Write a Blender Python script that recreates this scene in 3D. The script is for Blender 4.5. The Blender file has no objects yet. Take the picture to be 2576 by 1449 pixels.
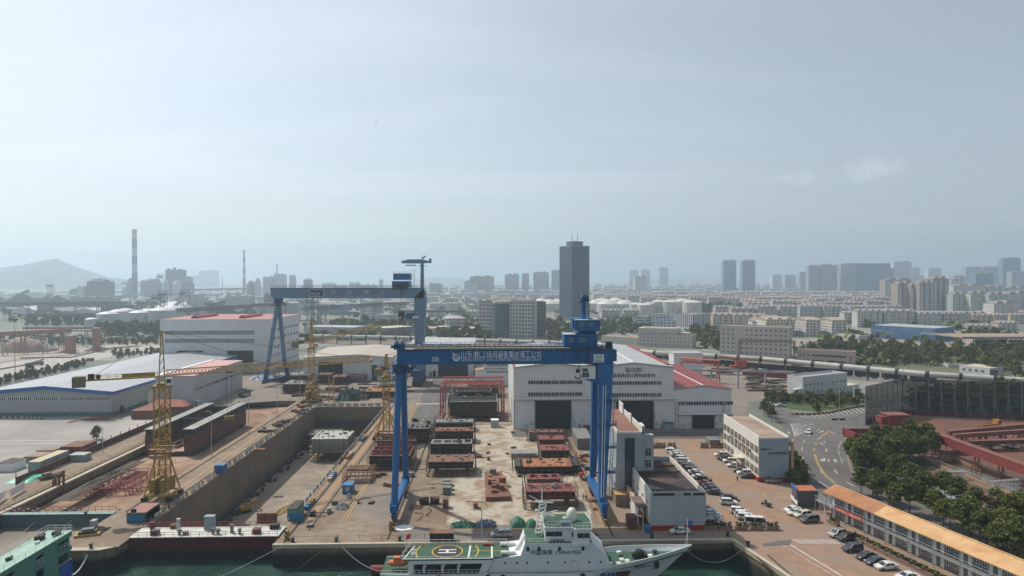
import bpy,bmesh,math,random
from mathutils import Matrix,Vector,Euler
R=math.radians
S=bpy.context.scene
COL=S.collection
rng=random.Random(7)
# ---------------- camera ----------------
CAMZ,FPX,HY=60.0,1650.0,706.0          # height, focal length and horizon measured on a 2576 px wide picture
YAW=math.atan(48/1650.0);PITCH=math.atan(18.5/1650.0)
cam_d=bpy.data.cameras.new('camera');cam=bpy.data.objects.new('camera',cam_d);COL.objects.link(cam)
cam.location=(0,0,CAMZ);cam.rotation_euler=(R(90)-PITCH,0,-YAW)
cam_d.sensor_width=36;cam_d.lens=FPX/2576*36;cam_d.clip_end=60000;cam_d.clip_start=1
S.camera=cam
# ---------------- sky, sun, exposure ----------------
SUN_AZ,SUN_EL=R(-50),R(51.5)               # azimuth from +Y, negative = left
W=bpy.data.worlds.new('World');S.world=W;W.use_nodes=True
nt=W.node_tree;nt.nodes.clear()
wo=nt.nodes.new('ShaderNodeOutputWorld');bg=nt.nodes.new('ShaderNodeBackground')
sky=nt.nodes.new('ShaderNodeTexSky');sky.sky_type='NISHITA';sky.sun_disc=False
sky.sun_elevation=SUN_EL;sky.sun_rotation=SUN_AZ;sky.altitude=50
sky.air_density=1.1;sky.dust_density=1.6;sky.ozone_density=1.2
# thin high cloud: stretched noise over the sky directions
tc=nt.nodes.new('ShaderNodeTexCoord');sep=nt.nodes.new('ShaderNodeSeparateXYZ');nt.links.new(tc.outputs['Generated'],sep.inputs[0])
def wmath(op,a,b=None,c=None,clamp=False):
    n=nt.nodes.new('ShaderNodeMath');n.operation=op;n.use_clamp=clamp
    for i,s in enumerate((a,b,c)):
        if s is None:continue
        if isinstance(s,(int,float)):n.inputs[i].default_value=s
        else:nt.links.new(s,n.inputs[i])
    return n.outputs[0]
zc=wmath('MAXIMUM',sep.outputs[2],0.03)
cu=wmath('DIVIDE',sep.outputs[0],wmath('ADD',zc,0.12));cv=wmath('DIVIDE',sep.outputs[1],wmath('ADD',zc,0.12))
def wnoise(sx,sy,rot,scale,det,dist):
    cb=nt.nodes.new('ShaderNodeCombineXYZ');nt.links.new(cu,cb.inputs[0]);nt.links.new(cv,cb.inputs[1])
    mp=nt.nodes.new('ShaderNodeMapping');mp.inputs['Rotation'].default_value=(0,0,rot);mp.inputs['Scale'].default_value=(sx,sy,1)
    nt.links.new(cb.outputs[0],mp.inputs[0])
    n=nt.nodes.new('ShaderNodeTexNoise');n.inputs['Scale'].default_value=scale;n.inputs['Detail'].default_value=det;n.inputs['Distortion'].default_value=dist
    n.inputs['Roughness'].default_value=.55
    nt.links.new(mp.outputs[0],n.inputs['Vector']);return n.outputs[0]
n1=wnoise(.3,1.0,R(52),1.5,8,.7);n2=wnoise(.5,.7,R(-20),.35,3,.2)
cl=wmath('MULTIPLY',wmath('MULTIPLY',wmath('SUBTRACT',n1,.46),4.2,clamp=True),wmath('MULTIPLY',wmath('SUBTRACT',n2,.36),3.0,clamp=True),clamp=True)
# two small cumulus heads low on the right
def puff(az,el,wa,we,thr):
    v=Vector((math.sin(az)*math.cos(el),math.cos(az)*math.cos(el),math.sin(el)))
    az_n=wmath('ARCTAN2',sep.outputs[0],sep.outputs[1])
    da=wmath('DIVIDE',wmath('SUBTRACT',az_n,az),wa);de=wmath('DIVIDE',wmath('SUBTRACT',wmath('ARCSINE',sep.outputs[2]),el),we)
    r2=wmath('ADD',wmath('MULTIPLY',da,da),wmath('MULTIPLY',de,de))
    nn=nt.nodes.new('ShaderNodeTexNoise');nn.inputs['Scale'].default_value=38;nn.inputs['Detail'].default_value=8;nn.inputs['Roughness'].default_value=.65
    nt.links.new(tc.outputs['Generated'],nn.inputs['Vector'])
    k=wmath('SUBTRACT',wmath('MULTIPLY',nn.outputs[0],3.4),wmath('ADD',r2,thr+.55))
    return wmath('MULTIPLY',k,1.1,clamp=True)
def sdir(px,py):
    return math.atan((px-1288)/FPX)+YAW,math.atan((HY-py)/math.hypot(FPX,px-1288))
a1=sdir(2185,425);a2=sdir(1985,450)
pf=wmath('ADD',puff(a1[0],a1[1],.045,.018,.35),puff(a2[0],a2[1],.038,.014,.42),clamp=True)
ct=wmath('ADD',wmath('ADD',wmath('MULTIPLY',cl,.34),.1),wmath('MULTIPLY',pf,.28),clamp=True)
mx=nt.nodes.new('ShaderNodeMix');mx.data_type='RGBA'
SKYGAIN=nt.nodes.new('ShaderNodeMix');SKYGAIN.data_type='RGBA';SKYGAIN.inputs[0].default_value=.45
hs=nt.nodes.new('ShaderNodeHueSaturation');hs.inputs['Saturation'].default_value=.62;hs.inputs['Value'].default_value=1.0
nt.links.new(sky.outputs[0],hs.inputs['Color'])
nt.links.new(ct,mx.inputs[0]);nt.links.new(hs.outputs[0],mx.inputs[6]);
sv=Vector((math.sin(SUN_AZ)*math.cos(SUN_EL),math.cos(SUN_AZ)*math.cos(SUN_EL),math.sin(SUN_EL)))
dp_=nt.nodes.new('ShaderNodeVectorMath');dp_.operation='DOT_PRODUCT';nt.links.new(tc.outputs['Generated'],dp_.inputs[0]);dp_.inputs[1].default_value=sv
gw=wmath('MULTIPLY',wmath('POWER',wmath('MAXIMUM',dp_.outputs['Value'],0),4.0),6.5)   # thin cloud glows towards the sun
vm=nt.nodes.new('ShaderNodeMix');vm.data_type='RGBA';vm.blend_type='ADD';vm.inputs[0].default_value=1;vm.inputs[6].default_value=(8.8,9.0,8.9,1)
cg=nt.nodes.new('ShaderNodeCombineXYZ');[nt.links.new(gw,cg.inputs[i_]) for i_ in range(3)];nt.links.new(cg.outputs[0],vm.inputs[7]);nt.links.new(vm.outputs[2],mx.inputs[7])
tn=nt.nodes.new('ShaderNodeMix');tn.data_type='RGBA';tn.blend_type='MULTIPLY';tn.inputs[0].default_value=1;nt.links.new(mx.outputs[2],tn.inputs[6]);tn.inputs[7].default_value=(.99,1.0,1.0,1)
nt.links.new(tn.outputs[2],bg.inputs[0]);bg.inputs[1].default_value=0.106
nt.links.new(bg.outputs[0],wo.inputs[0])
sl=bpy.data.lights.new('sun','SUN');sl.energy=4.1;sl.angle=R(.7);sl.color=(1,.93,.82)
sun=bpy.data.objects.new('sun',sl);COL.objects.link(sun)
sdv=Vector((math.sin(SUN_AZ)*math.cos(SUN_EL),math.cos(SUN_AZ)*math.cos(SUN_EL),math.sin(SUN_EL)))
sun.rotation_euler=sdv.to_track_quat('Z','Y').to_euler();sun.location=(-200,200,400)
S.view_settings.view_transform='Standard';S.view_settings.look='None';S.view_settings.exposure=0.07;S.view_settings.gamma=1
S.cycles.max_bounces=6;S.cycles.volume_bounces=1;S.cycles.transparent_max_bounces=24;S.cycles.caustics_reflective=False;S.cycles.caustics_refractive=False
# ---------------- measuring: picture pixel -> point of the place ----------------
_cr=(Matrix.Rotation(-YAW,3,'Z')@Matrix.Rotation(R(90)-PITCH,3,'X'))
def ray(px,py):return _cr@Vector(((px-1288)/FPX,-(py-724.5)/FPX,-1))
def G(px,py,z=0.0):
    d=ray(px,py);t=(z-CAMZ)/d.z;return (d.x*t,d.y*t)
def GY(px,py,Y):
    d=ray(px,py);t=Y/d.y;return (d.x*t,CAMZ+d.z*t)
def GX(px,py,X):
    d=ray(px,py);t=X/d.x;return (d.y*t,CAMZ+d.z*t)
# ---------------- materials ----------------
MATS={}
class NT:
    def __init__(s,name):
        s.m=bpy.data.materials.new(name);s.m.use_nodes=True;s.t=s.m.node_tree;s.b=s.t.nodes['Principled BSDF']
    def n(s,typ,**kw):
        n=s.t.nodes.new(typ)
        for k,v in kw.items():
            if k in n.inputs:s.set(n.inputs[k],v)
            else:setattr(n,k,v)
        return n
    def set(s,i,v):
        if isinstance(v,bpy.types.NodeSocket):s.t.links.new(v,i)
        else:i.default_value=v
    def math(s,op,a,b=None,clamp=False):
        n=s.t.nodes.new('ShaderNodeMath');n.operation=op;n.use_clamp=clamp;s.set(n.inputs[0],a)
        if b is not None:s.set(n.inputs[1],b)
        return n.outputs[0]
    def mix(s,f,a,b,mode='MIX'):
        n=s.t.nodes.new('ShaderNodeMix');n.data_type='RGBA';n.blend_type=mode
        s.set(n.inputs[0],f);s.set(n.inputs[6],a);s.set(n.inputs[7],b);return n.outputs[2]
    def noise(s,scale,det=4,vec=None,rough=.6,dist=0):
        n=s.n('ShaderNodeTexNoise',Scale=scale,Detail=det,Roughness=rough,Distortion=dist)
        s.set(n.inputs['Vector'],vec if vec is not None else s.pos());return n.outputs[0]
    def pos(s):
        if not hasattr(s,'_p'):s._p=s.n('ShaderNodeNewGeometry').outputs['Position']
        return s._p
    def uv(s):
        if not hasattr(s,'_u'):
            n=s.n('ShaderNodeUVMap');n.uv_map='uv';q=s.n('ShaderNodeSeparateXYZ');s.set(q.inputs[0],n.outputs[0]);s._u=(q.outputs[0],q.outputs[1],n.outputs[0])
        return s._u
    def ramp(s,f,lo,hi):
        n=s.n('ShaderNodeMapRange');s.set(n.inputs[0],f);n.inputs[1].default_value=lo;n.inputs[2].default_value=hi;return n.outputs[0]
def c4(c,k=1.0):return (c[0]*k,c[1]*k,c[2]*k,1)
def sr(r,g,b):
    f=lambda u:(u/255/12.92) if u/255<=.04045 else ((u/255+.055)/1.055)**2.4
    return (f(r),f(g),f(b))
def mat(name,col,rough=.75,metal=0.,var=.22,vs=.35,col2=None,corr=None,joints=None,streak=0.,rust=None,bump=0.,bs=2.,big=None,spec=None):
    if name in MATS:return MATS[name]
    k=NT(name);b=k.b
    c=k.mix(k.ramp(k.noise(vs,5),.32,.68),c4(col),c4(col2) if col2 else c4(col,1-var))
    if big:                                                # (scale, colour, lo, hi): big stains
        c=k.mix(k.ramp(k.noise(big[0],6,dist=.4),big[2],big[3]),c,c4(big[1]))
    if streak:
        u,v,w=k.uv();mp=k.n('ShaderNodeMapping');k.set(mp.inputs[0],w);mp.inputs['Scale'].default_value=(1.3,.08,1)
        c=k.mix(k.math('MULTIPLY',k.ramp(k.noise(1.0,4,mp.outputs[0]),.45,.75),streak),c,c4(col,.45))
    if rust:
        c=k.mix(k.ramp(k.noise(rust[1],7,dist=.6),rust[2],rust[3]),c,c4(rust[0]))
    h=None
    if corr:
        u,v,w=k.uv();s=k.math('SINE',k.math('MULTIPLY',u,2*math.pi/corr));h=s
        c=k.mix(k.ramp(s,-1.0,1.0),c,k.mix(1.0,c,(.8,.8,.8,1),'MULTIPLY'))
    if joints:                                             # (pu, pv, line width, darkness)
        u,v,w=k.uv();lw=joints[2]
        fu=k.math('LESS_THAN',k.math('MODULO',k.math('ADD',u,5000.),joints[0]),lw) if joints[0] else 0.0
        fv=k.math('LESS_THAN',k.math('MODULO',k.math('ADD',v,5000.),joints[1]),lw) if joints[1] else 0.0
        f=k.math('MULTIPLY',k.math('MAXIMUM',fu,fv),joints[3])
        c=k.mix(f,c,c4(joints[4] if len(joints)>4 else (.03,.03,.03)))
    k.set(b.inputs['Base Color'],c);b.inputs['Roughness'].default_value=rough;b.inputs['Metallic'].default_value=metal
    if spec is not None:b.inputs['Specular IOR Level'].default_value=spec
    if h is not None or bump:
        bn=k.n('ShaderNodeBump',Strength=.35 if h is not None else bump,Distance=.05)
        k.set(bn.inputs['Height'],h if h is not None else k.noise(bs,5));k.set(b.inputs['Normal'],bn.outputs[0])
    MATS[name]=k.m;return k.m
def facade(name,wall,glass=(.05,.06,.07),pu=3.2,pv=3.0,wu=.5,wv=.5,u0=0.,v0=0.,band=None,var=.12,gr=.25,wall2=None):
    """wall with rows of window openings, in metres along the wall (u) and up (v)"""
    if name in MATS:return MATS[name]
    k=NT(name);u,v,w=k.uv()
    U=k.math('DIVIDE',k.math('ADD',u,5000.*pu+u0),pu);V=k.math('DIVIDE',k.math('ADD',v,v0+100*pv),pv)
    fu=k.math('FRACT',U);fv=k.math('FRACT',V)
    mu=k.math('LESS_THAN',k.math('ABSOLUTE',k.math('SUBTRACT',fu,.5)),wu/2)
    mv=k.math('LESS_THAN',k.math('ABSOLUTE',k.math('SUBTRACT',fv,.5)),wv/2)
    m=k.math('MULTIPLY',mu,mv)
    cb=k.n('ShaderNodeCombineXYZ');k.set(cb.inputs[0],k.math('FLOOR',U));k.set(cb.inputs[1],k.math('FLOOR',V))
    wn=k.n('ShaderNodeTexWhiteNoise');k.set(wn.inputs[0],cb.outputs[0])
    gc=k.mix(wn.outputs[0],c4(glass,.55),c4(glass,1.7))
    nz=k.ramp(k.noise(.05,4),.35,.65)
    wc=k.mix(nz,c4(wall),c4(wall2) if wall2 else c4(wall,1-var))
    if band:                                               # (fraction of storey height, colour): floor slabs or balcony fronts
        wc=k.mix(k.math('LESS_THAN',fv,band[0]),wc,c4(band[1]))
    g=k.n('ShaderNodeNewGeometry');sp=k.n('ShaderNodeSeparateXYZ');k.set(sp.inputs[0],g.outputs['Normal'])
    side=k.math('LESS_THAN',k.math('ABSOLUTE',sp.outputs[2]),.5);m=k.math('MULTIPLY',m,side)
    k.set(k.b.inputs['Base Color'],k.mix(m,wc,gc))
    k.set(k.b.inputs['Roughness'],k.math('SUBTRACT',.8,k.math('MULTIPLY',m,.8-gr)))
    MATS[name]=k.m;return k.m
# ---------------- mesh building ----------------
class MB:
    def __init__(s):s.v=[];s.f=[];s.m=[]
    def add(s,vs,fs,m=0):
        o=len(s.v);s.v+=[tuple(p) for p in vs];s.f+=[tuple(i+o for i in f) for f in fs];s.m+=[m]*len(fs);return s
    def box(s,x0,x1,y0,y1,z0,z1,m=0):
        if x0>x1:x0,x1=x1,x0
        if y0>y1:y0,y1=y1,y0
        return s.add([(x0,y0,z0),(x1,y0,z0),(x1,y1,z0),(x0,y1,z0),(x0,y0,z1),(x1,y0,z1),(x1,y1,z1),(x0,y1,z1)],
              [(0,3,2,1),(4,5,6,7),(0,1,5,4),(1,2,6,5),(2,3,7,6),(3,0,4,7)],m)
    def beam(s,p,q,w,h=None,m=0,w2=None,h2=None):
        p=Vector(p);q=Vector(q);d=q-p
        if d.length<1e-6:return s
        h=h or w;w2=w2 or w;h2=h2 or h
        up=Vector((0,0,1)) if abs(d.normalized().z)<.98 else Vector((0,1,0))
        a=d.cross(up).normalized();b=a.cross(d).normalized()
        vs=[p-a*w/2-b*h/2,p+a*w/2-b*h/2,p+a*w/2+b*h/2,p-a*w/2+b*h/2,
              q-a*w2/2-b*h2/2,q+a*w2/2-b*h2/2,q+a*w2/2+b*h2/2,q-a*w2/2+b*h2/2]
        return s.add(vs,[(0,1,2,3),(7,6,5,4),(0,4,5,1),(1,5,6,2),(2,6,7,3),(3,7,4,0)],m)
    def tube(s,p,q,r0,r1=None,n=8,m=0,cap=True):
        p=Vector(p);q=Vector(q);r1=r0 if r1 is None else r1;d=(q-p)
        if d.length<1e-6:return s
        d.normalize();up=Vector((0,0,1)) if abs(d.z)<.95 else Vector((0,1,0))
        a=d.cross(up).normalized();b=d.cross(a).normalized();vs=[]
        for c,r in ((p,r0),(q,r1)):
            for i in range(n):
                t=2*math.pi*i/n;vs.append(c+a*math.cos(t)*r+b*math.sin(t)*r)
        fs=[(i,(i+1) % n,n+(i+1) % n,n+i) for i in range(n)]
        if cap:fs+=[tuple(range(n-1,-1,-1)),tuple(range(n,2*n))]
        return s.add(vs,fs,m)
    def path(s,pts,r,n=5,m=0):
        for a,b in zip(pts,pts[1:]):s.tube(a,b,r,r,n,m,False)
        return s
    def lathe(s,prof,c=(0,0,0),n=16,m=0):
        vs=[];fs=[]
        for r,z in prof:
            for i in range(n):
                t=2*math.pi*i/n;vs.append((c[0]+r*math.cos(t),c[1]+r*math.sin(t),c[2]+z))
        for k in range(len(prof)-1):
            for i in range(n):
                j=(i+1) % n;fs.append((k*n+i,k*n+j,(k+1)*n+j,(k+1)*n+i))
        fs.append(tuple(range(n-1,-1,-1)));fs.append(tuple((len(prof)-1)*n+i for i in range(n)))
        return s.add(vs,fs,m)
    def prism(s,pts,z0,z1,m=0):
        n=len(pts)
        zz0=z0 if isinstance(z0,(list,tuple)) else [z0]*n;zz1=z1 if isinstance(z1,(list,tuple)) else [z1]*n
        ar=sum(pts[i][0]*pts[(i+1) % n][1]-pts[(i+1) % n][0]*pts[i][1] for i in range(n))
        if ar<0:pts=pts[::-1];zz0=zz0[::-1];zz1=zz1[::-1]
        vs=[(x,y,z) for (x,y),z in zip(pts,zz0)]+[(x,y,z) for (x,y),z in zip(pts,zz1)]
        fs=[tuple(range(n-1,-1,-1)),tuple(range(n,2*n))]+[(i,(i+1) % n,n+(i+1) % n,n+i) for i in range(n)]
        return s.add(vs,fs,m)
    def xprism(s,prof,x0,x1,m=0,shift=None):
        """profile in (y, z) swept along x"""
        n=len(prof);vs=[(x0,y,z) for y,z in prof]+[(x1,y,z) for y,z in prof]
        return s.add(vs,[tuple(range(n)),tuple(range(2*n-1,n-1,-1))]+[(i,n+i,n+(i+1) % n,(i+1) % n) for i in range(n)],m)
    def yprism(s,prof,y0,y1,m=0):
        """profile in (x, z) swept along y"""
        n=len(prof);vs=[(x,y0,z) for x,z in prof]+[(x,y1,z) for x,z in prof]
        return s.add(vs,[tuple(range(n-1,-1,-1)),tuple(range(n,2*n))]+[(i,(i+1) % n,n+(i+1) % n,n+i) for i in range(n)],m)
    def poly(s,pts,m=0):return s.add(pts,[tuple(range(len(pts)))],m)
    def sphere(s,c,r,n=10,k=6,m=0,sz=1.):
        return s.lathe([(r*math.sin(math.pi*i/k)+1e-4,-r*sz*math.cos(math.pi*i/k)) for i in range(k+1)],c,n,m)
    def truss(s,p,q,w,h,n,r,m=0,tri=False,rd=None,side=3):
        """lattice girder from p to q, box (or triangular) section, chords r"""
        p=Vector(p);q=Vector(q);d=(q-p).normalized();up=Vector((0,0,1)) if abs(d.z)<.9 else Vector((0,1,0))
        a=d.cross(up).normalized();b=a.cross(d).normalized();rd=rd or r*.6
        offs=[a*-w/2,a*w/2,b*h] if tri else [a*-w/2,a*w/2,a*w/2+b*h,a*-w/2+b*h]
        for o in offs:s.tube(p+o,q+o,r,r,4,m)
        K=len(offs)
        for i in range(n):
            A=p.lerp(q,i/n);B=p.lerp(q,(i+1)/n);Mm=p.lerp(q,(i+.5)/n)
            for j in range(K):
                o1=offs[j];o2=offs[(j+1) % K]
                if tri and j==0:
                    s.tube(A+o1,A+o2,rd,rd,side,m,False);continue
                s.tube(A+o1,Mm+o2,rd,rd,side,m,False);s.tube(Mm+o2,B+o1,rd,rd,side,m,False)
        return s
    def rail(s,p,q,h=1.1,n=None,r=.03,m=0,mid=True):
        p=Vector(p);q=Vector(q);n=n or max(1,int((q-p).length/2));up=Vector((0,0,h))
        for i in range(n+1):
            A=p.lerp(q,i/n);s.tube(A,A+up,r,r,4,m,False)
        s.tube(p+up,q+up,r,r,4,m,False)
        if mid:s.tube(p+up*.5,q+up*.5,r*.8,r*.8,4,m,False)
        return s
    def mesh(s,name,mats,smooth=False):
        me=bpy.data.meshes.new(name);me.from_pydata(s.v,[],s.f);
        for mm in (mats if isinstance(mats,(list,tuple)) else [mats]):me.materials.append(mm)
        me.polygons.foreach_set('material_index',s.m);me.update()
        uvl=me.uv_layers.new(name='uv');dat=[0.0]*(2*len(me.loops));vs=me.vertices
        for p in me.polygons:
            nx,ny,nz=p.normal
            if abs(nz)>.75:t=None
            else:
                l=math.hypot(nx,ny) or 1;t=(-ny/l,nx/l)
            for li in p.loop_indices:
                c=vs[me.loops[li].vertex_index].co
                if t is None:dat[2*li]=c.x;dat[2*li+1]=c.y
                else:dat[2*li]=c.x*t[0]+c.y*t[1];dat[2*li+1]=c.z
        uvl.data.foreach_set('uv',dat)
        if smooth:me.polygons.foreach_set('use_smooth',[True]*len(me.polygons))
        return me
    def build(s,name,mats,parent=None,loc=(0,0,0),rz=0,smooth=False):
        return link(name,s.mesh(name,mats,smooth),parent,loc,rz)
def link(name,me,parent=None,loc=(0,0,0),rz=0):
    o=bpy.data.objects.new(name,me);COL.objects.link(o);o.location=loc;o.rotation_euler=(0,0,rz)
    if parent:o.parent=parent
    return o
def tag(o,label,cat,group=None):
    o['label']=label;o['category']=cat
    if group:o['group']=group
    return o
def thing(name,label,cat,loc=(0,0,0),rz=0,group=None):
    o=bpy.data.objects.new(name,None);COL.objects.link(o);o.location=loc;o.rotation_euler=(0,0,rz)
    o.empty_display_size=.5
    return tag(o,label,cat,group)
def struct(name,mb,mats,kind='structure',smooth=False):
    o=mb.build(name,mats,smooth=smooth);o['kind']=kind;return o
def kids(o):return [c for c in COPY_KIDS.get(o.name,[])]
COPY_KIDS={}
def freeze(root):
    """remember the tree under a finished thing so copies are quick"""
    root_tree=[]
    ch={}
    for o in COL.objects:
        if o.parent:ch.setdefault(o.parent.name,[]).append(o)
    def rec(o):
        COPY_KIDS[o.name]=ch.get(o.name,[])
        for c in COPY_KIDS[o.name]:rec(c)
    rec(root);return root
def copy_tree(o,parent=None):
    c=o.copy();COL.objects.link(c)
    if parent:c.parent=parent
    for k in COPY_KIDS.get(o.name,[]):copy_tree(k,c)
    return c
USED=set()
def place(proto,loc,rz=0,label=None,group=None,cat=None,scale=None,nm=None):
    """the first use moves the prototype itself, later uses copy it with its parts"""
    if proto.name in USED or nm:o=copy_tree(proto)
    else:USED.add(proto.name);o=proto
    if nm:o.name=nm
    o.location=loc;o.rotation_euler=(0,0,rz)
    if scale is not None:o.scale=scale if isinstance(scale,(tuple,list)) else (scale,)*3
    if label:o['label']=label
    if cat:o['category']=cat
    if group:o['group']=group
    return o
_font_cache={}
def text(name,s,size,mat_,parent,loc,rot,wide=None,th=.03,bold=0.0,kind=None,align='LEFT'):
    """lettering as real geometry; wide = total width in metres; origin at the left end of the base line"""
    cu=bpy.data.curves.new('t','FONT');cu.body=s;cu.size=size;cu.extrude=th;cu.offset=bold
    t=bpy.data.objects.new('t',cu);COL.objects.link(t)
    dg=bpy.context.evaluated_depsgraph_get();dg.update()
    me=bpy.data.meshes.new_from_object(t.evaluated_get(dg));bpy.data.objects.remove(t);bpy.data.curves.remove(cu)
    xs=[v.co.x for v in me.vertices];me.name=name
    if xs:
        x0,x1=min(xs),max(xs);k=wide/(x1-x0) if wide else 1
        for v in me.vertices:v.co.x=(v.co.x-x0)*k
        if align=='CENTER':
            for v in me.vertices:v.co.x -= (x1-x0)*k/2
    me.materials.clear();me.materials.append(mat_)
    o=link(name,me,parent,loc);o.rotation_euler=rot;return o
HAZE_D=2.25e-4
# ---------------- the ground, docks, water ----------------
XS=[-40000,-3000,-400,-126,-99,-84.5,-50,-40,55.4,70,400,3000,40000]
GX0,GX1=-126.0,-97.5       # shallow slip on the left
DX0,DX1=-84.5,-50.0        # graving dock
QF=149.7                     # quay front
concrete=mat('quay_concrete',(.285,.22,.155),.85,var=.4,vs=.6,big=(.08,(.17,.12,.08),.44,.6),joints=(6.0,7.5,.1,.45,(.16,.12,.09)),bump=.1)
ground_m=mat('ground_earth',(.17,.17,.15),.9,vs=.02,col2=(.1,.12,.08),big=(.006,(.25,.24,.22),.5,.6))
def gridsheet(mb,xs,ys,skip,z):
    for i in range(len(xs)-1):
        for j in range(len(ys)-1):
            cx,cy=(xs[i]+xs[i+1])/2,(ys[j]+ys[j+1])/2
            if skip(cx,cy):continue
            mb.poly([(xs[i],ys[j],z),(xs[i+1],ys[j],z),(xs[i+1],ys[j+1],z),(xs[i],ys[j+1],z)])
xs=[-30000,-5000,-1200,-400,GX0,GX1,DX0,DX1,55.4,400,1500,6000,30000]
ys=[-600,60,QF,160,172,313,330,600,1200,3000,9000,30000]
def skip(x,y):
    if y<QF and x<400:return True
    if GX0<x<GX1 and y<330:return True
    if DX0<x<DX1 and y<313:return True
    return False
g=MB();gridsheet(g,xs,ys,skip,0.0)
g.poly([(55.4,QF,0),(231,-600,0),(400,-600,0),(400,QF,0)])
struct('ground',g,ground_m)
# concrete apron sheet over the yard
ap=MB();ax=[-139,GX0,GX1,DX0,DX1,55.4];ay=[QF,160,172,313,330,352]
gridsheet(ap,ax,ay,skip,0.02)
struct('quay_apron',ap,concrete)
def tidal(name,top,low,zc,zw=.6):
    if name in MATS:return MATS[name]
    k=NT(name);sp=k.n('ShaderNodeSeparateXYZ');k.set(sp.inputs[0],k.pos())
    z=k.math('ADD',sp.outputs[2],k.math('MULTIPLY',k.noise(.5,5),1.4))
    c=k.mix(k.ramp(k.noise(.25,6),.35,.65),c4(top),c4(top,.62))
    mp=k.n('ShaderNodeMapping');k.set(mp.inputs[0],k.pos());mp.inputs['Scale'].default_value=(.9,.9,.06)
    c=k.mix(k.math('MULTIPLY',k.ramp(k.noise(1.,5,mp.outputs[0]),.45,.7),.6),c,c4(top,.35))
    f=k.ramp(z,zc+.7+zw,zc+.7-zw)
    k.set(k.b.inputs['Base Color'],k.mix(f,c,c4(low)));k.b.inputs['Roughness'].default_value=.85
    bn=k.n('ShaderNodeBump',Strength=.3,Distance=.2);k.set(bn.inputs['Height'],k.noise(1.2,5));k.set(k.b.inputs['Normal'],bn.outputs[0])
    MATS[name]=k.m;return k.m
quay_m=tidal('quay_wall',(.22,.17,.12),(.022,.024,.02),-2.0)
dock_m=mat('dock_wall',(.21,.165,.12),.85,var=.3,vs=.1,streak=.55,big=(.08,(.12,.1,.085),.5,.72),joints=(15,0,.15,.6),bump=.15)
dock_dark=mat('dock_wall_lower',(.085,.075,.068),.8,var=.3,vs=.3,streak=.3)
floor_m=mat('dock_floor',(.32,.265,.2),.85,var=.35,vs=.3,big=(.07,(.19,.155,.12),.45,.62),joints=(12,9,.14,.6,(.1,.08,.06)),bump=.1)
slip_m=mat('slip_floor',(.25,.14,.085),.9,var=.4,vs=.3,big=(.07,(.34,.24,.16),.42,.62),bump=.2)
ramp_m=mat('slip_ramp',(.24,.2,.15),.8,var=.45,vs=.05,big=(.06,(.1,.095,.08),.45,.65),bump=.25)
cream=mat('concrete_cap',(.46,.4,.3),.8,var=.2,vs=.3)
# graving dock basin
b=MB()
b.add([(DX0,154,0),(DX0,313,0),(DX0,313,-14),(DX0,154,-14)],[(0,1,2,3)])
b.add([(DX1,154,0),(DX1,313,0),(DX1,313,-14),(DX1,154,-14)],[(3,2,1,0)])
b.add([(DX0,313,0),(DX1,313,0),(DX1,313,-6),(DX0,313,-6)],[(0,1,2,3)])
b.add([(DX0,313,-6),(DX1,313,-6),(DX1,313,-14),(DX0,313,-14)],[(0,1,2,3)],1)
b.poly([(DX0,154,-14),(DX1,154,-14),(DX1,313,-14),(DX0,313,-14)],2)
b.box(DX0+.02,DX0+1.2,160,312.9,-14,-12.6,1)
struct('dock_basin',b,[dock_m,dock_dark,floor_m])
# shallow slip: floor, walls, ramp
b=MB();zs=-3.0
b.poly([(GX0,171.5,zs),(GX1,171.5,zs),(GX1,330,zs),(GX0,330,zs)],1)
for x in (GX0,GX1):b.add([(x,140,0),(x,330,0),(x,330,-7),(x,140,-7)],[(0,1,2,3)])
b.add([(GX0,330,0),(GX1,330,0),(GX1,330,zs),(GX0,330,zs)],[(0,1,2,3)])
b.box(GX0-.9,GX0+.25,168,329,.04,.45,2)
struct('slipway_floor',b,[quay_m,slip_m,cream])
b=MB();b.poly([(-175,136,-5.35),(GX1,136,-5.35),(GX1,171.4,-3.3),(-175,171.4,-3.3)])
struct('slipway_ramp',b,ramp_m)
# quay faces
b=MB()
def face(p,q,z1=0,z0=-9):b.add([(p[0],p[1],z1),(q[0],q[1],z1),(q[0],q[1],z0),(p[0],p[1],z0)],[(0,1,2,3)])
face((DX1,QF),(55.4,QF));face((DX1,QF),(DX1,154));face((55.4,QF),(231,-600))
face((-97.5,147.9),(-87.5,147.9));face((-87.5,147.9),(-85.2,149.7));face((-85.2,149.7),(DX0,154));face((-97.5,147.9),(-97.5,172));face((-400,QF),(GX0,QF))
face((GX0,QF),(GX0,172))
b.poly([(-97.5,147.9,0.015),(-87.5,147.9,0.015),(-85.2,149.7,0.015),(-97.5,149.7,.015)],1)
b.box(DX1,55.4,QF-.25,QF+.55,-.75,.16,1)            # cope beam
b.beam((55.55,QF,-.3),(61.5,124.5,-.3),.9,.95,1)
struct('quay_walls',b,[quay_m,cream])
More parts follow.
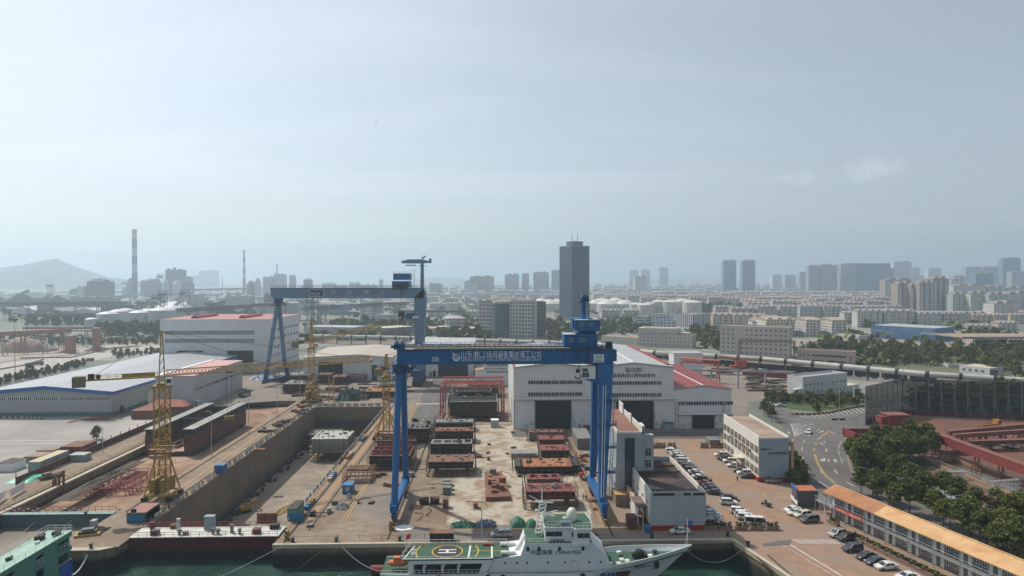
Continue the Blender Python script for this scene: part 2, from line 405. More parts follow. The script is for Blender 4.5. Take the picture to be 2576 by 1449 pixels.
# water
k=NT('sea_water');k.b.inputs['Roughness'].default_value=.12;k.b.inputs['IOR'].default_value=1.33
f=k.ramp(k.noise(.12,6,dist=.5),.4,.65)
k.set(k.b.inputs['Base Color'],k.mix(f,(.014,.05,.038,1),(.04,.1,.078,1)))
mp=k.n('ShaderNodeMapping');k.set(mp.inputs[0],k.pos());mp.inputs['Scale'].default_value=(.8,1.7,1)
wv=k.math('ADD',k.noise(.55,7,mp.outputs[0],.62,.6),k.math('MULTIPLY',k.noise(2.6,5,mp.outputs[0]),.5))
bn=k.n('ShaderNodeBump',Strength=1.0,Distance=.9);k.set(bn.inputs['Height'],wv);k.set(k.b.inputs['Normal'],bn.outputs[0])
b=MB();b.poly([(-3000,-600,-5),(231,-600,-5),(60,QF+.0,-5),(-3000,QF,-5)]);b.poly([(DX0,QF,-5),(DX1,QF,-5),(DX1,154.2,-5),(DX0,154.2,-5)])
struct('water',b,k.m)
# ---------------- the big blue gantry crane ----------------
blue=mat('crane_blue_paint',(.003,.11,.31),.42,var=.16,vs=.25,streak=.25)
blue_d=mat('crane_blue_dark',(.008,.06,.16),.5,var=.2)
khaki=mat('khaki_deck',(.3,.26,.18),.8,var=.2)
white_p=mat('white_paint',(.72,.73,.72),.55,var=.08)
dark_m=mat('dark_opening',(.012,.014,.017),.5,var=.1)
glass_m=mat('window_glass',(.03,.04,.045),.12,var=.3,spec=.8)
lamp_w=mat('lamp_housing',(.8,.82,.85),.25,var=.05)
black_m=mat('black_steel',(.02,.02,.022),.6,var=.2)
yel_m=mat('yellow_paint',(.42,.24,.03),.55,var=.25,rust=((.16,.07,.03),.5,.55,.75))
hazard=None
def hazard_mat(name,a,bcol,per,vert=False):
    if name in MATS:return MATS[name]
    k=NT(name);u,v,w=k.uv()
    s=k.math('MODULO',k.math('ADD',k.math('ADD',u,0.0 if vert else v),5000.),per)
    k.set(k.b.inputs['Base Color'],k.mix(k.math('LESS_THAN',s,per/2),c4(a),c4(bcol)));k.b.inputs['Roughness'].default_value=.6
    MATS[name]=k.m;return k.m
haz=hazard_mat('yellow_black_stripe',(.5,.32,.03),(.02,.02,.02),.9)
t=thing('gantry_crane','tall bright blue gantry crane with 200t on its girder straddling the yard','gantry crane',(2,172,0))
L=(-2,-172,0)   # parts are written in place coordinates and shifted to the foot
LX,RX=-24.4,28.2
def cp(mb,name,m,par=t,smooth=False):return mb.build(name,m,par,L if par is t else (0,0,0),smooth=smooth)
b=MB()
b.box(LX-.4,RX+3.2,170,177.2,38.3,42.0);b.box(LX-.4,RX+3.2,169.9,170.0,41.7,42.15,1)
for i in range(28):b.box(LX+1+i*2,LX+1.12+i*2,169.93,170,38.35,41.7,1) if i % 3==0 else None
b.box(RX+3.2,RX+4.2,170.6,176.6,38.9,41.9)
cp(b,'girder',[blue,blue_d])
b=MB();b.box(LX+4,RX-8.2,170.25,171.3,42.02,42.5);b.box(LX+1,RX+3,171.3,176,42.02,42.12)
b.box(LX+1,RX+3,176.2,176.8,42.02,42.5);cp(b,'walkway',khaki)
b=MB();b.rail((LX-.3,170.1,42.1),(RX+3,170.1,42.1),1.2,42,.045);b.rail((LX-.3,177.1,42.1),(RX+3,177.1,42.1),1.25,42,.045);b.rail((LX-.3,173.4,42.1),(RX-8,173.4,42.1),1.2,36,.04)
cp(b,'railing',blue_d)
for i in range(9):
    for y in (171.6,176.6):
        b=MB();b.box(-.28,.28,-.18,.18,0,.2);b.tube((0,0,-.5),(0,0,0),.05);b.build('walkway_lamp',lamp_w,t,(LX+5+i*4.7+(y>175)*.8-2,y-172,43.1))
# left A-frame: two tubes
b=MB();b.tube((LX,162.3,4.0),(LX-.1,171.5,36.6),.85,.85,18);b.box(LX-1,LX+1,161.6,163.2,3.2,5.2);cp(b,'leg',blue,smooth=False)
b=MB();b.tube((LX,184.0,4.0),(LX+.5,175.5,36.6),.85,.85,18);b.box(LX-1,LX+1,183.2,184.9,3.2,5.2);cp(b,'leg',blue)
b=MB();b.box(LX-1.6,LX+1.8,170.4,176.8,36.4,38.32);b.box(LX-2.6,LX+3.0,169.6,177.6,36.1,36.35);b.rail((LX-2.5,169.7,36.3),(LX+2.9,169.7,36.3),1.1,4,.05);b.rail((LX+2.9,169.7,36.3),(LX+2.9,177.5,36.3),1.1,5,.05)
b.beam((LX+3.8,170.5,36.9),(LX+1.2,170.3,38),.5);b.tube((LX+2.2,170.2,36.2),(LX+4.6,170.2,38),.15);cp(b,'leg_head',blue_d)
# right legs, plated
def leg4(y0,y1,yt0,yt1,xb0,xb1,xt0,xt1,zt=38.3,zb=5.0):
    q=MB();vs=[(xb0,y0,zb),(xb1,y0,zb),(xb1,y1,zb),(xb0,y1,zb),(xt0,yt0,zt),(xt1,yt0,zt),(xt1,yt1,zt),(xt0,yt1,zt)]
    q.add(vs,[(0,3,2,1),(4,5,6,7),(0,1,5,4),(1,2,6,5),(2,3,7,6),(3,0,4,7)]);return q
q=leg4(162,164,170.1,173.5,RX-1.7,RX-.1,RX-.6,RX+3.3);cp(q,'leg',blue)
q=leg4(182.4,184.4,174,177,RX-.9,RX+.6,RX-1.5,RX+1.8);cp(q,'leg',blue)
b=MB();b.tube((RX-1.3,161.9,6),(RX+.3,168.4,33),.1);b.tube((RX-.7,161.9,6),(RX+1.0,168.4,33),.08);cp(b,'conduit',white_p)
# sill beams and bogies
for X,x in ((LX,'l'),(RX-.6,'r')):
    b=MB();b.beam((X,161.2,3.9),(X,185.2,3.9),1.5,1.9);b.box(X-.76,X+.76,160.6,161.2,3.1,4.85);cp(b,'sill_beam',blue)
    for yc in (162.6,183.8):
        b=MB();b.beam((X,yc-2.4,2.45),(X,yc+2.4,2.45),.9,.9);b.box(X-.5,X+.5,yc-.5,yc+.5,2.4,3.4)
        for s_ in (-1.6,1.6):b.beam((X,yc+s_-1.1,1.45),(X,yc+s_+1.1,1.45),.7,.7)
        bo=b.build('bogie',[blue_d],t,L)
        for s_ in (-2.3,-.9,.9,2.3):
            w=MB();w.tube((-.14,0,0),(.14,0,0),.42,n=12);w.build('wheel',black_m,bo,(X,yc+s_,.5))
    b=MB();b.box(X-.35,X+.35,158.9,159.3,.2,1.6);cp(b,'buffer',haz)
# stair tower zigzag along the right leg
b=MB()
zz=[(5.5,0),(11.5,1),(17.5,0),(23,1),(29,0)]
def stair_at(z):return RX+.9+(z-5)*.06,162.5+(z-5)*.2
for (z0,s0),(z1,s1) in zip(zz,zz[1:]):
    x0,y0=stair_at(z0);x1,y1=stair_at(z1)
    for dx in (0,.7):b.beam((x0+dx,y0+s0*1.4,z0),(x1+dx,y1+s1*1.4,z1),.08,.28)
    for i in range(14):
        u=i/13;b.beam((x0+(x1-x0)*u,y0+s0*1.4+(y1+s1*1.4-y0-s0*1.4)*u,z0+(z1-z0)*u),(x0+.7+(x1-x0)*u,y0+s0*1.4+(y1+s1*1.4-y0-s0*1.4)*u,z0+(z1-z0)*u),.25,.05)
    b.rail((x0+.75,y0+s0*1.4,z0+.1),(x1+.75,y1+s1*1.4,z1+.1),1.0,5,.035)
    b.box(x1-1.6,x1+1.4,y1-.3,y1+2.2,z1,z1+.12);b.rail((x1+1.4,y1-.3,z1+.1),(x1+1.4,y1+2.2,z1+.1),1.1,2,.04);b.rail((x1-1.5,y1-.3,z1+.1),(x1+1.4,y1-.3,z1+.1),1.1,3,.04)
    b.beam((x1-4,y1+1,z1-.1),(x1,y1+1,z1-.1),.25)
cp(b,'stair',blue_d)
# operator cab under the girder
cx=24.7
b=MB();b.box(cx-1.8,cx+1.8,168.6,171,34.6,37.6);b.box(cx-2,cx+1.8,168.4,171.2,37.6,37.8)
cab=cp(b,'cab',white_p)
b=MB();b.box(cx-1.6,cx-.2,168.55,168.6,36.5,37.3);b.box(cx-1.6,cx+.1,168.54,168.6,35.0,36.3);cw=b.build('cab_window',glass_m,cab)
b=MB();b.box(cx-.8,cx-.7,168.48,168.6,35.0,36.3);b.build('frame',white_p,cw)
b=MB();b.add([(cx-1.4,168.6,34.58),(RX-.5,168.6,33.2),(RX-.5,168.6,34.58),(cx-1.4,171,34.58),(RX-.5,171,33.2),(RX-.5,171,34.58)],[(0,1,2),(3,5,4),(0,3,4,1),(0,2,5,3),(1,4,5,2)]);cp(b,'cab_bracket',blue)
# hooks hanging from the trolley
for hx,big in ((22.0,0),(24.2,1)):
    b=MB();b.tube((hx,169.2,36.6),(hx,169.2,43),.07,n=4);b.tube((hx+.5,169.2,36.6),(hx+.5,169.2,43),.07,n=4)
    hk=cp(b,'hoist_rope',black_m)
    b=MB();b.box(hx-.8,hx+.8,168.9,169.5,35.9,36.8) if big else b.sphere((hx,169.2,36.6),.6)
    pts=[(hx+.8*math.cos(a),169.2,35.3+.7*math.sin(a)) for a in [math.pi*(1.0+k_*.17) for k_ in range(8)]]
    b.path(pts,.16);b.build('hook',black_m if not big else yel_m,hk)
# trolley with machinery houses
b=MB();b.box(13.2,24.6,169.7,177.6,42.7,43.6)
for x in (14.2,22.6):
    b.box(x,x+2.6,169.3,170,42.2,43.6)
    for k_ in range(3):b.tube((x+.4+k_*.9,169.35,42.45),(x+.4+k_*.9,169.7,42.45),.38,n=10)
tr=cp(b,'trolley',blue_d);tr.scale=(.69,1,.64);tr.location=(-2+10.83,-172,14.75)
b=MB();b.box(11.4,17.2,171.5,176.5,43.6,48.6);b.box(16,23.9,170.9,176.8,43.6,48.9);hs1=b.build('machinery_house',blue,tr)
def winp(par,x,y,z,w=1.7,h=1.3):
    q=MB();q.box(-w/2,w/2,-.06,0,-h/2,h/2);f_=q.build('window',white_p,par,(x,y,z))
    q=MB();q.box(-w/2+.12,-.06,-.09,-.05,-h/2+.12,h/2-.12);q.box(.06,w/2-.12,-.09,-.05,-h/2+.12,h/2-.12);q.build('pane',glass_m,f_)
def wins(xs_,y,z,par):
    for x in xs_:winp(par,x,y,z)
b=MB();b.box(11.2,17.4,171.3,176.7,48.6,48.75);b.build('roof',mat('pale_blue_roof',(.45,.52,.6),.6),tr)
wins([14.3],171.48,46.4,tr);wins([18.3],170.88,46.4,tr)
b=MB();b.box(15.2,24.8,170.2,177.6,50.2,54.6);b.box(14.6,15.2,171.5,176,51,55.2);b.box(14.4,22.6,173,177.5,54.6,55.1);b.box(17.2,23.4,171.2,176.5,48.9,50.2,1)
uh=b.build('upper_house',[blue,blue_d],tr)
b=MB();b.box(15.0,25.0,170.0,177.8,54.6,54.75);b.build('roof',MATS['pale_blue_roof'],tr)
wins([17.8,21.4],170.17,52.9,uh)
b=MB();b.tube((19.3,174,54.7),(19.3,174,62.6),.9,n=16);b.box(18.5,21.1,173.2,174.9,62.2,64.0);b.add([(18.5,173.2,64),(21.1,173.2,64),(21.1,174.9,64),(18.5,174.9,64),(19.0,173.3,65),(20.9,173.3,64.6),(20.9,174.8,64.6),(19,174.8,65)],[(0,1,5,4),(1,2,6,5),(2,3,7,6),(3,0,4,7),(4,5,6,7)])
mc=b.build('maintenance_crane_mast',blue,tr)
b=MB();b.box(17.3,21.5,172,176,60.4,60.55);b.rail((17.3,172,60.5),(21.5,172,60.5),1.7,4,.06);b.rail((17.3,176,60.5),(21.5,176,60.5),1.7,4,.06)
b.beam((20.9,173,54.7),(20.9,173,60.4),.12);b.beam((21.5,173,54.7),(21.5,173,60.4),.12)
for k_ in range(12):b.beam((20.9,173,55+k_*.45),(21.5,173,55+k_*.45),.08)
b.build('platform',blue_d,mc)
b=MB();b.box(19.6,20.9,172.6,173.3,62.3,63.6);b.tube((18.3,173,61.8),(18.3,173,63.6),.25);b.tube((19.4,174,65),(19.4,174,66.8),.05);b.build('winch',black_m,mc)
b=MB();b.box(29.7,31.2,170.5,172.4,42.3,44.0);b.rail((28.2,170.4,42.2),(31.2,170.4,42.2),1.6,5,.06);b.build('electric_box',blue_d,t,L)
b=MB();b.box(29.9,31.0,170.42,170.5,42.5,43.8);b.build('louvre',black_m,t,L)
b=MB()
for k_ in range(5):b.box(LX-1.2+k_*.6,LX-.8+k_*.6,170.2,171.6,42.1,43.8+(k_ % 2)*.6)
b.box(LX-2,LX+.6,170.2,172.5,42.5,43.2);cp(b,'cable_reel',blue)
# lettering on the girder front
tw=mat('sign_white',(.75,.76,.78),.5,var=.03)
FR=(R(90),0,0)
text('lettering','200t',1.75,tw,t,(GY(1086,900,170)[0]-2,-2.04,39.1),FR,1.9)
def gx(px):return GY(px,900,170)[0]
text('lettering','山东港口',2.6,tw,t,(gx(1160)-2,-2.04,39.95),FR,gx(1218)-gx(1160))
text('lettering','SHANDONG PORT GROUP',.85,tw,t,(gx(1160)-2,-2.04,39.15),FR,gx(1218)-gx(1160))
text('lettering','陆海装备集团海工公司',2.4,tw,t,(gx(1225)-2,-2.04,39.95),FR,gx(1361)-gx(1225))
text('lettering','SEALAND EQUIPMENT GROUP MARINE EQUIPMENT COMPANY',.8,tw,t,(gx(1225)-2,-2.04,39.15),FR,gx(1361)-gx(1225))
def port_logo(par,x,y,z,s,m):
    q=MB();pts=[]
    def arc(cx_,cz_,r,a0,a1,w0,w1,n=14):
        a=[math.radians(a0+(a1-a0)*i/n) for i in range(n+1)]
        for i in range(n):
            wa=w0+(w1-w0)*i/n;wb=w0+(w1-w0)*(i+1)/n
            P=lambda an,rr:(cx_+rr*math.cos(an),0,cz_+rr*math.sin(an))
            q.poly([P(a[i],r-wa),P(a[i],r+wa),P(a[i+1],r+wb),P(a[i+1],r-wb)])
    arc(0,0,.38,20,320,.03,.1);arc(.02,.02,.22,90,330,.015,.05)
    q.box(.02,.42,-.005,.005,-.02,.09);q.box(.3,.42,-.005,.005,-.28,.0)
    arc(-.16,.56,.3,205,290,.02,.07);arc(-.35,.36,.15,60,160,.05,.02)
    for i_,v in enumerate(q.v):q.v[i_]=(v[0]*s,v[1],v[2]*s)
    return q.build('emblem',m,par,(x,y,z))
port_logo(t,gx(1148)-2,-2.05,40.15,2.2,tw)
b=MB();b.box(gx(1221.4)-2,gx(1221.9)-2,-2.04,-2.0,39.1,41.9);b.build('divider',tw,t)
b=MB();b.box(-.0,gx(1519)-gx(1493),-.04,0,0,2.05);sg=b.build('name_plate',tw,t,(gx(1493)-2,-2.03,38.75))
bl_t=mat('sign_blue_ink',(.02,.07,.2),.5,var=.03)
text('lettering','CRMP',1.25,bl_t,sg,(.3,-.06,.9),FR,1.9,th=.01);text('lettering','陆海装备',.62,bl_t,sg,(.3,-.06,.2),FR,1.95,th=.01)
b=MB();b.box(0,.7,0,.7,0,1.0);
# ---------------- building helpers ----------------
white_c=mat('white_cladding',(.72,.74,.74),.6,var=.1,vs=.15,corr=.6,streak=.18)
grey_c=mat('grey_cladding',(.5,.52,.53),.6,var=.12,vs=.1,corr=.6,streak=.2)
cream_w=mat('cream_wall',(.55,.52,.46),.8,var=.12,streak=.2)
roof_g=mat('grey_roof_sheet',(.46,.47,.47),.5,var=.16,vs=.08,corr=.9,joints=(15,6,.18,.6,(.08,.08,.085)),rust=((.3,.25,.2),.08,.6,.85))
roof_r=mat('red_roof_sheet',(.26,.03,.028),.55,var=.25,vs=.1,corr=.9,joints=(0,9,.15,.5,(.5,.35,.3)))
red_p=mat('red_trim',(.3,.03,.025),.55,var=.2)
shut_m=mat('dark_shutter',(.014,.018,.022),.6,var=.3,vs=.3,joints=(0,.9,.06,.8,(.05,.05,.055)))
steel_g=mat('grey_steel',(.3,.31,.32),.5,var=.15)
felt=mat('roof_felt',(.16,.12,.1),.9,var=.3,vs=.2,big=(.15,(.09,.075,.065),.5,.7))
tanroof=mat('tan_roof',(.36,.27,.2),.9,var=.3,vs=.2,big=(.1,(.22,.16,.12),.5,.7))
WIN={}
def window_mesh(w,h,nm=2,cross=True,frame=None,pane=None,deep=.12):
    frame=frame or white_p;pane=pane or glass_m;key=(round(w,2),round(h,2),nm,cross,frame.name,pane.name)
    if key not in WIN:
        q=MB();f=.09
        q.box(0,w,-deep*.4,.02,0,f);q.box(0,w,-deep*.4,.02,h-f,h)
        for i in range(nm+1):x=i*(w-f)/nm;q.box(x,x+f,-deep*.4,.02,f,h-f)
        if cross:q.box(f,w-f,-deep*.4+.01,.02,h*.66,h*.66+f*.7)
        q.box(f,w-f,-.02,.03,f,h-f,1)
        WIN[key]=q.mesh('window',[frame,pane])
    return WIN[key]
def win_row(par,p,q_,z,n,w,h,nm=2,cross=True,frame=None,pane=None,name='window',skip_=(),margin=.5):
    """n windows along the wall line p->q (outside on the right-hand side, towards -y when p->q runs +x)"""
    dx,dy=q_[0]-p[0],q_[1]-p[1];L_=math.hypot(dx,dy);a=math.atan2(dy,dx);me=window_mesh(w,h,nm,cross,frame,pane)
    step=(L_-2*margin)/n
    for i in range(n):
        if i in skip_:continue
        s_=margin+step*(i+.5)-w/2
        link(name,me,par,(p[0]+math.cos(a)*s_+math.sin(a)*.0,p[1]+math.sin(a)*s_-math.cos(a)*.0,z),a)
def frame_of(A,B):
    """A, B: picture points on the ground of the front wall's ends -> origin, angle, length"""
    a=G(*A);b=G(*B);return a,math.atan2(b[1]-a[1],b[0]-a[0]),math.hypot(b[0]-a[0],b[1]-a[1])
def ztop(px,py,ground_py):
    x,y=G(px,ground_py);return GY(px,py,y)[1]
def gable(mb,x0,x1,y0,y1,ze,zr,xr=None,m=0,z0=0):
    xr=(x0+x1)/2 if xr is None else xr
    return mb.yprism([(x0,z0),(x1,z0),(x1,ze),(xr,zr),(x0,ze)],y0,y1,m)
def gable_roof(mb,x0,x1,y0,y1,ze,zr,xr=None,th=.3,ov=.4,m=0):
    xr=(x0+x1)/2 if xr is None else xr
    mb.yprism([(x0-ov,ze+.02),(xr,zr+.02),(xr,zr+.02+th),(x0-ov,ze+.02+th)],y0-ov,y1+ov,m)
    return mb.yprism([(xr+.003,zr+.02),(x1+ov,ze+.02),(x1+ov,ze+.02+th),(xr+.003,zr+.02+th)],y0-ov,y1+ov,m)
# ---------------- the fabrication hall with three bays ----------------
def b3(rx,ry):return (1278+rx/4.031,798.7+ry/4.031)
HX0,HY0=G(*b3(55,1137));HX1=G(*b3(1697,1143))[0];HX2=G(*b3(2302,1146))[0];HM=(HX0+HX1)/2
HL=88.0
def hz_(rx,ry):return GY(*b3(rx,ry),HY0)
t=thing('fabrication_hall','huge white twin gabled hall with grey roofs and a lower red roofed bay','factory hall',(HX0,HY0,0))
w1=HM-HX0;w2=HX1-HX0;w3=HX2-HX0
ze=24.8;zr=26.6
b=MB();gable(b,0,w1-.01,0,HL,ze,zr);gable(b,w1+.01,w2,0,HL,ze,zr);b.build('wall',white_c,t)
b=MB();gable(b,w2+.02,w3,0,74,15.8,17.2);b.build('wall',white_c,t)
def roofpair(x0,x1,L_,ze_,zr_,m,trim=red_p,n='roof'):
    q=MB();gable_roof(q,x0,x1,0,L_,ze_,zr_,ov=.25);r_=q.build(n,m,t)
    q=MB();q.beam((x0+.3,2,ze_+.5),(x0+.3,L_,ze_+.5),.9,.3);q.build('gutter',trim,r_)
    q=MB();q.beam(((x0+x1)/2,-.2,zr_+.42),((x0+x1)/2,L_,zr_+.42),.45,.25,1)
    q.build('ridge_cap',[trim,white_p],r_)
roofpair(0,w1,HL,ze,zr,roof_g);roofpair(w1,w2,HL,ze,zr,roof_g);roofpair(w2+.3,w3,74,15.8,17.2,roof_r,white_p)
for x in (w1-.6,w2-1.0):
    q=MB();q.beam((x,4,ze+.75),(x,HL-3,ze+.75),1.3,.5);q.build('valley_gutter',red_p,t)
for x in (w1*.27,w1*1.27):
    q=MB();q.beam((x,.5,ze+1.35),(x,HL*.5,ze+1.35),.45,.3);q.build('roof_rail',red_p,t)
q=MB()
for x0_,x1_,ze_,zr_ in ((0,w1,ze,zr),(w1,w2,ze,zr),(w2,w3,15.8,17.2)):
    xm=(x0_+x1_)/2;q.beam((x0_,-.32,ze_+.15),(xm,-.32,zr_+.15),.12,.5);q.beam((xm,-.32,zr_+.15),(x1_,-.32,ze_+.15),.12,.5)
q.build('gable_trim',steel_g,t)
def lx(rx):return hz_(rx,900)[0]-HX0
def lz(rx,ry):return hz_(rx,ry)[1]
def door(rx0,rx1,rtop):
    zt=lz(rx0,rtop);q=MB();q.box(lx(rx0),lx(rx1),-.06,.3,0.02,zt);d_=q.build('door',shut_m,t)
    q=MB();q.box(lx(rx0)-.35,lx(rx0),-.14,0,0,zt);q.box(lx(rx1),lx(rx1)+.35,-.14,0,0,zt);q.build('frame',steel_g,d_)
door(277,638,842);door(1097,1475,845);door(1868,2090,988)
for rx0,rx1,ry0,ry1 in ((200,755,637,680),(200,755,758,800),(1010,1556,645,686),(1010,1556,765,806),(1718,2280,850,892)):
    q=MB();x0_,x1_=lx(rx0),lx(rx1);z1_,z0_=lz(rx0,ry0),lz(rx0,ry1);q.box(x0_,x1_,-.08,.1,z0_,z1_,1)
    q.box(x0_,x1_,-.13,0,z1_-.1,z1_);q.box(x0_,x1_,-.13,0,z0_,z0_+.1);n=int((x1_-x0_)/1.05)
    for i in range(n+1):xx=x0_+(x1_-x0_-.12)*i/n;q.box(xx,xx+(.12 if i % 3 else .22),-.13,0,z0_+.1,z1_-.1)
    q.build('window',[white_p,glass_m],t)
can=mat('canopy_beam',(.34,.29,.25),.7,var=.25)
for rx0,rx1,ry in ((60,868,822),(870,1708,822),(1712,2270,975)):
    z=lz(rx0,ry);q=MB();q.box(lx(rx0),lx(rx1),-1.1,0,z-.45,z+.1);q.box(lx(rx0),lx(rx1),-1.3,-1.1,z-.2,z+.35,1);q.build('canopy',[can,white_p],t)
q=MB()
for rx in (60,640,1478,1697,1730,2185):q.box(lx(rx)-.12,lx(rx)+.12,-.22,0,0,11)
q.build('downpipe',steel_g,t)
notice=mat('notice_board',(.42,.5,.58),.5,var=.2,vs=2.)
for rx,ry,wv_ in ((160,1062,22),(190,1062,22),(230,1052,32),(655,1052,32),(1490,1058,32),(1752,1070,22),(1780,1070,22),(1822,1060,30),(2102,1062,30)):
    q=MB();x=lx(rx);z=lz(rx,ry+40);q.box(x,x+wv_/4.031*.16,-.08,-.01,z,z+1.5*wv_/28);q.build('notice_board',notice,t)
for rx,ry in ((745,1035),(1581,1040),(2155,1048)):
    q=MB();q.tube((lx(rx),-.1,lz(rx,ry)),(lx(rx),0,lz(rx,ry)),.42,n=16);q.build('round_sign',steel_g,t)
for rx in (712,1550):
    q=MB();q.box(lx(rx),lx(rx)+1.1,-.09,.05,0,2.1);q.build('door',steel_g,t)
ink=mat('sign_ink',(.03,.035,.045),.5,var=.05)
FR=(R(90),0,0)
text('lettering','陆海装备集团日照制造基地',1.75,ink,t,(lx(976),-.1,lz(1070,604)),FR,lx(1492)-lx(976))
text('lettering','山东港口',1.35,ink,t,(lx(1241),-.1,lz(1241,537)),FR,lx(1361)-lx(1241))
text('lettering','SHANDONG PORT GROUP',.42,ink,t,(lx(1241),-.1,lz(1241,551)),FR,lx(1361)-lx(1241))
port_logo(t,lx(1212),-.1,lz(1212,532),2.0,ink)
for rx in (652,1487,2100):
    text('lettering','安\n全\n生\n产',.55,mat('sign_blue_ink',(.02,.07,.2)),t,(lx(rx)-.2,-.12,lz(rx,990)),FR,.5)
# side wing seen behind (white block at the hall's right rear)
t2=thing('annex','white flat annex at the rear right corner of the fabrication hall','annex',(*G(1695,948),0))
b=MB();b.box(0,18,0,12,0,14.5);b.build('wall',white_c,t2);b=MB();b.box(-.3,18.3,-.3,12.3,14.5,14.8);b.build('roof',roof_g,t2)
# small lean-to shed in front of the hall
# ---------------- other workshops ----------------
def b1(rx,ry):return (rx/4.031,798.7+ry/4.031)
def b2(rx,ry):return (639+rx/4.031,798.7+ry/4.031)
# blue edged long warehouse
x1,y0=G(281.6,1047);x0=x1-58;L_=178
t=thing('warehouse','long grey warehouse with a bright blue roof edge at the far left','warehouse',(x0,y0,0))
gw=mat('grey_green_wall',(.4,.41,.42),.65,var=.1,corr=.7,streak=.1)
grn=mat('green_plinth',(.07,.17,.14),.7,var=.3)
roof_w=mat('pale_roof_sheet',(.4,.42,.44),.4,var=.1,vs=.1,corr=.8,joints=(28,0,.25,.5,(.7,.72,.74)))
blu_t=mat('blue_trim',(.03,.11,.42),.5,var=.15)
b=MB();gable(b,0,58,0,L_,10.6,13.2,29);b.build('wall',gw,t)
b=MB();gable_roof(b,0,58,0,L_,10.6,13.2,29,ov=.7);rf=b.build('roof',roof_w,t)
b=MB()
b.beam((-.8,-.78,10.3),(29,-.78,12.9),.12,1.5);b.beam((29,-.78,12.9),(58.8,-.78,10.3),.12,1.5);b.beam((58.78,-.7,10.3),(58.78,L_+.7,10.3),.12,1.1);b.beam((-.78,-.7,10.5),(-.78,L_+.7,10.5),.12,1.0)
b.build('fascia',blu_t,rf)
b=MB();b.box(0,58,-.06,0,0,1.9);b.box(58,58.06,0,L_,0,1.5);b.build('plinth',grn,t)
for i in range(5):
    q=MB();xa,xb=1.5+i*11.3,1.5+i*11.3+10.6;q.box(xa,xb,-.06,.05,7.0,8.7,1);q.box(xa,xb,-.1,0,8.6,8.7);q.box(xa,xb,-.1,0,7.0,7.1)
    for k_ in range(13):xx=xa+(xb-xa-.25)*k_/12;q.box(xx,xx+.25,-.1,0,7.1,8.6)
    q.build('window',[white_p,glass_m],t)
for (ya,yb,z1_,m_) in ((6,9,3.2,black_m),(30,36,6.5,white_c),(95,101,6.5,white_c)):
    q=MB();q.box(58,58.14,ya,yb,0,z1_);q.build('door',m_,t)
for ya in (14,22,44,52,60):win_row(t,(58.02,ya),(58.02,ya+4),6.5,2,1.3,1.4)
b=MB();b.box(58,61,29,37,6.6,6.8);b.build('awning',white_c,t)
for yy in (12,26,40):b=MB();b.tube((58.2,yy,0),(58.2,yy,10.4),.1,n=6);b.build('downpipe',white_p,t)
# pink roofed tall workshop in front of it
x1,y0=G(487,1029);
t=thing('workshop','tall white workshop with a pale pink roof behind the yellow tower crane','workshop',(x1-17.5,y0,0))
zE=GY(487,946.5,y0)[1]
pinkr=mat('pink_roof_sheet',(.62,.33,.32),.55,var=.12,vs=.1,corr=.8)
b=MB();b.box(0,17.5,0,60,0,zE);b.build('wall',grey_c,t)
b=MB();b.box(2.2,17.7,-.2,60.2,zE+.003,zE+.25);b.build('roof',pinkr,t);b=MB();b.box(-.1,2.15,-.2,60.2,zE+.003,zE+.6);b.build('parapet',white_p,t)
for i in range(6):
    ya=2+i*9.6;q=MB();q.box(17.45,17.58,ya,ya+8.8,8.2,9.6,1)
    for k_ in range(9):q.box(17.5,17.63,ya+k_*1.08,ya+k_*1.08+.12,8.2,9.6)
    q.box(17.5,17.63,ya,ya+8.8,9.55,9.7);q.box(17.5,17.63,ya,ya+8.8,8.1,8.2);q.build('window',[white_p,glass_m],t)
for yy in (10,20,30,41,52):b=MB();b.tube((17.7,yy,0),(17.7,yy,zE),.1,n=6);b.build('downpipe',white_p,t)
b=MB();b.box(17.5,17.62,1.8,3.4,0,3.0);b.build('door',black_m,t);b=MB();b.box(17.5,19.3,1.4,3.8,3.2,3.35);b.build('awning',white_p,t)
# white high block with red roof (A)
ax,ay_=G(676,935);
t=thing('shipyard_block','big white windowed block with a flat red roof left of the grey gantry crane','factory building',(ax,ay_,0))
Wd=ax-GY(403,900,ay_)[0];zt=GY(676,808,ay_)[1];
b=MB();b.box(-Wd,0,0,68,0,zt);b.box(-Wd-.1,.1,-.1,68.1,zt,zt+1.2);b.build('wall',white_c,t)
b=MB();b.box(-Wd+.5,-.5,.5,67.5,zt+1.2,zt+1.35);rf=b.build('roof',mat('rose_roof_sheet',(.42,.17,.17),.6,var=.12,corr=1.),t)
for xx in (-Wd*.75,-Wd*.3):
    b=MB();gable(b,xx-2,xx+2,10,44,zt+2.4,zt+3.4,z0=zt+1.3);b.build('ventilator',red_p,rf)
for (zf,zh) in ((.74,2.4),(.58,2.4)):
    q=MB();xa,xb=-Wd+3,-9;q.box(xa,xb,-.08,.05,zt*zf,zt*zf+zh,1);n=44
    for k_ in range(n+1):xx=xa+(xb-xa-.3)*k_/n;q.box(xx,xx+.3,-.14,0,zt*zf,zt*zf+zh)
    q.box(xa,xb,-.14,0,zt*zf+zh*.5-.1,zt*zf+zh*.5+.1);q.build('window',[white_p,glass_m],t)
for xa,xb in ((-Wd+11,-Wd+28),(-27,-10)):
    q=MB();q.box(xa,xb,-.1,.05,6,14);q.build('door',shut_m,t)
for r_ in range(5):
    win_row(t,(.02,1),(.02,67),3+r_*(zt-5)/5,9,4.2,2.0,4,frame=white_p)
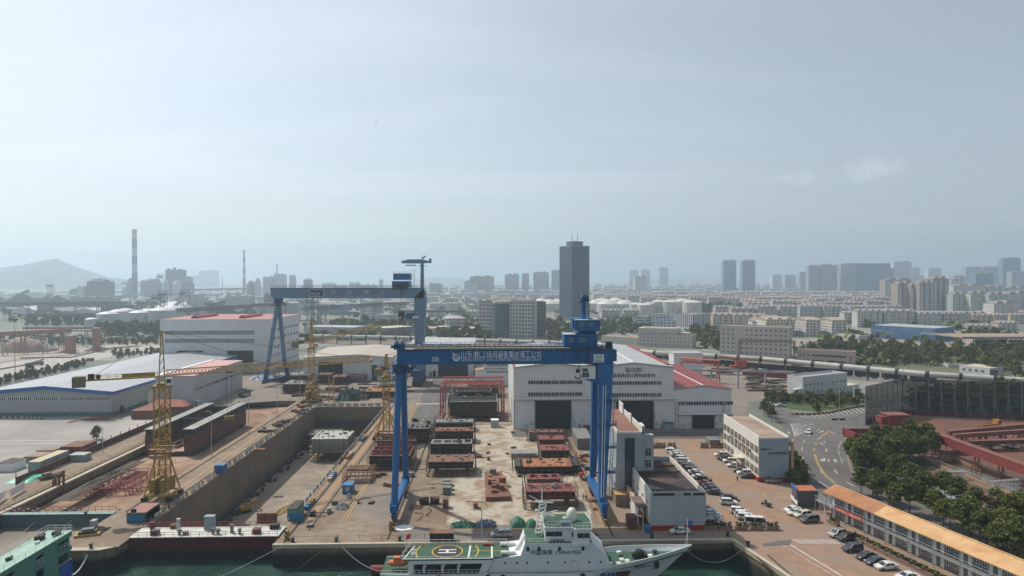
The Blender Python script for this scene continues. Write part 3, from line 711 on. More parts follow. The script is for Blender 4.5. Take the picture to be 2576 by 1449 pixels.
# beige low flat roof hall (behind crane 2) and the big dark door hall
x0,y0=G(*b2(500,640));x1,_=G(*b2(1425,610));zt=GY(*b2(900,400),y0)[1]
t=thing('storage_shed','white shed with one wide dark doorway and a beige roof beyond the dock','shed',(x0,y0,0));ww=x1-x0
b=MB();gable(b,0,ww,0,62,zt-.6,zt+1.2,ww*.62);b.build('wall',white_c,t)
b=MB();gable_roof(b,0,ww,0,62,zt-.6,zt+1.2,ww*.62);b.build('roof',mat('beige_roof_sheet',(.47,.41,.34),.6,var=.15,corr=1.2,joints=(20,0,.3,.6,(.6,.58,.55))),t)
def q2(rx):return GY(*b2(rx,500),y0)[0]-x0
b=MB();b.box(q2(652),q2(900),-.1,.1,1,zt-3);b.build('door',shut_m,t)
b=MB();b.box(q2(1195),q2(1248),-.1,.1,0,9);b.build('door',black_m,t);b=MB();b.box(q2(1160),q2(1280),-2,0,9.6,9.9);b.build('awning',white_p,t)
x0,y0=G(*b2(1560,598));x1,_=G(*b2(2230,595));ww=x1-x0
t=thing('door_hall','dark doored paint hall standing beyond the blue crane girder','workshop',(x0,y0,0));zt=20
b=MB();b.box(0,ww,0,45,0,zt);b.build('wall',white_c,t);b=MB();b.box(-.3,ww+.3,-.3,45.3,zt+.003,zt+.3);b.build('roof',roof_g,t)
def q3(rx):return GY(*b2(rx,500),y0)[0]-x0
for a_,c_ in ((1590,1740),(1868,2170)):b=MB();b.box(q3(a_),q3(c_),-.1,.1,0,16);b.build('door',shut_m,t)
text('lettering','安全第一',.9,ink,t,(q3(1775),-.1,13.2),FR,4.4);b=MB();b.box(q3(1785),q3(1800),-.08,.05,0,3);b.build('door',black_m,t);b=MB();b.box(q3(1812),q3(1842),-.08,.05,0,3.4);b.build('door',black_m,t)
win_row(t,(q3(1780),-.02),(q3(1830),-.02),8,1,2,2.2)
# white office left of fabrication hall
x0,y0=G(*b2(2330,690));x1,_=G(*b2(2620,690));ww=x1-x0
t=thing('white_office','white office with two strip windows beside the fabrication hall','office',(x0,y0,0));
b=MB();b.box(0,ww,0,30,0,14.5);b.build('wall',white_c,t);b=MB();b.box(-.2,ww+.2,-.2,30.2,14.503,14.9);b.build('roof',roof_g,t)
for z_ in (11,7.2):win_row(t,(1.2,-.02),(ww,-.02),z_,11,1.0,1.3,1,False)
text('lettering','安全生产质量第一',1.1,mat('sign_blue_ink',(.02,.07,.2)),t,(.8,-.08,9.2),FR,ww*.8)
bx,by=G(*b2(2240,640));t=thing('brown_strip_roof','narrow lean-to with an orange rusty roof beside the white office','lean-to',(bx,by,0))
b=MB();b.box(0,7,0,55,0,6);b.build('wall',white_c,t);b=MB();b.add([(-.2,-.2,5.9),(7.2,-.2,6.6),(7.2,55.2,6.6),(-.2,55.2,5.9),(-.2,-.2,6.1),(7.2,-.2,6.8),(7.2,55.2,6.8),(-.2,55.2,6.1)],[(0,3,2,1),(4,5,6,7),(0,1,5,4),(1,2,6,5),(2,3,7,6),(3,0,4,7)]);b.build('roof',mat('orange_rust_roof',(.42,.24,.15),.7,var=.3,corr=.8,joints=(0,14,.3,.6)),t)
# ---------------- blocks by pixel corners ----------------
def block(name,label,cat,A,B,ytop_px,depth,wall,roof=None,group=None,par=.9,z=None):
    """flat-roofed block: A->B are the ground ends of its front wall"""
    o,a,L_=frame_of(A,B);zt=z if z else GY(A[0],ytop_px,o[1])[1]
    t=thing(name,label,cat,(o[0],o[1],0),a,group)
    q=MB();q.box(0,L_,0,depth,0,zt);q.build('wall',wall,t)
    if par:
        q=MB();e=.02;w_=.3
        q.box(-e,L_+e,-e,w_,zt,zt+par);q.box(-e,L_+e,depth-w_,depth+e,zt,zt+par);q.box(-e,w_,w_,depth-w_,zt,zt+par);q.box(L_-w_,L_+e,w_,depth-w_,zt,zt+par);q.build('parapet',wall,t)
    q=MB();q.box(.3,L_-.3,.3,depth-.3,zt+.01,zt+.08);q.build('roof',roof or tanroof,t)
    return t,L_,zt
beige_w=mat('beige_wall',(.52,.48,.42),.8,var=.1,vs=.1,streak=.12)
t,L_,zt=block('office_block','beige five storey office with a stepped roof right behind the grey hall roof','office',(1605,871),(1741,877),841.5,20,beige_w)
q=MB();q.box(0,L_*.71,0,20.05,zt-.5,zt+6.2);q.box(L_*.71,L_*.93,6,15,zt,zt+2.6);q.box(L_*.1,L_*.7,3,8,zt+6.2,zt+6.8);q.build('upper_storey',beige_w,t)
for r_ in range(4):win_row(t,(.5,-.02),(L_-.5,-.02),1.6+r_*3.15,14,1.25,1.55)
win_row(t,(.5,-.02),(L_*.71,-.02),zt+1.2,9,1.25,1.55,skip_=(1,8));win_row(t,(L_+.02,0),(L_+.02,20),5,1,1.2,7)
t,L_,zt=block('office_block','beige five storey office with square windows in the middle of the right half','office',(1811,892),(1986,901),821.5,20,beige_w)
for r_ in range(6):win_row(t,(.5,-.02),(L_-.5,-.02),1.8+r_*3.6,14,1.7,1.7,skip_=(3,4) if r_>3 else (3,))
win_row(t,(L_+.02,0),(L_+.02,20),8,1,1.4,10)
pink_w=mat('pink_wall',(.5,.38,.34),.8,var=.1,vs=.1,streak=.1)
t,L_,zt=block('corridor_block','low pinkish two storey block with long corridor windows near the rail line','office',(2005,912),(2150,921),881,11,pink_w)
for r_ in (1.2,5.2):
    win_row(t,(.5,-.02),(9.5,-.02),r_,3,1.5,1.8);win_row(t,(10,-.02),(L_-5,-.02),r_,15,1.9,1.6,2,False,frame=MATS['pink_wall']);win_row(t,(L_-4.5,-.02),(L_,-.02),r_,2,1.3,1.8)
win_row(t,(L_+.02,0),(L_+.02,11),5,2,1.3,1.8)
t,L_,zt=block('gate_office','small white flat building with a cream roof beside the long pipe','office',(2413,941),(2490,950),920,16,mat('pale_wall',(.55,.56,.56),.8,var=.08),mat('cream_roof',(.55,.48,.36),.8),par=.5)
win_row(t,(.5,-.02),(L_*.9,-.02),2.6,4,1.8,1.8);q=MB();q.box(L_,L_+3,0,3,0,zt-.6);q.build('glass_lobby',glass_m,t)
palew=MATS['pale_wall']
# L shaped white two storey building
t,L_,zt=block('port_office','white two storey office with an outside stair near the road junction','office',(2019.5,999.7),(2131,985.5),953,9.5,palew,mat('grey_roof_deck',(.3,.3,.3),.9,var=.2))
for r_ in (1.4,5.4):win_row(t,(.5,-.02),(L_-.5,-.02),r_,11,1.3,1.5,skip_=(5,))
b=MB();b.beam((-3.2,1.0,4.2),(1,-2.2,0.1),.15,.5);b.box(-4.2,-.0,.8,3.0,4.2,4.4);b.rail((-4.2,.8,4.4),(0,.8,4.4),1.1,3);b.beam((-4.1,.9,0),(-4.1,.9,4.2),.2);b.beam((-4.1,2.9,0),(-4.1,2.9,4.2),.2);b.build('stair',white_p,t)
t,L_,zt=block('low_annex','low white annex with a cream roof right of the port office','annex',(2132,985),(2162,980),972,10,palew,MATS['cream_roof'],par=.3)
win_row(t,(.5,-.02),(L_,-.02),1,2,1.2,1.3)
# blue warehouse
bw=mat('faded_blue_cladding',(.09,.2,.38),.6,var=.2,vs=.15,corr=.7,big=(.12,(.2,.3,.42),.48,.7))
t,L_,zt=block('blue_warehouse','long faded blue warehouse with white characters below the apartment rows','warehouse',(2191,849),(2352,860),818,46,bw,roof_g,par=.2)
text('lettering','中发车检',3.2,tw,t,(L_*.79,-.1,6.3),FR,L_*.18)
text('lettering','中国体育彩票',1.4,tw,t,(L_*.02,-.1,7.4),FR,L_*.16)
o_=text('lettering','中发车检',2.6,tw,t,(L_+.1,26,6.3),(R(90),0,R(90)),16)
b=MB();b.box(L_*.09,L_*.13,-.2,.1,0,5.5);b.build('door',black_m,t)
# small grey shed with awning roof and others
for i,(A,B,yt,d,lab) in enumerate((((2105,849),(2160,856),838,12,'grey shed with a white sheet roof in front of the yellow apartments'),((1905,930),(1917,933),926,6,'tiny cream kiosk by the beige office'),((2385,925),(2500,930),918,14,'low brown roofed building among the trees on the right'))):
    t,L_,zt=block('shed',lab,'shed',A,B,yt,d,grey_c,roof_g if i==0 else felt,par=.3)
# hotel like office with the glass drum
t,L_,zt=block('office_tower_block','nine storey pale office with a curved glass bay in its middle','office building',(1204,845),(1335,851),759.5,34,facade('grid_office',(.62,.6,.55),(.05,.06,.07),3.5,3.9,.66,.66))
b=MB();b.lathe([(9.5,0),(9.5,zt-1)],(L_*.45,1.5,0),24);b.lathe([(10.2,zt-1),(10.2,zt+1.5)],(L_*.45,1.5,0),24,1);b.build('glass_bay',[facade('curtain_glass',(.16,.22,.25),(.05,.08,.1),1.2,1.9,.9,.85),cream_w],t)
b=MB();b.box(4,L_-4,8,22,zt,zt+3.4);b.box(L_*.2,L_*.6,10,18,zt+3.4,zt+5);b.build('roof_house',cream_w,t)
b=MB()
for i in range(14):b.box(1+i*3.9,1.5+i*3.9,-.5,0,0,zt)
b.build('pilaster',cream_w,t)
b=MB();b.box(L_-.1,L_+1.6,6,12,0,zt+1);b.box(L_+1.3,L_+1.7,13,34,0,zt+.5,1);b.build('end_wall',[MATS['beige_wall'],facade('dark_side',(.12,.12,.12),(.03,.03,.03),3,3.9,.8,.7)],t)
# dark glass tower
cx,cy=G(1438,806)
t=thing('glass_tower','tall dark grey glass office tower rising above everything in the centre','skyscraper',(cx,cy,0),R(28))
gl=facade('tower_glass',(.085,.125,.17),(.015,.035,.06),1.55,3.7,.86,.62,var=.2,gr=.3);gl2=MATS['tower_glass']
zt=GY(1438,619,cy)[1]
b=MB();b.box(0,33,0,33,0,zt);b.build('wall',gl,t)
b=MB();b.box(-.25,33.25,-.25,33.25,zt,zt+1.1);b.build('parapet',steel_g,t)
b=MB();b.prism([(8,6),(25,6),(27,16),(25,26),(8,26),(6,16)],zt+1,zt+8);b.build('roof_house',mat('tower_top',(.1,.11,.12),.6),t)
for xx in (12,22):b=MB();b.tube((xx,16,zt+8),(xx,16,zt+24),.4,.15,6);b.tube((xx,16,zt+12),(xx,16,zt+14),.9,n=6);b.build('antenna',steel_g,t)
# low white hospital row
def arch_block(A,B,yt,d,lab,m_):return block('white_block',lab,'apartment block',A,B,yt,d,m_,par=1.0)
wf=facade('white_strip',(.58,.6,.62),(.09,.11,.14),3.2,40,.45,.8,var=.05)
wf2=facade('white_rooms',(.55,.56,.58),(.1,.12,.15),4.6,3.8,.45,.5,var=.08)
block('white_block','white four storey block with arched roofline in front of the big tanks','office',(1630,824),(1700,826),791,30,wf2)
block('white_block','white block with tall dark window strips right of the arched block','office',(1690,828),(1742,832),790,34,wf)
block('white_block','lower bluish white block in front of the arched block','office',(1640,832),(1692,834),806,14,wf2)
block('white_block','bluish white slab at the left end of the white blocks','office',(1597,824),(1629,825),797,30,facade('blue_white',(.45,.5,.55),(.1,.14,.18),3,3.6,.8,.35))
block('tile_roof_block','long low white row with tilted roof panels right of the blue crane house','low building',(1513,862),(1600,868),845,16,cream_w,tanroof,par=.2)
# round pavilion
px_,py_=G(1105,842)
t=thing('pavilion','round drum building on a wide low pink roofed podium in the middle distance','pavilion',(px_,py_,0))
b=MB();b.box(-24,40,-4,26,0,7);b.box(-2,22,-8,8,0,9.5);b.lathe([(22,0),(22,6.5)],(36,2,0),24);b.build('podium',cream_w,t)
b=MB();b.box(-24.4,40.4,-4.4,26.4,7.0,7.4);b.lathe([(22.6,6.5),(22.6,6.9),(1,8.2)],(36,2,0),24);b.build('podium_roof',mat('salmon_roof',(.48,.3,.25),.8,var=.1),t)
b=MB();b.lathe([(11,7),(11,17),(13,17.2),(13,18),(7,20.5),(.5,21)],(16,10,0),24);b.build('drum',facade('drum_wall',(.4,.4,.4),(.1,.11,.12),2.6,5,.6,.4),t)
b=MB();b.box(0,1,0,1,0,1)
for i,(A,B,yt,d,lab,m_) in enumerate((((929,848),(970,852),823,40,'brown grey warehouse with a beige roof left of the round pavilion',mat('taupe_wall',(.26,.24,.22),.8,var=.1,corr=1.)),((765,850),(890,853),822,30,'long low grey shed with a pale roof behind the grey gantry',grey_c),((906,812),(936,814),756,20,'white six storey block behind the grey gantry leg',wf2),((940,822),(980,824),790,18,'white strip windowed office under the far conveyor',wf2))):
    block('warehouse' if i<2 else 'office_block',lab,'warehouse' if i<2 else 'office',A,B,yt,d,m_,MATS['cream_roof'] if i==0 else roof_g,par=.3)
# ---------------- trees ----------------
def leafmat(name,a,b_):
    k=NT(name);oi=k.n('ShaderNodeObjectInfo')
    c=k.mix(k.ramp(k.noise(.9,3),.35,.65),c4(a),c4(b_));c=k.mix(oi.outputs['Random'],c,k.mix(1.,c,(1.25,1.1,.7,1),'MULTIPLY'))
    k.set(k.b.inputs['Base Color'],c);k.b.inputs['Roughness'].default_value=.7;k.b.inputs['Specular IOR Level'].default_value=.2
    MATS[name]=k.m;return k.m
leaf_d=leafmat('dark_foliage',(.055,.08,.026),(.13,.15,.052));leaf_l=leafmat('light_foliage',(.085,.11,.035),(.16,.17,.07))
bark=mat('bark',(.11,.085,.065),.9,var=.3,vs=2.)
def crown_mesh(name,seed,H,Rr,z0,nclump,nleaf,ls,m_,flat=.6,cone=0.):
    r=random.Random(seed);q=MB()
    for c in range(nclump):
        u=r.random();zz=z0+(H-z0)*u**(.8);k_=math.sin(math.pi*(.15+.8*(zz-z0)/(H-z0))) if not cone else 1-.85*(zz-z0)/(H-z0)
        an=r.uniform(0,6.28);rr=Rr*k_*math.sqrt(r.random())*.9;cr=Rr*r.uniform(.25,.45)*(1-.4*cone)
        cx_,cy_=rr*math.cos(an),rr*math.sin(an)
        for i in range(nleaf):
            d=Vector((r.gauss(0,1),r.gauss(0,1),r.gauss(0,1)));d.normalize();d *= cr*r.uniform(.5,1.05);d.z *= flat
            p=Vector((cx_,cy_,zz))+d;n_=Vector((r.gauss(0,1),r.gauss(0,1),r.gauss(.6,1))).normalized()
            a=n_.orthogonal().normalized();e=n_.cross(a);s_=ls*r.uniform(.6,1.3)
            q.poly([p-a*s_,p-e*s_*.6,p+a*s_,p+e*s_*.6])
    me=q.mesh(name,m_);return me
def trunk_mesh(seed,H,r0,lean=.1,limbs=5):
    r=random.Random(seed);q=MB();p=Vector((0,0,-.1));pts=[p]
    for i in range(4):p=p+Vector((r.uniform(-lean,lean)*H*.2,r.uniform(-lean,lean)*H*.2,H*.21));pts.append(p)
    for i in range(4):q.tube(pts[i],pts[i+1],r0*(1-i*.2),r0*(1-(i+1)*.2),6,cap=False)
    for i in range(limbs):
        a=r.uniform(0,6.28);s_=pts[2+i % 2];q.tube(s_,s_+Vector((math.cos(a)*H*.2,math.sin(a)*H*.2,H*.16)),r0*.35,r0*.1,4,cap=False)
    return q.mesh('trunk',bark)
def tree_proto(name,crown,trunk,cat='tree'):
    t=thing(name,'',cat);link('crown',crown,t);link('trunk',trunk,t);return freeze(t)
PINE=[tree_proto('pine_tree',crown_mesh('crown',s_,8.6,3.0,3.6,36,110,.23,leaf_d,.6),trunk_mesh(s_,8,.2,.22)) for s_ in (1,2,3)]
BROAD=[tree_proto('broadleaf_tree',crown_mesh('crown',s_,8.5,3.9,1.6,26,74,.42,leaf_d if s_ % 2 else leaf_l,.8),trunk_mesh(s_,7,.22)) for s_ in (11,12,13,14)]
FARB=[tree_proto('broadleaf_tree',crown_mesh('crown',s_,9,4.6,1.0,18,30,.78,leaf_d if s_ % 2 else leaf_l,.8),trunk_mesh(s_,7,.25,limbs=2)) for s_ in (21,22,23)]
SHRUB=[tree_proto('shrub',crown_mesh('crown',s_,2.2,1.3,.3,14,40,.2,leaf_d if s_ % 2 else leaf_l,.8),trunk_mesh(s_,1.4,.08),'shrub') for s_ in (41,42)]
def inpoly(x,y,P_):
    c=False;n=len(P_)
    for i in range(n):
        (x1,y1),(x2,y2)=P_[i],P_[i-1]
        if (y1>y) != (y2>y) and x<(x2-x1)*(y-y1)/(y2-y1)+x1:c=not c
    return c
def wood(poly,gap,protos,label,group,seed=0,sc=(.8,1.2),maxn=60,cat='tree'):
    nm={'bush':'bush','hedge':'bush'}.get(cat)
    """trees scattered over a patch of ground whose outline was measured on the picture"""
    W_=[G(*p) for p in poly];r=random.Random(seed);x0,x1=min(p[0] for p in W_),max(p[0] for p in W_);y0,y1=min(p[1] for p in W_),max(p[1] for p in W_)
    pts=[];tries=0
    while len(pts)<maxn and tries<maxn*40:
        tries+=1;x,y=r.uniform(x0,x1),r.uniform(y0,y1)
        if not inpoly(x,y,W_) or any((x-a)**2+(y-b)**2<gap*gap for a,b in pts):continue
        pts.append((x,y));s_=r.uniform(*sc)
        place(r.choice(protos),(x,y,0),r.uniform(0,6.28),label,group,cat,(s_,s_,s_*r.uniform(.9,1.15)),nm)
def row_trees(pts,protos,label,group,seed=0,sc=(.85,1.15),cat='tree'):
    r=random.Random(seed)
    for p in pts:
        s_=r.uniform(*sc);x,y=G(*p);place(r.choice(protos),(x,y,0),r.uniform(0,6.28),label,group,cat,s_)
def b4(rx,ry):return (1917+rx/3.906,798.7+ry/3.906)
def c4p(rx,ry):return (1917+rx/3.906,1090+ry/3.906)
wood([c4p(860,300),c4p(1250,215),c4p(1640,200),c4p(1680,290),c4p(1230,330),c4p(960,480)],3.2,PINE,'bushy dark green pine in the thick clump between the road bend and the red conveyor','pines between road and red conveyor',3,(.8,1.25),36)
row_trees([c4p(*p) for p in ((970,600),(1100,640),(1240,690),(1440,790),(1700,870),(1850,960),(2050,1010),(2210,1090),(2370,1170),(2520,1220),(1130,700),(1300,770),(1780,930),(1960,1060),(2140,1130),(2300,1220),(2460,1290))],PINE,'dark green pine in the row right behind the long orange roof','pines behind the orange roofed block',4,(.8,1.1))
row_trees([c4p(*p) for p in ((1110,490),(1340,560),(1470,640),(1600,690),(1790,690),(1935,785),(2095,870),(2300,900),(2465,1030),(900,330),(2560,1010))],PINE,'slim tall pine standing along the far side of the service road','pines beyond the service road',5,(.95,1.2))
wood([c4p(940,400),c4p(1500,560),c4p(1800,700),c4p(1300,620),c4p(960,500)],3,SHRUB,'round dark shrub in the bed beside the service road','shrubs beside the service road',6,(1,1.8),22,'shrub')
wood([c4p(1500,620),c4p(2576,1100),c4p(2576,1260),c4p(1800,800)],4,SHRUB,'round dark shrub in the lower bed near the right edge','shrubs in the right edge bed',7,(1,1.9),26,'shrub')
wood([(2012,873),(2190,875),(2360,880),(2410,905),(2300,922),(2190,915),(2010,880)],7,BROAD,'green tree in the belt between the pink block and the blue warehouse','trees by the blue warehouse',8,(.8,1.25),56)
wood([(2400,880),(2576,885),(2576,950),(2540,952),(2400,925)],8,BROAD,'green tree on the right edge beneath the station canopy','trees at the right edge',9,(.8,1.2),34)
wood([(2440,840),(2560,850),(2530,870),(2420,862)],12,FARB,'green tree behind the blue warehouse end','trees behind the blue warehouse',10,(.8,1.2),18)
wood([(1925,1000),(2030,1004),(2040,1016),(1930,1014)],4,BROAD,'bushy tree below the white port office','trees below the port office',12,(.35,.55),18)
wood([(2045,1003),(2170,1000),(2165,1022),(2060,1037),(2030,1030)],4.2,BROAD,'tree on the grass island at the junction','trees on the junction island',13,(.38,.6),18)
wood([(1364,815),(1410,810),(1440,840),(1400,858),(1366,850)],8,FARB,'green tree between the pale office and the glass tower','trees left of the glass tower',14,(.8,1.1),26)
wood([(1500,812),(1600,812),(1603,842),(1500,846)],11,FARB,'green tree right of the glass tower foot','trees right of the glass tower',15,(.8,1.1),28)
wood([(1765,778),(1865,778),(1868,790),(1765,790)],15,FARB,'dark tree in the belt right of the white tanks','trees right of the tanks',16,(1.2,1.7),24)
wood([(1735,840),(1810,845),(1808,882),(1770,876)],7,FARB,'dark green tree between the two beige offices','trees between the beige offices',17,(.9,1.3),20)
wood([(902,812),(1041,812),(1041,835),(975,838)],12,FARB,'green tree behind the grey gantry crane girder','trees behind the grey gantry crane',18,(1,1.4),26)
wood([(1065,845),(1205,845),(1230,858),(1075,852)],9,FARB,'green tree in front of the round pavilion','trees before the round pavilion',19,(.8,1.2),22)
wood([(243,828),(402,828),(402,845),(243,845)],10,FARB,'dark tree in the belt before the white tanks on the left','trees before the left tanks',20,(.9,1.25),50)
wood([(67,812),(215,812),(215,820),(67,820)],14,FARB,'dark tree below the far conveyor on the left','trees below the left conveyor',21,(1,1.4),20)
wood([(125,858),(400,858),(400,868),(125,868)],6,FARB,'low green bush in the hedge behind the pink trestles','hedge bushes behind the pink trestles',22,(.45,.6),44,'bush')
wood([(280,890),(400,884),(402,892),(285,903)],5,FARB,'small dark bush along the railway sidings','bushes along the sidings',23,(.35,.5),24,'bush')
wood([(-10,962),(205,916),(215,922),(-10,975)],4,BROAD,'bush of the long hedge by the left warehouse','hedge by the left warehouse',24,(.35,.5),60,'bush')
place(BROAD[0],(*G(75,950),0),1,'rounded dark tree standing out of the hedge near the lamp mast',None,None,.9)
wood([c4p(265,300),c4p(330,260),c4p(440,500),c4p(300,520)],2.2,SHRUB,'dense dark shrub between the office end wall and the road','shrubs beside the office end wall',25,(1.2,2.),22,'shrub')
row_trees([(1922,1046),(1934,1052),(1940,1060),(1926,1040)],PINE,'dark pine above the office courtyard fence','pines above the office',26,(.6,.8))
place(BROAD[3],(*G(243,1105),0),1,'yellowish green bush growing over the red brown fence',None,'bush',.55)
row_trees([c4p(0,0)],SHRUB,'spare',None) if 0 else None
# ---------------- far hills ----------------
def ridge(name,pts,D,dep,m_,sub=5,rough=6):
    r=random.Random(5);P_=[]
    for (xa,ya),(xb,yb) in zip(pts,pts[1:]):
        for i in range(sub):u=i/sub;P_.append((xa+(xb-xa)*u,ya+(yb-ya)*u))
    P_.append(pts[-1]);q=MB();rows=[(-1,0),(-.6,.35),(-.3,.72),(0,1),(.5,.6),(1,0)];n=len(P_);vs=[]
    for f,hgt in rows:
        for px,py in P_:
            X,Z=GY(px,py,D);Z=max(Z,0);zz=Z*hgt;
            if 0<hgt<1:zz+=r.uniform(-1,1)*rough*2.2
            elif hgt==1:zz+=r.uniform(-.6,.6)*rough
            vs.append((X,D+f*dep,max(zz,-1)))
    q.add(vs,[(j*n+i,j*n+i+1,(j+1)*n+i+1,(j+1)*n+i) for j in range(len(rows)-1) for i in range(n-1)])
    struct(name,q,m_)
hill_m=mat('hill_green',(.045,.075,.06),.9,vs=.003,var=.35)
ridge('hills',[(-260,704),(-200,690),(-120,680),(-60,682),(0,674),(30,669),(75,663),(100,656),(125,652),(142,650),(160,661),(185,671),(195,673),(210,681),(240,692),(268,698),(300,701),(345,706.5)],5200,700,hill_m,rough=3)
ridge('hills',[(1020,706),(1050,701),(1100,698),(1160,700),(1210,706)],9000,500,hill_m,rough=2)
ridge('hills',[(1600,705),(1650,699),(1700,696.5),(1760,698),(1820,703),(1860,706)],11000,800,hill_m,rough=3)
# ---------------- towers of the city ----------------
F_=dict(
 t_gr=facade('far_tower_grey',(0.38,0.40,0.42),(.12,.14,.17),3.4,3.0,.5,.5),
 t_br=facade('far_tower_taupe',(0.38,0.33,0.31),(.1,.1,.11),3.4,3.0,.5,.5),
 t_bl=facade('far_tower_blueglass',(0.18,0.26,0.33),(.07,.12,.17),4.,3.6,.7,.6),
 t_wh=facade('far_tower_white',(0.64,0.65,0.67),(.16,.18,.2),3.6,3.1,.5,.45),
 bal=facade('apartment_balconies',(0.67,0.64,0.59),(.14,.14,.15),3.6,3.0,.62,.5,band=(.22,(.6,.6,.58))),
 brn=facade('brown_apartments',(0.38,0.30,0.27),(.1,.09,.09),3.4,3.0,.55,.5,band=(.18,(.48,.44,.4))),
 pch=facade('peach_apartments',(0.64,0.46,0.35),(.14,.12,.11),3.5,3.0,.5,.5),
 pnk=facade('pink_apartments',(0.58,0.47,0.44),(.14,.13,.13),3.8,3.0,.5,.5),
 yel=facade('yellow_apartments',(0.70,0.56,0.36),(.14,.13,.12),3.6,3.0,.5,.5,band=(.25,(.6,.6,.6))),
 wht=facade('white_apartments',(0.64,0.63,0.59),(.14,.15,.16),4.0,3.0,.5,.55,band=(.16,(.6,.6,.58))),
 grn=facade('green_glass_apartments',(0.51,0.56,0.54),(.12,.18,.18),3.2,3.0,.65,.55,band=(.2,(.52,.52,.48))))
far_roof=mat('far_roof',(.36,.34,.32),.8,var=.2,vs=.02);pink_roof=mat('far_tile_roof',(.4,.32,.28),.8,var=.2,vs=.02);grey_roof=mat('far_grey_roof',(.34,.33,.33),.8,var=.2,vs=.02)
def tower(name,label,px0,px1,yt,yb,m_,depth=None,rz=0,top=True,group=None,cat='tower block',bays=0,bm=None,rough=0):
    x0,Y=G(px0,yb);x1=GY(px1,yb,Y)[0];zt=GY((px0+px1)/2,yt,Y)[1];w_=x1-x0;depth=depth or max(14,min(w_*.6,30))
    t=thing(name,label,cat,(x0,Y,0),rz,group)
    q=MB();q.box(0,w_,0,depth,0,zt)
    if bays:
        for i in range(bays):xa=w_*(i+.18)/bays;q.box(xa,xa+w_/bays*.5,-1.5,0,0,zt-(1.5 if i % 2 else 3.5),1)
    q.build('wall',[m_,bm or m_],t)
    q=MB();q.box(-.3,w_+.3,-.3,depth+.3,zt,zt+1)
    if top:
        q.box(w_*.2,w_*.45,3,depth-3,zt+1,zt+4.5);q.box(w_*.6,w_*.85,3,depth-3,zt+1,zt+5.5)
    q.build('roof',far_roof,t);return t
T=lambda*a,**k_:tower('tower_block',*a,**k_)
g1='towers along the skyline on the right'
for i,(a,c_,yt,yb,m_) in enumerate(((2034,2060,669,741,'t_gr'),(2062,2095,667,741,'t_gr'),(2095,2112,669,740,'t_gr'),(2115,2153,665,741,'t_gr'))):
    T('grey residential tower %s of the dense cluster on the right skyline' % ('first','second','third','fourth')[i],a,c_,yt,yb,F_[m_],bays=3,group=g1)
tower('glass_block','broad blue glass office slab in the dense skyline cluster',2153,2240,663,740,F_['t_bl'],depth=40,top=False);tower('glass_block','narrow bluish slab between the blue glass slab and the pale tower',2240,2248,675,740,F_['t_bl'],top=False)
T('pale tower with a notched crown right of the blue glass slab',2248,2293,660,738,F_['t_wh'],bays=3)
for a,c_,yt,yb,lab,m_ in ((2294,2314,675,735,'slim white tower right of the notched pale tower','t_wh'),(2335,2367,676,735,'white twin shafted tower above the brown towers','t_wh'),(2429,2471,673,735,'broad pale tower above the cream blocks on the right','t_gr'),(2474,2519,672,735,'second broad pale tower beside the blue corner tower','t_gr'),(2523,2567,650,738,'tall blue glass tower with an open crown at the right edge','t_bl'),(2012,2033,686,735,'stepped grey tower left of the dense skyline cluster','t_gr'),(1975,2002,693,733,'low grey tower with a white base in the right distance','t_gr'),(1943,1966,693,735,'white slab tower in the right distance','t_wh'),(1820,1852,656,738,'left one of the two alike pale glass towers','t_bl'),(1868,1900,656,740,'right one of the two alike pale glass towers','t_bl'),(1659,1681,674,726,'lone grey tower between the tanks and the twin towers','t_gr'),(1583,1605,682,729,'pale tower left of the striped slab','t_wh'),(1613,1636,680,729,'pale tower behind the striped slab','t_wh'),(1388,1411,681,742,'grey tower peeking left of the dark glass tower','t_gr'),(1342,1381,686,741,'stepped grey tower group left of the dark glass tower','t_gr'),(1313,1331,690,741,'slim grey tower in the left centre skyline','t_gr'),(1270,1306,691,741,'grey tower with jagged roof in the left centre skyline','t_gr'),(1182,1243,696,742,'row of joined taupe towers left of centre','t_br'),(1168,1200,709,750,'black and white tower with a stepped stripe','t_wh'),(1597,1626,697,744,'white and grey striped slab tower','t_wh'),(500,513,682,722,'slim hazy tower between the chimneys','t_gr'),(515,549,681,722,'wide hazy tower between the chimneys','t_gr'),(484,500,694,722,'short hazy tower between the chimneys','t_gr'),(2305,2330,695,733,'short pale tower behind the brown towers','t_wh'),(2545,2600,684,741,'grey tower at the far right edge','t_gr'),(2400,2428,695,740,'short grey tower left of the broad pale towers','t_gr'),(2455,2500,688,745,'blue and grey low tower before the broad pale towers','t_bl')):
    T(lab,a,c_,yt,yb,F_[m_],bays=2)
for i,(a,c_,yt,yb) in enumerate(((2259,2296,714,789),(2292,2314,719,790),(2313,2350,713,791))):
    tower('brown_tower','tall brown residential tower with cream balconies, %s of three' % ('left','middle','right')[i],a,c_,yt,yb,F_['brn'],bays=3,bm=F_['bal'],depth=22)
tower('brown_tower','brown tower with a lighter side wall right of the trio',2346,2386,702,786,F_['brn'],bays=3,bm=F_['bal'],depth=26);tower('brown_tower','brown tower with a jagged roof behind the trio',2227,2292,704,762,F_['brn'],bays=4,bm=F_['bal'],depth=26)
g2='cream mid rise blocks on the right'
for i,(a,c_,yt,yb,m_) in enumerate(((2397,2440,741,788,'grn'),(2442,2485,739,789,'bal'),(2488,2530,742,790,'grn'),(2532,2590,740,790,'bal'),(2398,2480,719,760,'bal'),(2484,2530,722,760,'grn'),(2533,2590,724,760,'bal'),(2395,2428,703,745,'brn'),(2500,2560,765,808,'bal'))):
    tower('midrise_block','cream balconied mid rise block in the stack of rows at the right',a,c_,yt,yb,F_[m_],group=g2,bays=3,bm=F_['bal'],top=True,cat='apartment block')
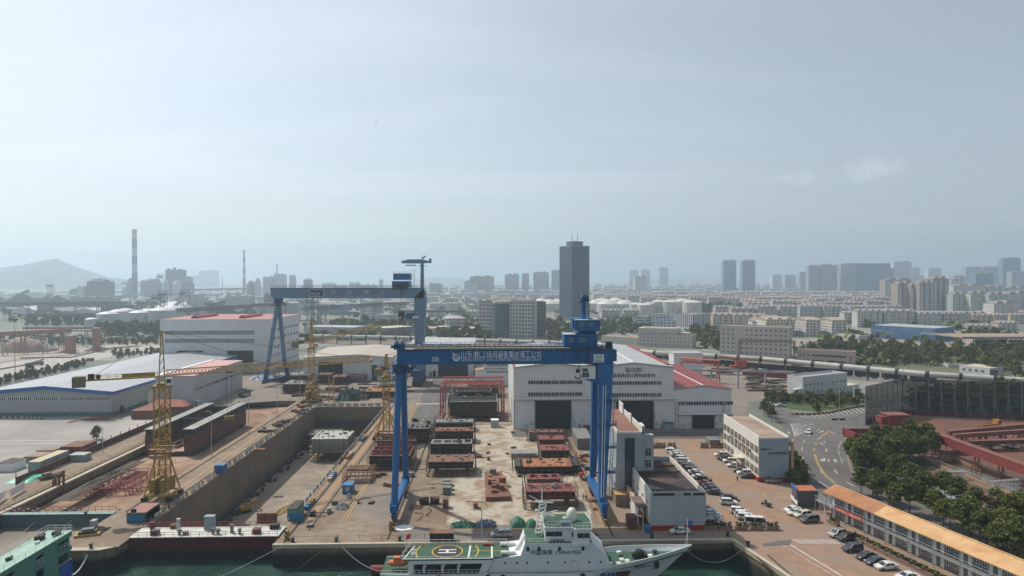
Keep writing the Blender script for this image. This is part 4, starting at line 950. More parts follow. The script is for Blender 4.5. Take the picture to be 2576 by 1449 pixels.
# ---------------- apartment blocks with pitched roofs ----------------
def apartment(label,group,px0,px1,yb,storeys,m_,roofm,depth=12,end=None,bays=3,name='apartment_block'):
    x0,Y=G(px0,yb);x1=GY(px1,yb,Y)[0];w_=x1-x0;h_=storeys*3.0
    t=thing(name,label,'apartment block',(x0,Y,0),0,group)
    q=MB();q.box(0,w_,0,depth,0,h_)
    for i in range(bays):xa=w_*(i+.2)/bays;q.box(xa,xa+w_/bays*.55,-1.3,0,0,h_,1)
    q.box(w_,w_+.05,0,depth,0,h_,2) if end else None
    q.build('wall',[m_,F_['bal'],end or m_],t)
    q=MB();q.xprism([(-1.2,h_),(depth+.8,h_),(depth/2,h_+2.6)],-.4,w_+.4)
    if bays>2:
        for i in range(bays):xa=w_*(i+.2)/bays;q.box(xa,xa+w_/bays*.4,-1.0,2,h_,h_+2.0)
    q.build('roof',roofm,t);return t
bg_=mat('blue_grey_render',(.3,.37,.44),.8,var=.08)
for i,(a,c_,yb,lab) in enumerate(((1927,1999,846,'left'),(2027,2064,847,'middle'),(2092,2126,848,'right'))):
    t=apartment('yellow topped apartment block with a blue grey gable wall, %s of three' % lab,None,a,c_,yb,6,F_['wht'],pink_roof,30,bg_,3 if i==0 else 2)
    q=MB();x0_,Y_=G(a,yb);w_=GY(c_,yb,Y_)[0]-x0_;q.box(-.06,w_+.1,-1.4,30.05,14.6,18.6);q.build('upper_wall',F_['yel'],t)
for i,(a,c_,yb) in enumerate(((1794,1842,829),(1846,1898,830),(1902,1930,832))):
    apartment(('first','second','third')[i]+' from the left of the yellow and white blocks behind the beige offices','yellow blocks behind the beige offices',a,c_,yb,6,F_['yel'],pink_roof,14,bg_)
r=random.Random(3)
def rows(specs,label,group):
    for yb,pa,pb,wpx,gap,st,mats_,roofs in specs:
        x=pa+r.uniform(0,wpx*.5)
        while x<pb:
            w_=wpx*r.uniform(.75,1.35);apartment(label,group,x,min(x+w_,pb+wpx),yb+r.uniform(-.8,.8),st+r.choice((0,0,1)),F_[r.choice(mats_)],r.choice(roofs),12 if yb<790 else 13,None,2 if w_<30 else 4)
            x+=w_+gap*r.uniform(.4,1.6)
rows([(824,2150,2425,58,6,6,['wht'],[grey_roof]),(814,2095,2440,60,6,5,['wht','bal'],[grey_roof])],'white six storey block in the rows just behind the blue warehouse','white blocks behind the blue warehouse')
rows([(815,2440,2600,46,4,4,['pch','yel'],[pink_roof]),(806,2440,2600,50,4,4,['pch','yel'],[far_roof])],'peach coloured four storey block at the right edge','peach blocks at the right edge')
rows([(800,1780,2100,44,5,5,['wht','pnk'],[grey_roof,far_roof]),(793,1870,2230,42,4,5,['wht','wht'],[grey_roof]),(786,1860,2230,44,5,6,['pnk','bal'],[pink_roof,grey_roof])],'white or pale pink block in the middle rows right of the tanks','blocks in the middle rows right of the tanks')
rows([(779,1865,2230,36,4,6,['pnk','pch','wht'],[pink_roof]),(772,1600,2240,34,5,6,['pnk','wht'],[pink_roof,far_roof]),(765,1500,2230,30,5,6,['pnk','wht'],[pink_roof]),(758,1490,2230,27,5,6,['pnk','wht'],[pink_roof,far_roof])],'small pinkish tile roofed block in the dense town behind the tanks','blocks of the dense town behind the tanks')
rows([(751,1490,2220,26,6,6,['pnk','wht','t_gr'],[pink_roof,far_roof]),(745,1490,2260,25,7,6,['pnk','wht'],[pink_roof]),(738,1490,2240,22,8,7,['wht','t_gr'],[far_roof]),(731,1490,2050,20,10,8,['t_gr','wht'],[far_roof]),(726,1490,2050,20,14,11,['t_gr'],[far_roof])],'tiny hazy block far behind in the town','hazy blocks far behind in the town')
rows([(752,1068,1412,26,9,5,['wht','pnk'],[far_roof,pink_roof]),(762,1065,1200,30,14,4,['wht','bal'],[far_roof]),(743,1068,1412,22,10,6,['wht','t_gr'],[far_roof]),(734,1066,1400,20,12,7,['t_gr'],[far_roof]),(727,1066,1410,20,16,9,['t_gr','wht'],[far_roof])],'hazy low block in the town left of the glass tower','hazy blocks left of the glass tower')
apartment('white blocks with tall window grid left of the pale office',None,1258,1290,752,9,F_['wht'],far_roof)
tower('scaffolded_building','dark green netted building site before the brown tower trio',2210,2257,760,779,mat('green_netting',(.06,.09,.09),.9),depth=20,top=False)
# ---------------- storage tanks ----------------
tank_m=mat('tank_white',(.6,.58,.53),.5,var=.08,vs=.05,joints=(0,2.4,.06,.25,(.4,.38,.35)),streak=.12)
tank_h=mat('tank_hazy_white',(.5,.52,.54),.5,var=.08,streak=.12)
def tank(px,yb,d,h_,label,group,m_=None,coned=.12,stair=True,yaw_=0):
    x,y=G(px,yb);t=thing('storage_tank',label,'storage tank',(x,y,0),yaw_,group);rr=d/2
    q=MB();q.lathe([(rr,0),(rr,h_)],n=32);q.build('shell',m_ or tank_m,t,smooth=False)
    q=MB();q.lathe([(rr+.15,h_-.3),(rr+.15,h_+.05),(rr*.66,h_+d*coned*.55),(rr*.3,h_+d*coned*.92),(.5,h_+d*coned)],n=32);q.build('roof',m_ or tank_m,t)
    if stair:
        q=MB()
        for i in range(18):a=R(-150+i*5.5);q.beam((rr*math.cos(a)*1.02,rr*math.sin(a)*1.02,h_*i/18),(rr*math.cos(a+.1)*1.02,rr*math.sin(a+.1)*1.02,h_*(i+1)/18),.9,.3)
        q.build('stair',steel_g,t)
    return t
gk='large white tanks right of the glass tower'
for px,yb,d,h_,lab in ((1658,789,27,22,'leftmost of the four tall white tanks'),(1690,790,34,22,'second from the left of the four tall white tanks'),(1716,786,34,22,'white tall tank half hidden between two others'),(1741,792,33,22,'rightmost of the tall white tanks')):tank(px,yb,d,h_,lab,gk)
for i,(px,yb,d) in enumerate(((1602,793,26),(1622,795,24),(1632,790,20),(1576,792,13),(1585,792,10))):tank(px,yb,d,19 if d>15 else 10,'smaller creamy tank, %s in the group left of the tall tanks' % ('first','second','third','fourth','fifth')[i],'smaller creamy tanks')
for i,(px,yb,d) in enumerate(((1530,784,44),(1571,784,40),(1501,782,40),(1549,774,38),(1382,783,42),(1404,780,36),(1516,774,36),(1362,776,36))):tank(px,yb,d,15,'wide white cone roofed tank in the yard around the foot of the glass tower','cone roofed tanks around the glass tower',coned=.2)
gl_='white tanks on the left below the far conveyor'
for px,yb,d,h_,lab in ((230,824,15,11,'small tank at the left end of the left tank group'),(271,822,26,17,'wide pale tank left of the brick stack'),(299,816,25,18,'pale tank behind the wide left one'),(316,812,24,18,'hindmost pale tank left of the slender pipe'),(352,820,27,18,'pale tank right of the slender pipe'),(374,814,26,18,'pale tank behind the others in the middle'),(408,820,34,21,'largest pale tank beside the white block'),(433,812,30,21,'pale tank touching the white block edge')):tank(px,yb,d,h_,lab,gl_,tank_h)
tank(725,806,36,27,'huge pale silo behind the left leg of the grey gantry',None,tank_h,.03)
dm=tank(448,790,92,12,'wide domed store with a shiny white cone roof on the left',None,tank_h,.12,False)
# ---------------- surfaces laid on the ground ----------------
def zone(name,pts,m_,z=.05,kind='structure'):
    b=MB();b.poly([(*G(*p),z) for p in pts]);o=b.build(name,m_);o['kind']=kind;return o
asph=mat('asphalt',(.13,.12,.115),.9,var=.25,vs=.15,big=(.06,(.075,.068,.065),.5,.75),bump=.1)
asph2=mat('worn_asphalt',(.2,.175,.15),.9,var=.25,vs=.1,big=(.05,(.27,.2,.15),.45,.7),bump=.1)
park_m=mat('dusty_red_paving',(.32,.2,.13),.9,var=.3,vs=.3,big=(.07,(.24,.18,.14),.42,.6),joints=(7,9,.1,.3,(.15,.09,.06)),bump=.1)
cream_g=mat('pale_concrete',(.46,.41,.33),.85,var=.3,vs=.9,big=(.18,(.26,.19,.125),.45,.58),joints=(0,1.1,.2,.16,(.3,.24,.17)),bump=.2)
yard_g=mat('grey_yard',(.28,.265,.25),.9,var=.14,vs=.06,big=(.03,(.4,.37,.34),.45,.7))
pale_rd=mat('pale_road',(.4,.37,.34),.9,var=.15,vs=.03,big=(.02,(.36,.33,.3),.5,.7))
ore_m=mat('red_ore_dust',(.18,.08,.05),.95,var=.35,vs=.2,big=(.06,(.1,.055,.042),.45,.7),bump=.3)
sand_m=mat('sand',(.36,.29,.22),.95,var=.2,vs=.1)
green_g=mat('lawn',(.06,.09,.03),.95,var=.35,vs=.15,bump=.3)
ballast=mat('ballast',(.2,.16,.13),.95,var=.3,vs=.4,bump=.3)
zone('yard_ground',[(1200,905),(1500,905),(1730,905),(2010,960),(1990,1005),(1885,1010),(1860,1090),(1560,1092),(1270,1090),(1100,1015),(820,1000),(610,1015),(330,1040),(380,935),(700,930)],asph2,.035)
zone('yard_ground',[(-60,1044),(386,1048),(420,1042),(362,1083),(99,1199),(-60,1270)],yard_g,.045)
zone('parking_ground',[(1545,1104),(1860,1104),(1990,1180),(2000,1225),(2060,1245),(2250,1330),(2700,1520),(1976,1449),(1848,1364),(1540,1360)],park_m,.05)
zone('hall_forecourt',[(1285,1084),(1850,1088),(1845,1104),(1290,1100)],asph,.06)
zone('pale_work_floor',[(1144,1185),(1185,1062),(1300,1062),(1424,1105),(1492,1300),(1480,1322),(1122,1322)],cream_g,.055)
zone('asphalt_lane',[(1026,1062),(1012,1098),(1080,1098),(1149,975),(1160,955),(1090,955),(1072,975)],asph,.055)
zone('quay_road',[(1010,1325),(1200,1338),(1530,1342),(1848,1345),(1846,1362),(1000,1362)],asph2,.065)
zone('cargo_lane',[(885,1290),(930,1225),(1010,1225),(995,1318),(950,1330)],asph2,.05)
zone('road',[(1900,1012),(1935,1020),(2000,1038),(2040,1042),(2175,1018),(2330,985),(2620,935),(2620,968),(2400,1000),(2250,1040),(2180,1075),(2148,1110),(2133,1150),(2140,1185),(2170,1215),(2330,1278),(2640,1415),(2700,1530),(2250,1335),(2100,1278),(2020,1240),(1997,1200),(1988,1150),(1984,1105),(1968,1070),(1940,1052),(1890,1020)],asph,.07)
zone('ore_yard',[(2180,1078),(2270,1047),(2640,1063),(2800,1290),(2640,1290),(2576,1262),(2350,1165),(2200,1120)],ore_m,.06)
zone('canal',[(2290,1165),(2330,1175),(2576,1262),(2640,1290),(2640,1340),(2576,1312),(2430,1250),(2260,1180)],ore_m,.065)
zone('service_path',[(2255,1185),(2330,1210),(2640,1350),(2640,1372),(2440,1290),(2260,1215)],mat('pale_blue_grey_path',(.22,.25,.27),.8,var=.15),.075)
zone('lawn',[(2135,1150),(2180,1110),(2350,1165),(2300,1200),(2640,1372),(2640,1412),(2330,1276),(2170,1212)],green_g,.068)
zone('lawn',[(1990,1030),(2060,1036),(2175,1018),(2175,995),(2030,995),(1925,1000),(1925,1012)],green_g,.05)
zone('lawn',[(2275,1040),(2330,1012),(2640,972),(2640,1052)],green_g,.055)
zone('lawn',[(1990,880),(2620,850),(2620,950),(2200,945),(2050,925)],mat('rough_green_ground',(.12,.13,.07),.95,var=.35,vs=.05),.03)
zone('lawn',[(1760,865),(2040,850),(2440,858),(2440,880),(1990,885)],mat('dusty_lot',(.3,.26,.22),.95,var=.3,vs=.03),.032)
zone('railway_bed',[(700,862),(900,868),(1500,882),(2050,940),(2620,975),(2620,950),(2050,915),(1500,868),(900,852),(700,850)],ballast,.04)
zone('pale_road',[(40,908),(200,893),(285,880),(400,868),(410,876),(300,892),(205,914),(-60,965),(-60,925)],pale_rd,.04)
zone('pale_road',[(-60,880),(160,872),(400,862),(400,867),(290,874),(170,892),(40,905),(-60,920)],mat('sandy_lot',(.38,.33,.28),.95,var=.2,vs=.03),.038)
zone('brown_lot',[(1500,878),(1760,888),(1990,925),(1990,960),(1860,985),(1860,930),(1640,890)],mat('brown_lot',(.25,.17,.12),.95,var=.3,vs=.06),.03)
# quay details: rails, painted lines
def strip(mb,p,q,w,z,m=0):
    (x0,y0),(x1,y1)=p,q;L_=math.hypot(x1-x0,y1-y0) or 1;nx,ny=-(y1-y0)/L_*w/2,(x1-x0)/L_*w/2
    mb.poly([(x0+nx,y0+ny,z),(x0-nx,y0-ny,z),(x1-nx,y1-ny,z),(x1+nx,y1+ny,z)],m)
def pline(mb,pts,w,z,dash=None,m=0):
    W_=[G(*p) for p in pts]
    for a,b_ in zip(W_,W_[1:]):
        L_=math.hypot(b_[0]-a[0],b_[1]-a[1])
        if not dash:strip(mb,a,b_,w,z,m);continue
        n=max(1,int(L_/dash[1]))
        for i in range(n):
            u0=i/n;u1=u0+dash[0]/dash[1]/n;strip(mb,(a[0]+(b_[0]-a[0])*u0,a[1]+(b_[1]-a[1])*u0),(a[0]+(b_[0]-a[0])*u1,a[1]+(b_[1]-a[1])*u1),w,z,m)
rail_s=mat('rail_steel',(.09,.05,.035),.6,var=.2);groove=mat('rail_groove',(.045,.03,.022),.9,var=.2)
orange_c=mat('rusty_orange_concrete',(.33,.21,.115),.85,var=.25,vs=.3)
b=MB()
for X,ya,yb,w_ in ((-24.4,152,420,.5),(-47.9,151,330,.55),(-44.2,158,330,.35),(28.2,152,264,.45),(-95,172,330,.5),(-87.5,172,330,.4),(-128.5,160,330,.4)):
    strip(b,(X,ya),(X,yb),w_,.085,1);b.box(X-.06,X+.06,ya,yb,.07,.2,0)
for X,ya,yb in ((61.5,60,141),(64.2,60,141)):strip(b,(X+1,ya),(X-4.2,yb),.4,.085,1)
struct('rail_track',b,[rail_s,groove])
b=MB()
for X,ya,yb,w_ in ((26.9,156,262,.7),(29.8,156,262,.7),(-49.2,161,313,1.1),(-46,165,320,1.8),(-96.3,172,330,.8),(-90.5,175,325,1.5),(-126.9,172,329,1.1)):strip(b,(X,ya),(X,yb),w_,.078)
struct('rail_kerb',b,orange_c)
wp=mat('road_paint_white',(.62,.6,.56),.7,var=.25,vs=1.5);yp=mat('road_paint_yellow',(.55,.36,.1),.7,var=.25,vs=1.5)
b=MB();Z=.1
for X in (-37.7,-36.9):strip(b,(X,165),(X,215),.22,Z,1)
for X in (-36.3,-35.7):strip(b,(X,240),(X,330),.18,Z,1)
strip(b,(-22.6,240),(-22.6,380),.18,Z)
for i in range(14):strip(b,(-30,240+i*7),(-30,243+i*7),.18,Z)
for i in range(18):strip(b,(-37+i*.95,318),(-37+i*.95,321),.45,Z)
# junction markings
def P4(*a):return [b4(x,y) for x,y in a]
def Q4(*a):return [c4p(x,y) for x,y in a]
pline(b,P4((285,1045),(325,1175),(475,1085),(285,1045)),.25,Z);
for i in range(9):
    u=i/9;a=b4(292+33*u,1055+115*u);c_=b4(292+33*u+(150-120*u),1050+108*u+6);m_=b4(292+33*u+(80-60*u),1040+112*u);pline(b,[a,m_,c_],.3,Z)
pline(b,P4((150,965),(300,1000),(505,1050)),.2,Z);pline(b,P4((285,1028),(400,1045)),.2,Z);pline(b,P4((410,1063),(510,1050)),.2,Z)
for i in range(15):x=380+i*45;pline(b,P4((x-8,972-i*5.5),(x+55,992-i*5.5)) if i<2 else P4((x,962-(i-1)*6),(x+62,990-(i-1)*5)),.4,Z)
pline(b,P4((370,972),(620,935),(1010,872)),.2,Z);pline(b,P4((440,990),(640,992),(1010,935)),.2,Z)
for i in range(9):x=1040+i*42;pline(b,P4((x,905-i*8),(x+50,930-i*8)),.4,Z)
pline(b,P4((850,975),(945,965)),.2,Z);pline(b,P4((690,1112),(920,1137)),.2,Z);pline(b,P4((800,1195),(860,1160),(925,1137)),.2,Z)
pline(b,P4((543,1200),(600,1155),(670,1110)),.2,Z,m=1);pline(b,P4((553,1202),(610,1157),(683,1112)),.2,Z,m=1)
pline(b,P4((515,1255),(522,1230)),.2,Z,m=1);pline(b,P4((528,1255),(535,1230)),.2,Z,m=1);pline(b,P4((505,1312),(507,1285)),.2,Z,m=1);pline(b,P4((520,1312),(521,1285)),.2,Z,m=1)
pline(b,Q4((510,210),(545,310),(610,410),(705,490)),.22,Z,m=1);pline(b,Q4((523,208),(560,310),(625,410),(718,490)),.22,Z,m=1)
for a_ in (((533,1118),(570,1098)),((405,1232),(418,1208)),((393,1310),(395,1275)),((450,1170),(475,1150)),((632,1325),(630,1290))):pline(b,P4(*a_),.22,Z)
for a_ in (((405,270),(400,232)),((470,388),(438,338)),((658,540),(560,475)),((742,400),(708,358)),((660,285),(650,255)),((912,530),(830,480)),((590,395),(575,360))):pline(b,Q4(*a_),.25,Z)
pline(b,Q4((305,60),(285,110),(275,160),(268,200)),.3,Z,(1.3,2.6));pline(b,P4((305,1195),(285,1245),(275,1300)),.3,Z,(1.3,2.6));pline(b,P4((780,1215),(750,1280),(755,1340),(778,1400)),.3,Z,(1.3,2.6));pline(b,Q4((752,160),(762,220),(795,300)),.3,Z,(1.3,2.6))
def arrow(p,q,both=False):
    (x0,y0),(x1,y1)=G(*p),G(*q);L_=math.hypot(x1-x0,y1-y0);ux,uy=(x1-x0)/L_,(y1-y0)/L_
    strip(b,(x0,y0),(x0+ux*L_*.6,y0+uy*L_*.6),.22,Z);cx_,cy_=x0+ux*L_*.55,y0+uy*L_*.55
    b.poly([(cx_-uy*.6,cy_+ux*.6,Z),(cx_+uy*.6,cy_-ux*.6,Z),(x1,y1,Z)])
    if both:b.poly([(cx_-ux*L_*.3+uy*.2,cy_-uy*L_*.3,Z),(cx_-ux*L_*.3-uy*1.5 ,cy_-uy*L_*.3+ux*1.5,Z),(cx_-uy*1.0 ,cy_+ux*1.0,Z)])
for p,q_,bo in (((560,1135),(605,1115),0),((670,1138),(730,1142),1),((780,1165),(820,1140),0),((605,1255),(600,1220),1),((700,1260),(697,1235),0),((255,1120),(268,1148),0)):arrow(b4(*p),b4(*q_),bo)
for p,q_,bo in (((600,115),(608,80),1),((698,122),(697,96),0),((610,285),(610,245),1),((727,292),(712,255),0)):arrow(c4p(*p),c4p(*q_),bo)
# parking, crossing and yard lines
for i in range(13):x=300+i*41;pline(b,Q4((x,1046),(x+95,1090)) if i else Q4((x,1046),(x+95,1090)),.32,Z)
pline(b,Q4((0,590),(90,700)),.15,Z,m=1);pline(b,Q4((20,590),(165,590),(205,625),(45,628),(20,590)),.12,Z,m=1);pline(b,Q4((0,553),(235,560)),.12,Z);pline(b,Q4((110,628),(260,628)),.12,Z)
pline(b,Q4((280,1100),(780,1403)),.35,Z);pline(b,Q4((200,1098),(760,1440)),.12,Z);pline(b,Q4((770,1218),(860,1272)),.12,Z,m=1);pline(b,Q4((955,1325),(1065,1390)),.12,Z,m=1);pline(b,Q4((430,900),(590,880)),.12,Z);pline(b,Q4((485,870),(575,862)),.12,Z)
for X in (-133,-130.4):strip(b,(X,160),(X,330),.15,Z,1)
for i in range(7):strip(b,(-134.6,195+i*2.2),(-129,197+i*2.2),.15,Z,1)
for X0,X1 in ((-185,-134.5),):
    for Y_ in (196.5,205.5,245.5,250):strip(b,(-260,Y_),(-142-(Y_>240)*12-(Y_<210)*8,Y_),.5,Z)
struct('road_marking',b,[wp,yp])
# zebra mud stripes, patches, stains with a shape of their own
b=MB()
for pts in (Q4((0,1090),(130,1065),(290,1050),(270,1095),(20,1110)),):b.poly([(*G(*p),.12) for p in pts])
o=b.build('steel_plate',asph);tag(o,'flat dark steel plate lying at the head of the quay rails','steel plate')
wpat=mat('spilled_white_paint',(.75,.75,.75),.6,var=.05)
b=MB();c0=G(1016,1328)
r=random.Random(9);b.poly([(c0[0]+2.6*math.cos(a)*r.uniform(.85,1.1),c0[1]+1.9*math.sin(a)*r.uniform(.85,1.1),.12) for a in [i*.42 for i in range(15)]]);o=b.build('manhole_patch',wpat);tag(o,'bright white painted patch around a manhole near the blue crane foot','painted patch')
# kerbs along road
b=MB()
def kerb(pts,w=.3,h=.15):
    W_=[G(*p) for p in pts]
    for a,c_ in zip(W_,W_[1:]):b.beam((a[0],a[1],h/2+.03),(c_[0],c_[1],h/2+.03),w,h)
kerb([(1984,1105),(1988,1150),(1997,1200),(2016,1232)]);kerb([(2148,1110),(2133,1150),(2139,1183),(2168,1214),(2330,1277),(2620,1406)])
kerb(P4((850,1365),(940,1395))) if 0 else None
struct('kerb',b,mat('red_dusty_kerb',(.35,.24,.17),.9,var=.2))
# ---------------- vehicles ----------------
def paint(name,c,rough=.3,metal=.0):
    if name in MATS:return MATS[name]
    k=NT(name);k.set(k.b.inputs['Base Color'],k.mix(k.ramp(k.noise(1.2,4),.4,.75),c4(c),k.mix(.5,c4(c,.8),(.12,.08,.05,1))));k.b.inputs['Roughness'].default_value=rough;k.b.inputs['Metallic'].default_value=metal
    k.b.inputs['Coat Weight'].default_value=.4;MATS[name]=k.m;return k.m
CP=dict(W=paint('car_white',(.72,.73,.72)),S=paint('car_silver',(.42,.42,.42),.3,.4),G=paint('car_grey',(.14,.14,.14),.3,.3),K=paint('car_black',(.018,.02,.024)),B=paint('car_dark_blue',(.02,.04,.08)),R=paint('car_red',(.14,.015,.015)),L=paint('car_light_blue',(.2,.3,.42),.3,.3),C=paint('car_cream',(.62,.58,.5)))
CN=dict(W='white',S='silver',G='dark grey',K='black',B='dark blue',R='dark red',L='light blue',C='cream')
tyre=mat('tyre_rubber',(.015,.015,.015),.9);rim=mat('rim_alloy',(.35,.35,.36),.35,.6);carglass=mat('car_glass',(.012,.016,.02),.08,spec=.8);hl=mat('headlight_glass',(.6,.62,.65),.15);tl=mat('taillight_red',(.3,.01,.01),.3)
def slab(q,prof,w,ins=.1,drop=.06,m=0):
    """side profile (x,z) given width, edges pulled in so the flanks are rounded"""
    cx_=sum(p[0] for p in prof)/len(prof);cz=sum(p[1] for p in prof)/len(prof);n=len(prof)
    f=lambda k_:[(cx_+(x-cx_)*(1-k_*.5),cz+(z-cz)*(1-k_)) for x,z in prof]
    sl_=[(-w/2,f(drop*1.6)),(-w/2+ins,f(0)),(w/2-ins,f(0)),(w/2,f(drop*1.6))];vs=[]
    for y,pr in sl_:vs+=[(x,y,z) for x,z in pr]
    fs=[tuple(range(n)),tuple(range(4*n-1,3*n-1,-1))]
    for s_ in range(3):
        for i in range(n):j=(i+1) % n;fs.append((s_*n+i,(s_+1)*n+i,(s_+1)*n+j,s_*n+j))
    q.add(vs,fs,m)
def car_proto(name,cat,L_,w,body,cab,roofz,wb,wr):
    """body: (x,z) profile of the lower body, cab: four x positions (rear base, rear top, front top, front base) and base z"""
    t=thing(name,'',cat)
    q=MB();slab(q,body,w);bo=q.build('body',CP['W'],t,smooth=False)
    xb0,xt0,xt1,xb1,zb=cab;wb2,wt=w/2-.07,w/2-.24
    V=lambda x,y,z:(x,y,z)
    q=MB();q.add([V(xb0,-wb2,zb),V(xb1,-wb2,zb),V(xb1,wb2,zb),V(xb0,wb2,zb),V(xt0,-wt,roofz),V(xt1,-wt,roofz),V(xt1,wt,roofz),V(xt0,wt,roofz)],[(0,3,2,1),(4,5,6,7),(0,1,5,4),(1,2,6,5),(2,3,7,6),(3,0,4,7)]);q.build('windows',carglass,t)
    q=MB();slab(q,[(xt0-.12,roofz-.02),(xt1+.1,roofz-.02),(xt1-.05,roofz+.06),(xt0+.05,roofz+.06)],wt*2+.1,.12,.1)
    for s_ in (-1,1):
        for (xa,xc) in ((xb0,xt0),(xb1,xt1),((xb0+xb1)/2-.1,(xt0+xt1)/2-.1)):q.beam((xa,s_*wb2,zb),(xc,s_*(wt+.01),roofz),.1,.07)
    q.build('roof',CP['W'],t)
    for x in (-wb/2,wb/2):
        for s_ in (-1,1):
            q=MB();q.tube((0,-.11,0),(0,.11,0),wr,n=14);wh=q.build('wheel',tyre,t,(x,s_*(w/2-.1),wr));q=MB();q.tube((0,-.125,0),(0,.125,0),wr*.62,n=8);q.build('rim',rim,wh)
    xf=max(p[0] for p in body);xr=min(p[0] for p in body)
    for s_ in (-1,1):
        q=MB();q.box(-.25,.02,-.22,.22,-.08,.08);q.build('headlight',hl,t,(xf-.06,s_*(w/2-.3),.68));q=MB();q.box(-.02,.15,-.2,.2,-.08,.08);q.build('taillight',tl,t,(xr+.05,s_*(w/2-.3),.85))
    return freeze(t)
SED=car_proto('sedan','car',4.7,1.82,[(-2.35,.35),(2.3,.3),(2.35,.62),(1.9,.8),(1.05,.95),(-1.5,1.02),(-2.25,.98),(-2.37,.7)],(-1.75,-1.0,.35,1.2,.93),1.42,2.7,.33)
SUV=car_proto('suv','car',4.6,1.88,[(-2.25,.4),(2.25,.35),(2.3,.8),(2.0,.98),(1.1,1.1),(-2.1,1.12),(-2.27,.9)],(-2.15,-1.8,.45,1.25,1.05),1.66,2.65,.37)
MPV=car_proto('minivan','car',5.0,1.9,[(-2.5,.35),(2.45,.32),(2.5,.75),(2.1,.95),(1.3,1.08),(-2.4,1.1),(-2.52,.8)],(-2.42,-2.2,.6,1.75,1.03),1.74,2.95,.35)
BUS=car_proto('minibus','minibus',5.6,1.95,[(-2.8,.4),(2.7,.35),(2.78,.9),(2.3,1.15),(-2.75,1.25),(-2.82,.8)],(-2.78,-2.7,1.5,2.25,1.18),2.25,3.2,.36)
def recolor(o,c):
    m_=CP[c]
    for ch in o.children:
        if ch.name.split('.')[0] in ('body','roof'):
            ch.material_slots[0].link='OBJECT';ch.material_slots[0].material=m_
KN={'sedan':'sedan','suv':'SUV','minivan':'minivan','minibus':'minibus'}
def car(proto,c,px,py,L_,nose=(1,0),label=None,group=None):
    """px,py: ground point below the middle; nose: direction of the bonnet on the picture"""
    a=G(px,py);b_=G(px+nose[0]*8,py+nose[1]*8);an=math.atan2(b_[1]-a[1],b_[0]-a[0])
    o=place(proto,(a[0],a[1],.08),an,label,group,None);recolor(o,c);return o
def z4(rx,ry):return (1597.4+rx/5.04,1086.3+ry/5.04)
ordn=['first','second','third','fourth','fifth','sixth','seventh','eighth','ninth','tenth','eleventh','twelfth','thirteenth','fourteenth','fifteenth','sixteenth','seventeenth','eighteenth','nineteenth','twentieth','last']
rowA=[(SED,'W',470,252),(SUV,'W',480,276),(SED,'W',515,297),(SED,'W',535,322),(SED,'B',580,345),(SUV,'W',600,368),(SUV,'W',620,402),(SED,'K',680,448),(SUV,'K',690,478),(SUV,'G',715,512),(SED,'W',770,540),(SED,'G',795,565),(SED,'W',820,603),(SUV,'K',880,636),(SED,'R',905,680),(SED,'G',955,712),(SED,'B',985,750),(SED,'K',1018,795),(SED,'K',1200,862)]
for i,(p,c,x,y) in enumerate(rowA):car(p,c,*z4(x,y),0,(1,.10),'%s %s %s from the far end of the long slanting row of parked cars' % (ordn[i],CN[c],KN[p.name.split('.')[0]]),'cars in the long middle row')
car(SUV,'W',*z4(1190,925),0,(1,.06),'big white SUV at the near end of the long row by the garage roof')
for i,(p,c,x,y) in enumerate(((SUV,'W',1320,1040),(SUV,'W',1375,1085),(SUV,'W',1410,1118),(BUS,'W',1545,1195))):
    car(p,c,*z4(x,y),0,(1,.08),('white SUV at the back of the group beside the white minibus','white SUV in the middle of the group beside the white minibus','white SUV right behind the white minibus','white minibus parked behind the planters by the quay')[i],'white cars by the planters')
for i,(p,c,x,y) in enumerate(((SED,'L',215,400),(SED,'S',250,455),(SED,'G',275,485),(SUV,'W',350,520),(SED,'B',905,1010),(SED,'L',965,1062),(SED,'B',975,1105),(SED,'B',985,1145),(SUV,'K',980,1190))):
    car(p,c,*z4(x,y),0,(1,.07),'%s car %s half hidden behind the grey garage building' % (CN[c],ordn[i]),'cars half hidden by the garage')
for i,(p,c,x,y) in enumerate(((SUV,'W',1095,318),(SED,'K',1125,350),(SUV,'K',1160,368),(SUV,'W',1205,395),(SED,'W',1258,447),(SED,'G',1335,510),(SUV,'W',1390,548),(SED,'K',1430,588))):
    car(p,c,*z4(x,y),0,(-1,-.03),'%s %s, %s from the top of the row along the white office wall' % (CN[c],KN[p.name.split('.')[0]],ordn[i]),'cars along the office wall')
car(MPV,'S',*z4(1745,645),0,(-1,.02),'silver minivan parked alone under the blue grey end wall of the office')
for i,(p,c,x,y,l) in enumerate(((SED,'W',1995,1015,'white sedan in front of the guard hut beside three others'),(SED,'C',2035,1050,'pale silver sedan between the white sedan and the cream wagon'),(SUV,'C',2125,1085,'cream boxy wagon in the group of four near the orange roof'),(MPV,'G',2210,1145,'dark grey hatchback nearest the orange roofed block in the group of four'))):
    car(p,c,*z4(x,y),0,(-1,.12),l)
for p,c,x,y,n_,l in ((SUV,'S',740,1015,(-1,.2),'silver grey SUV at the top of the near right row by the planter'),(SUV,'K',825,1055,(-1,.16),'black SUV right behind the silver one in the near right row'),(SUV,'B',890,1160,(-1,.1),'dark navy hatchback with a pale roof in the near right row'),(SED,'K',1025,1235,(-1,.12),'black sedan left of two more dark cars in the near right row'),(SED,'B',1115,1285,(-1,.12),'dark sedan next above the white sedan with a black roof'),(SED,'W',1220,1335,(-1,.06),'white sedan with a black glass roof in the near right row'),(SED,'W',1430,1440,(-1,.06),'white car cut off by the bottom edge at the near right row')):
    car(p,c,*c4p(x,y),0,n_,l)
car(SED,'W',*z4(570,1290),0,(-1,.02),'white sedan parked on the quay in front of the grey garage wall')
car(MPV,'S',1261,1351,0,(-1,.03),'silver minivan driving on the quay behind the patrol ship')
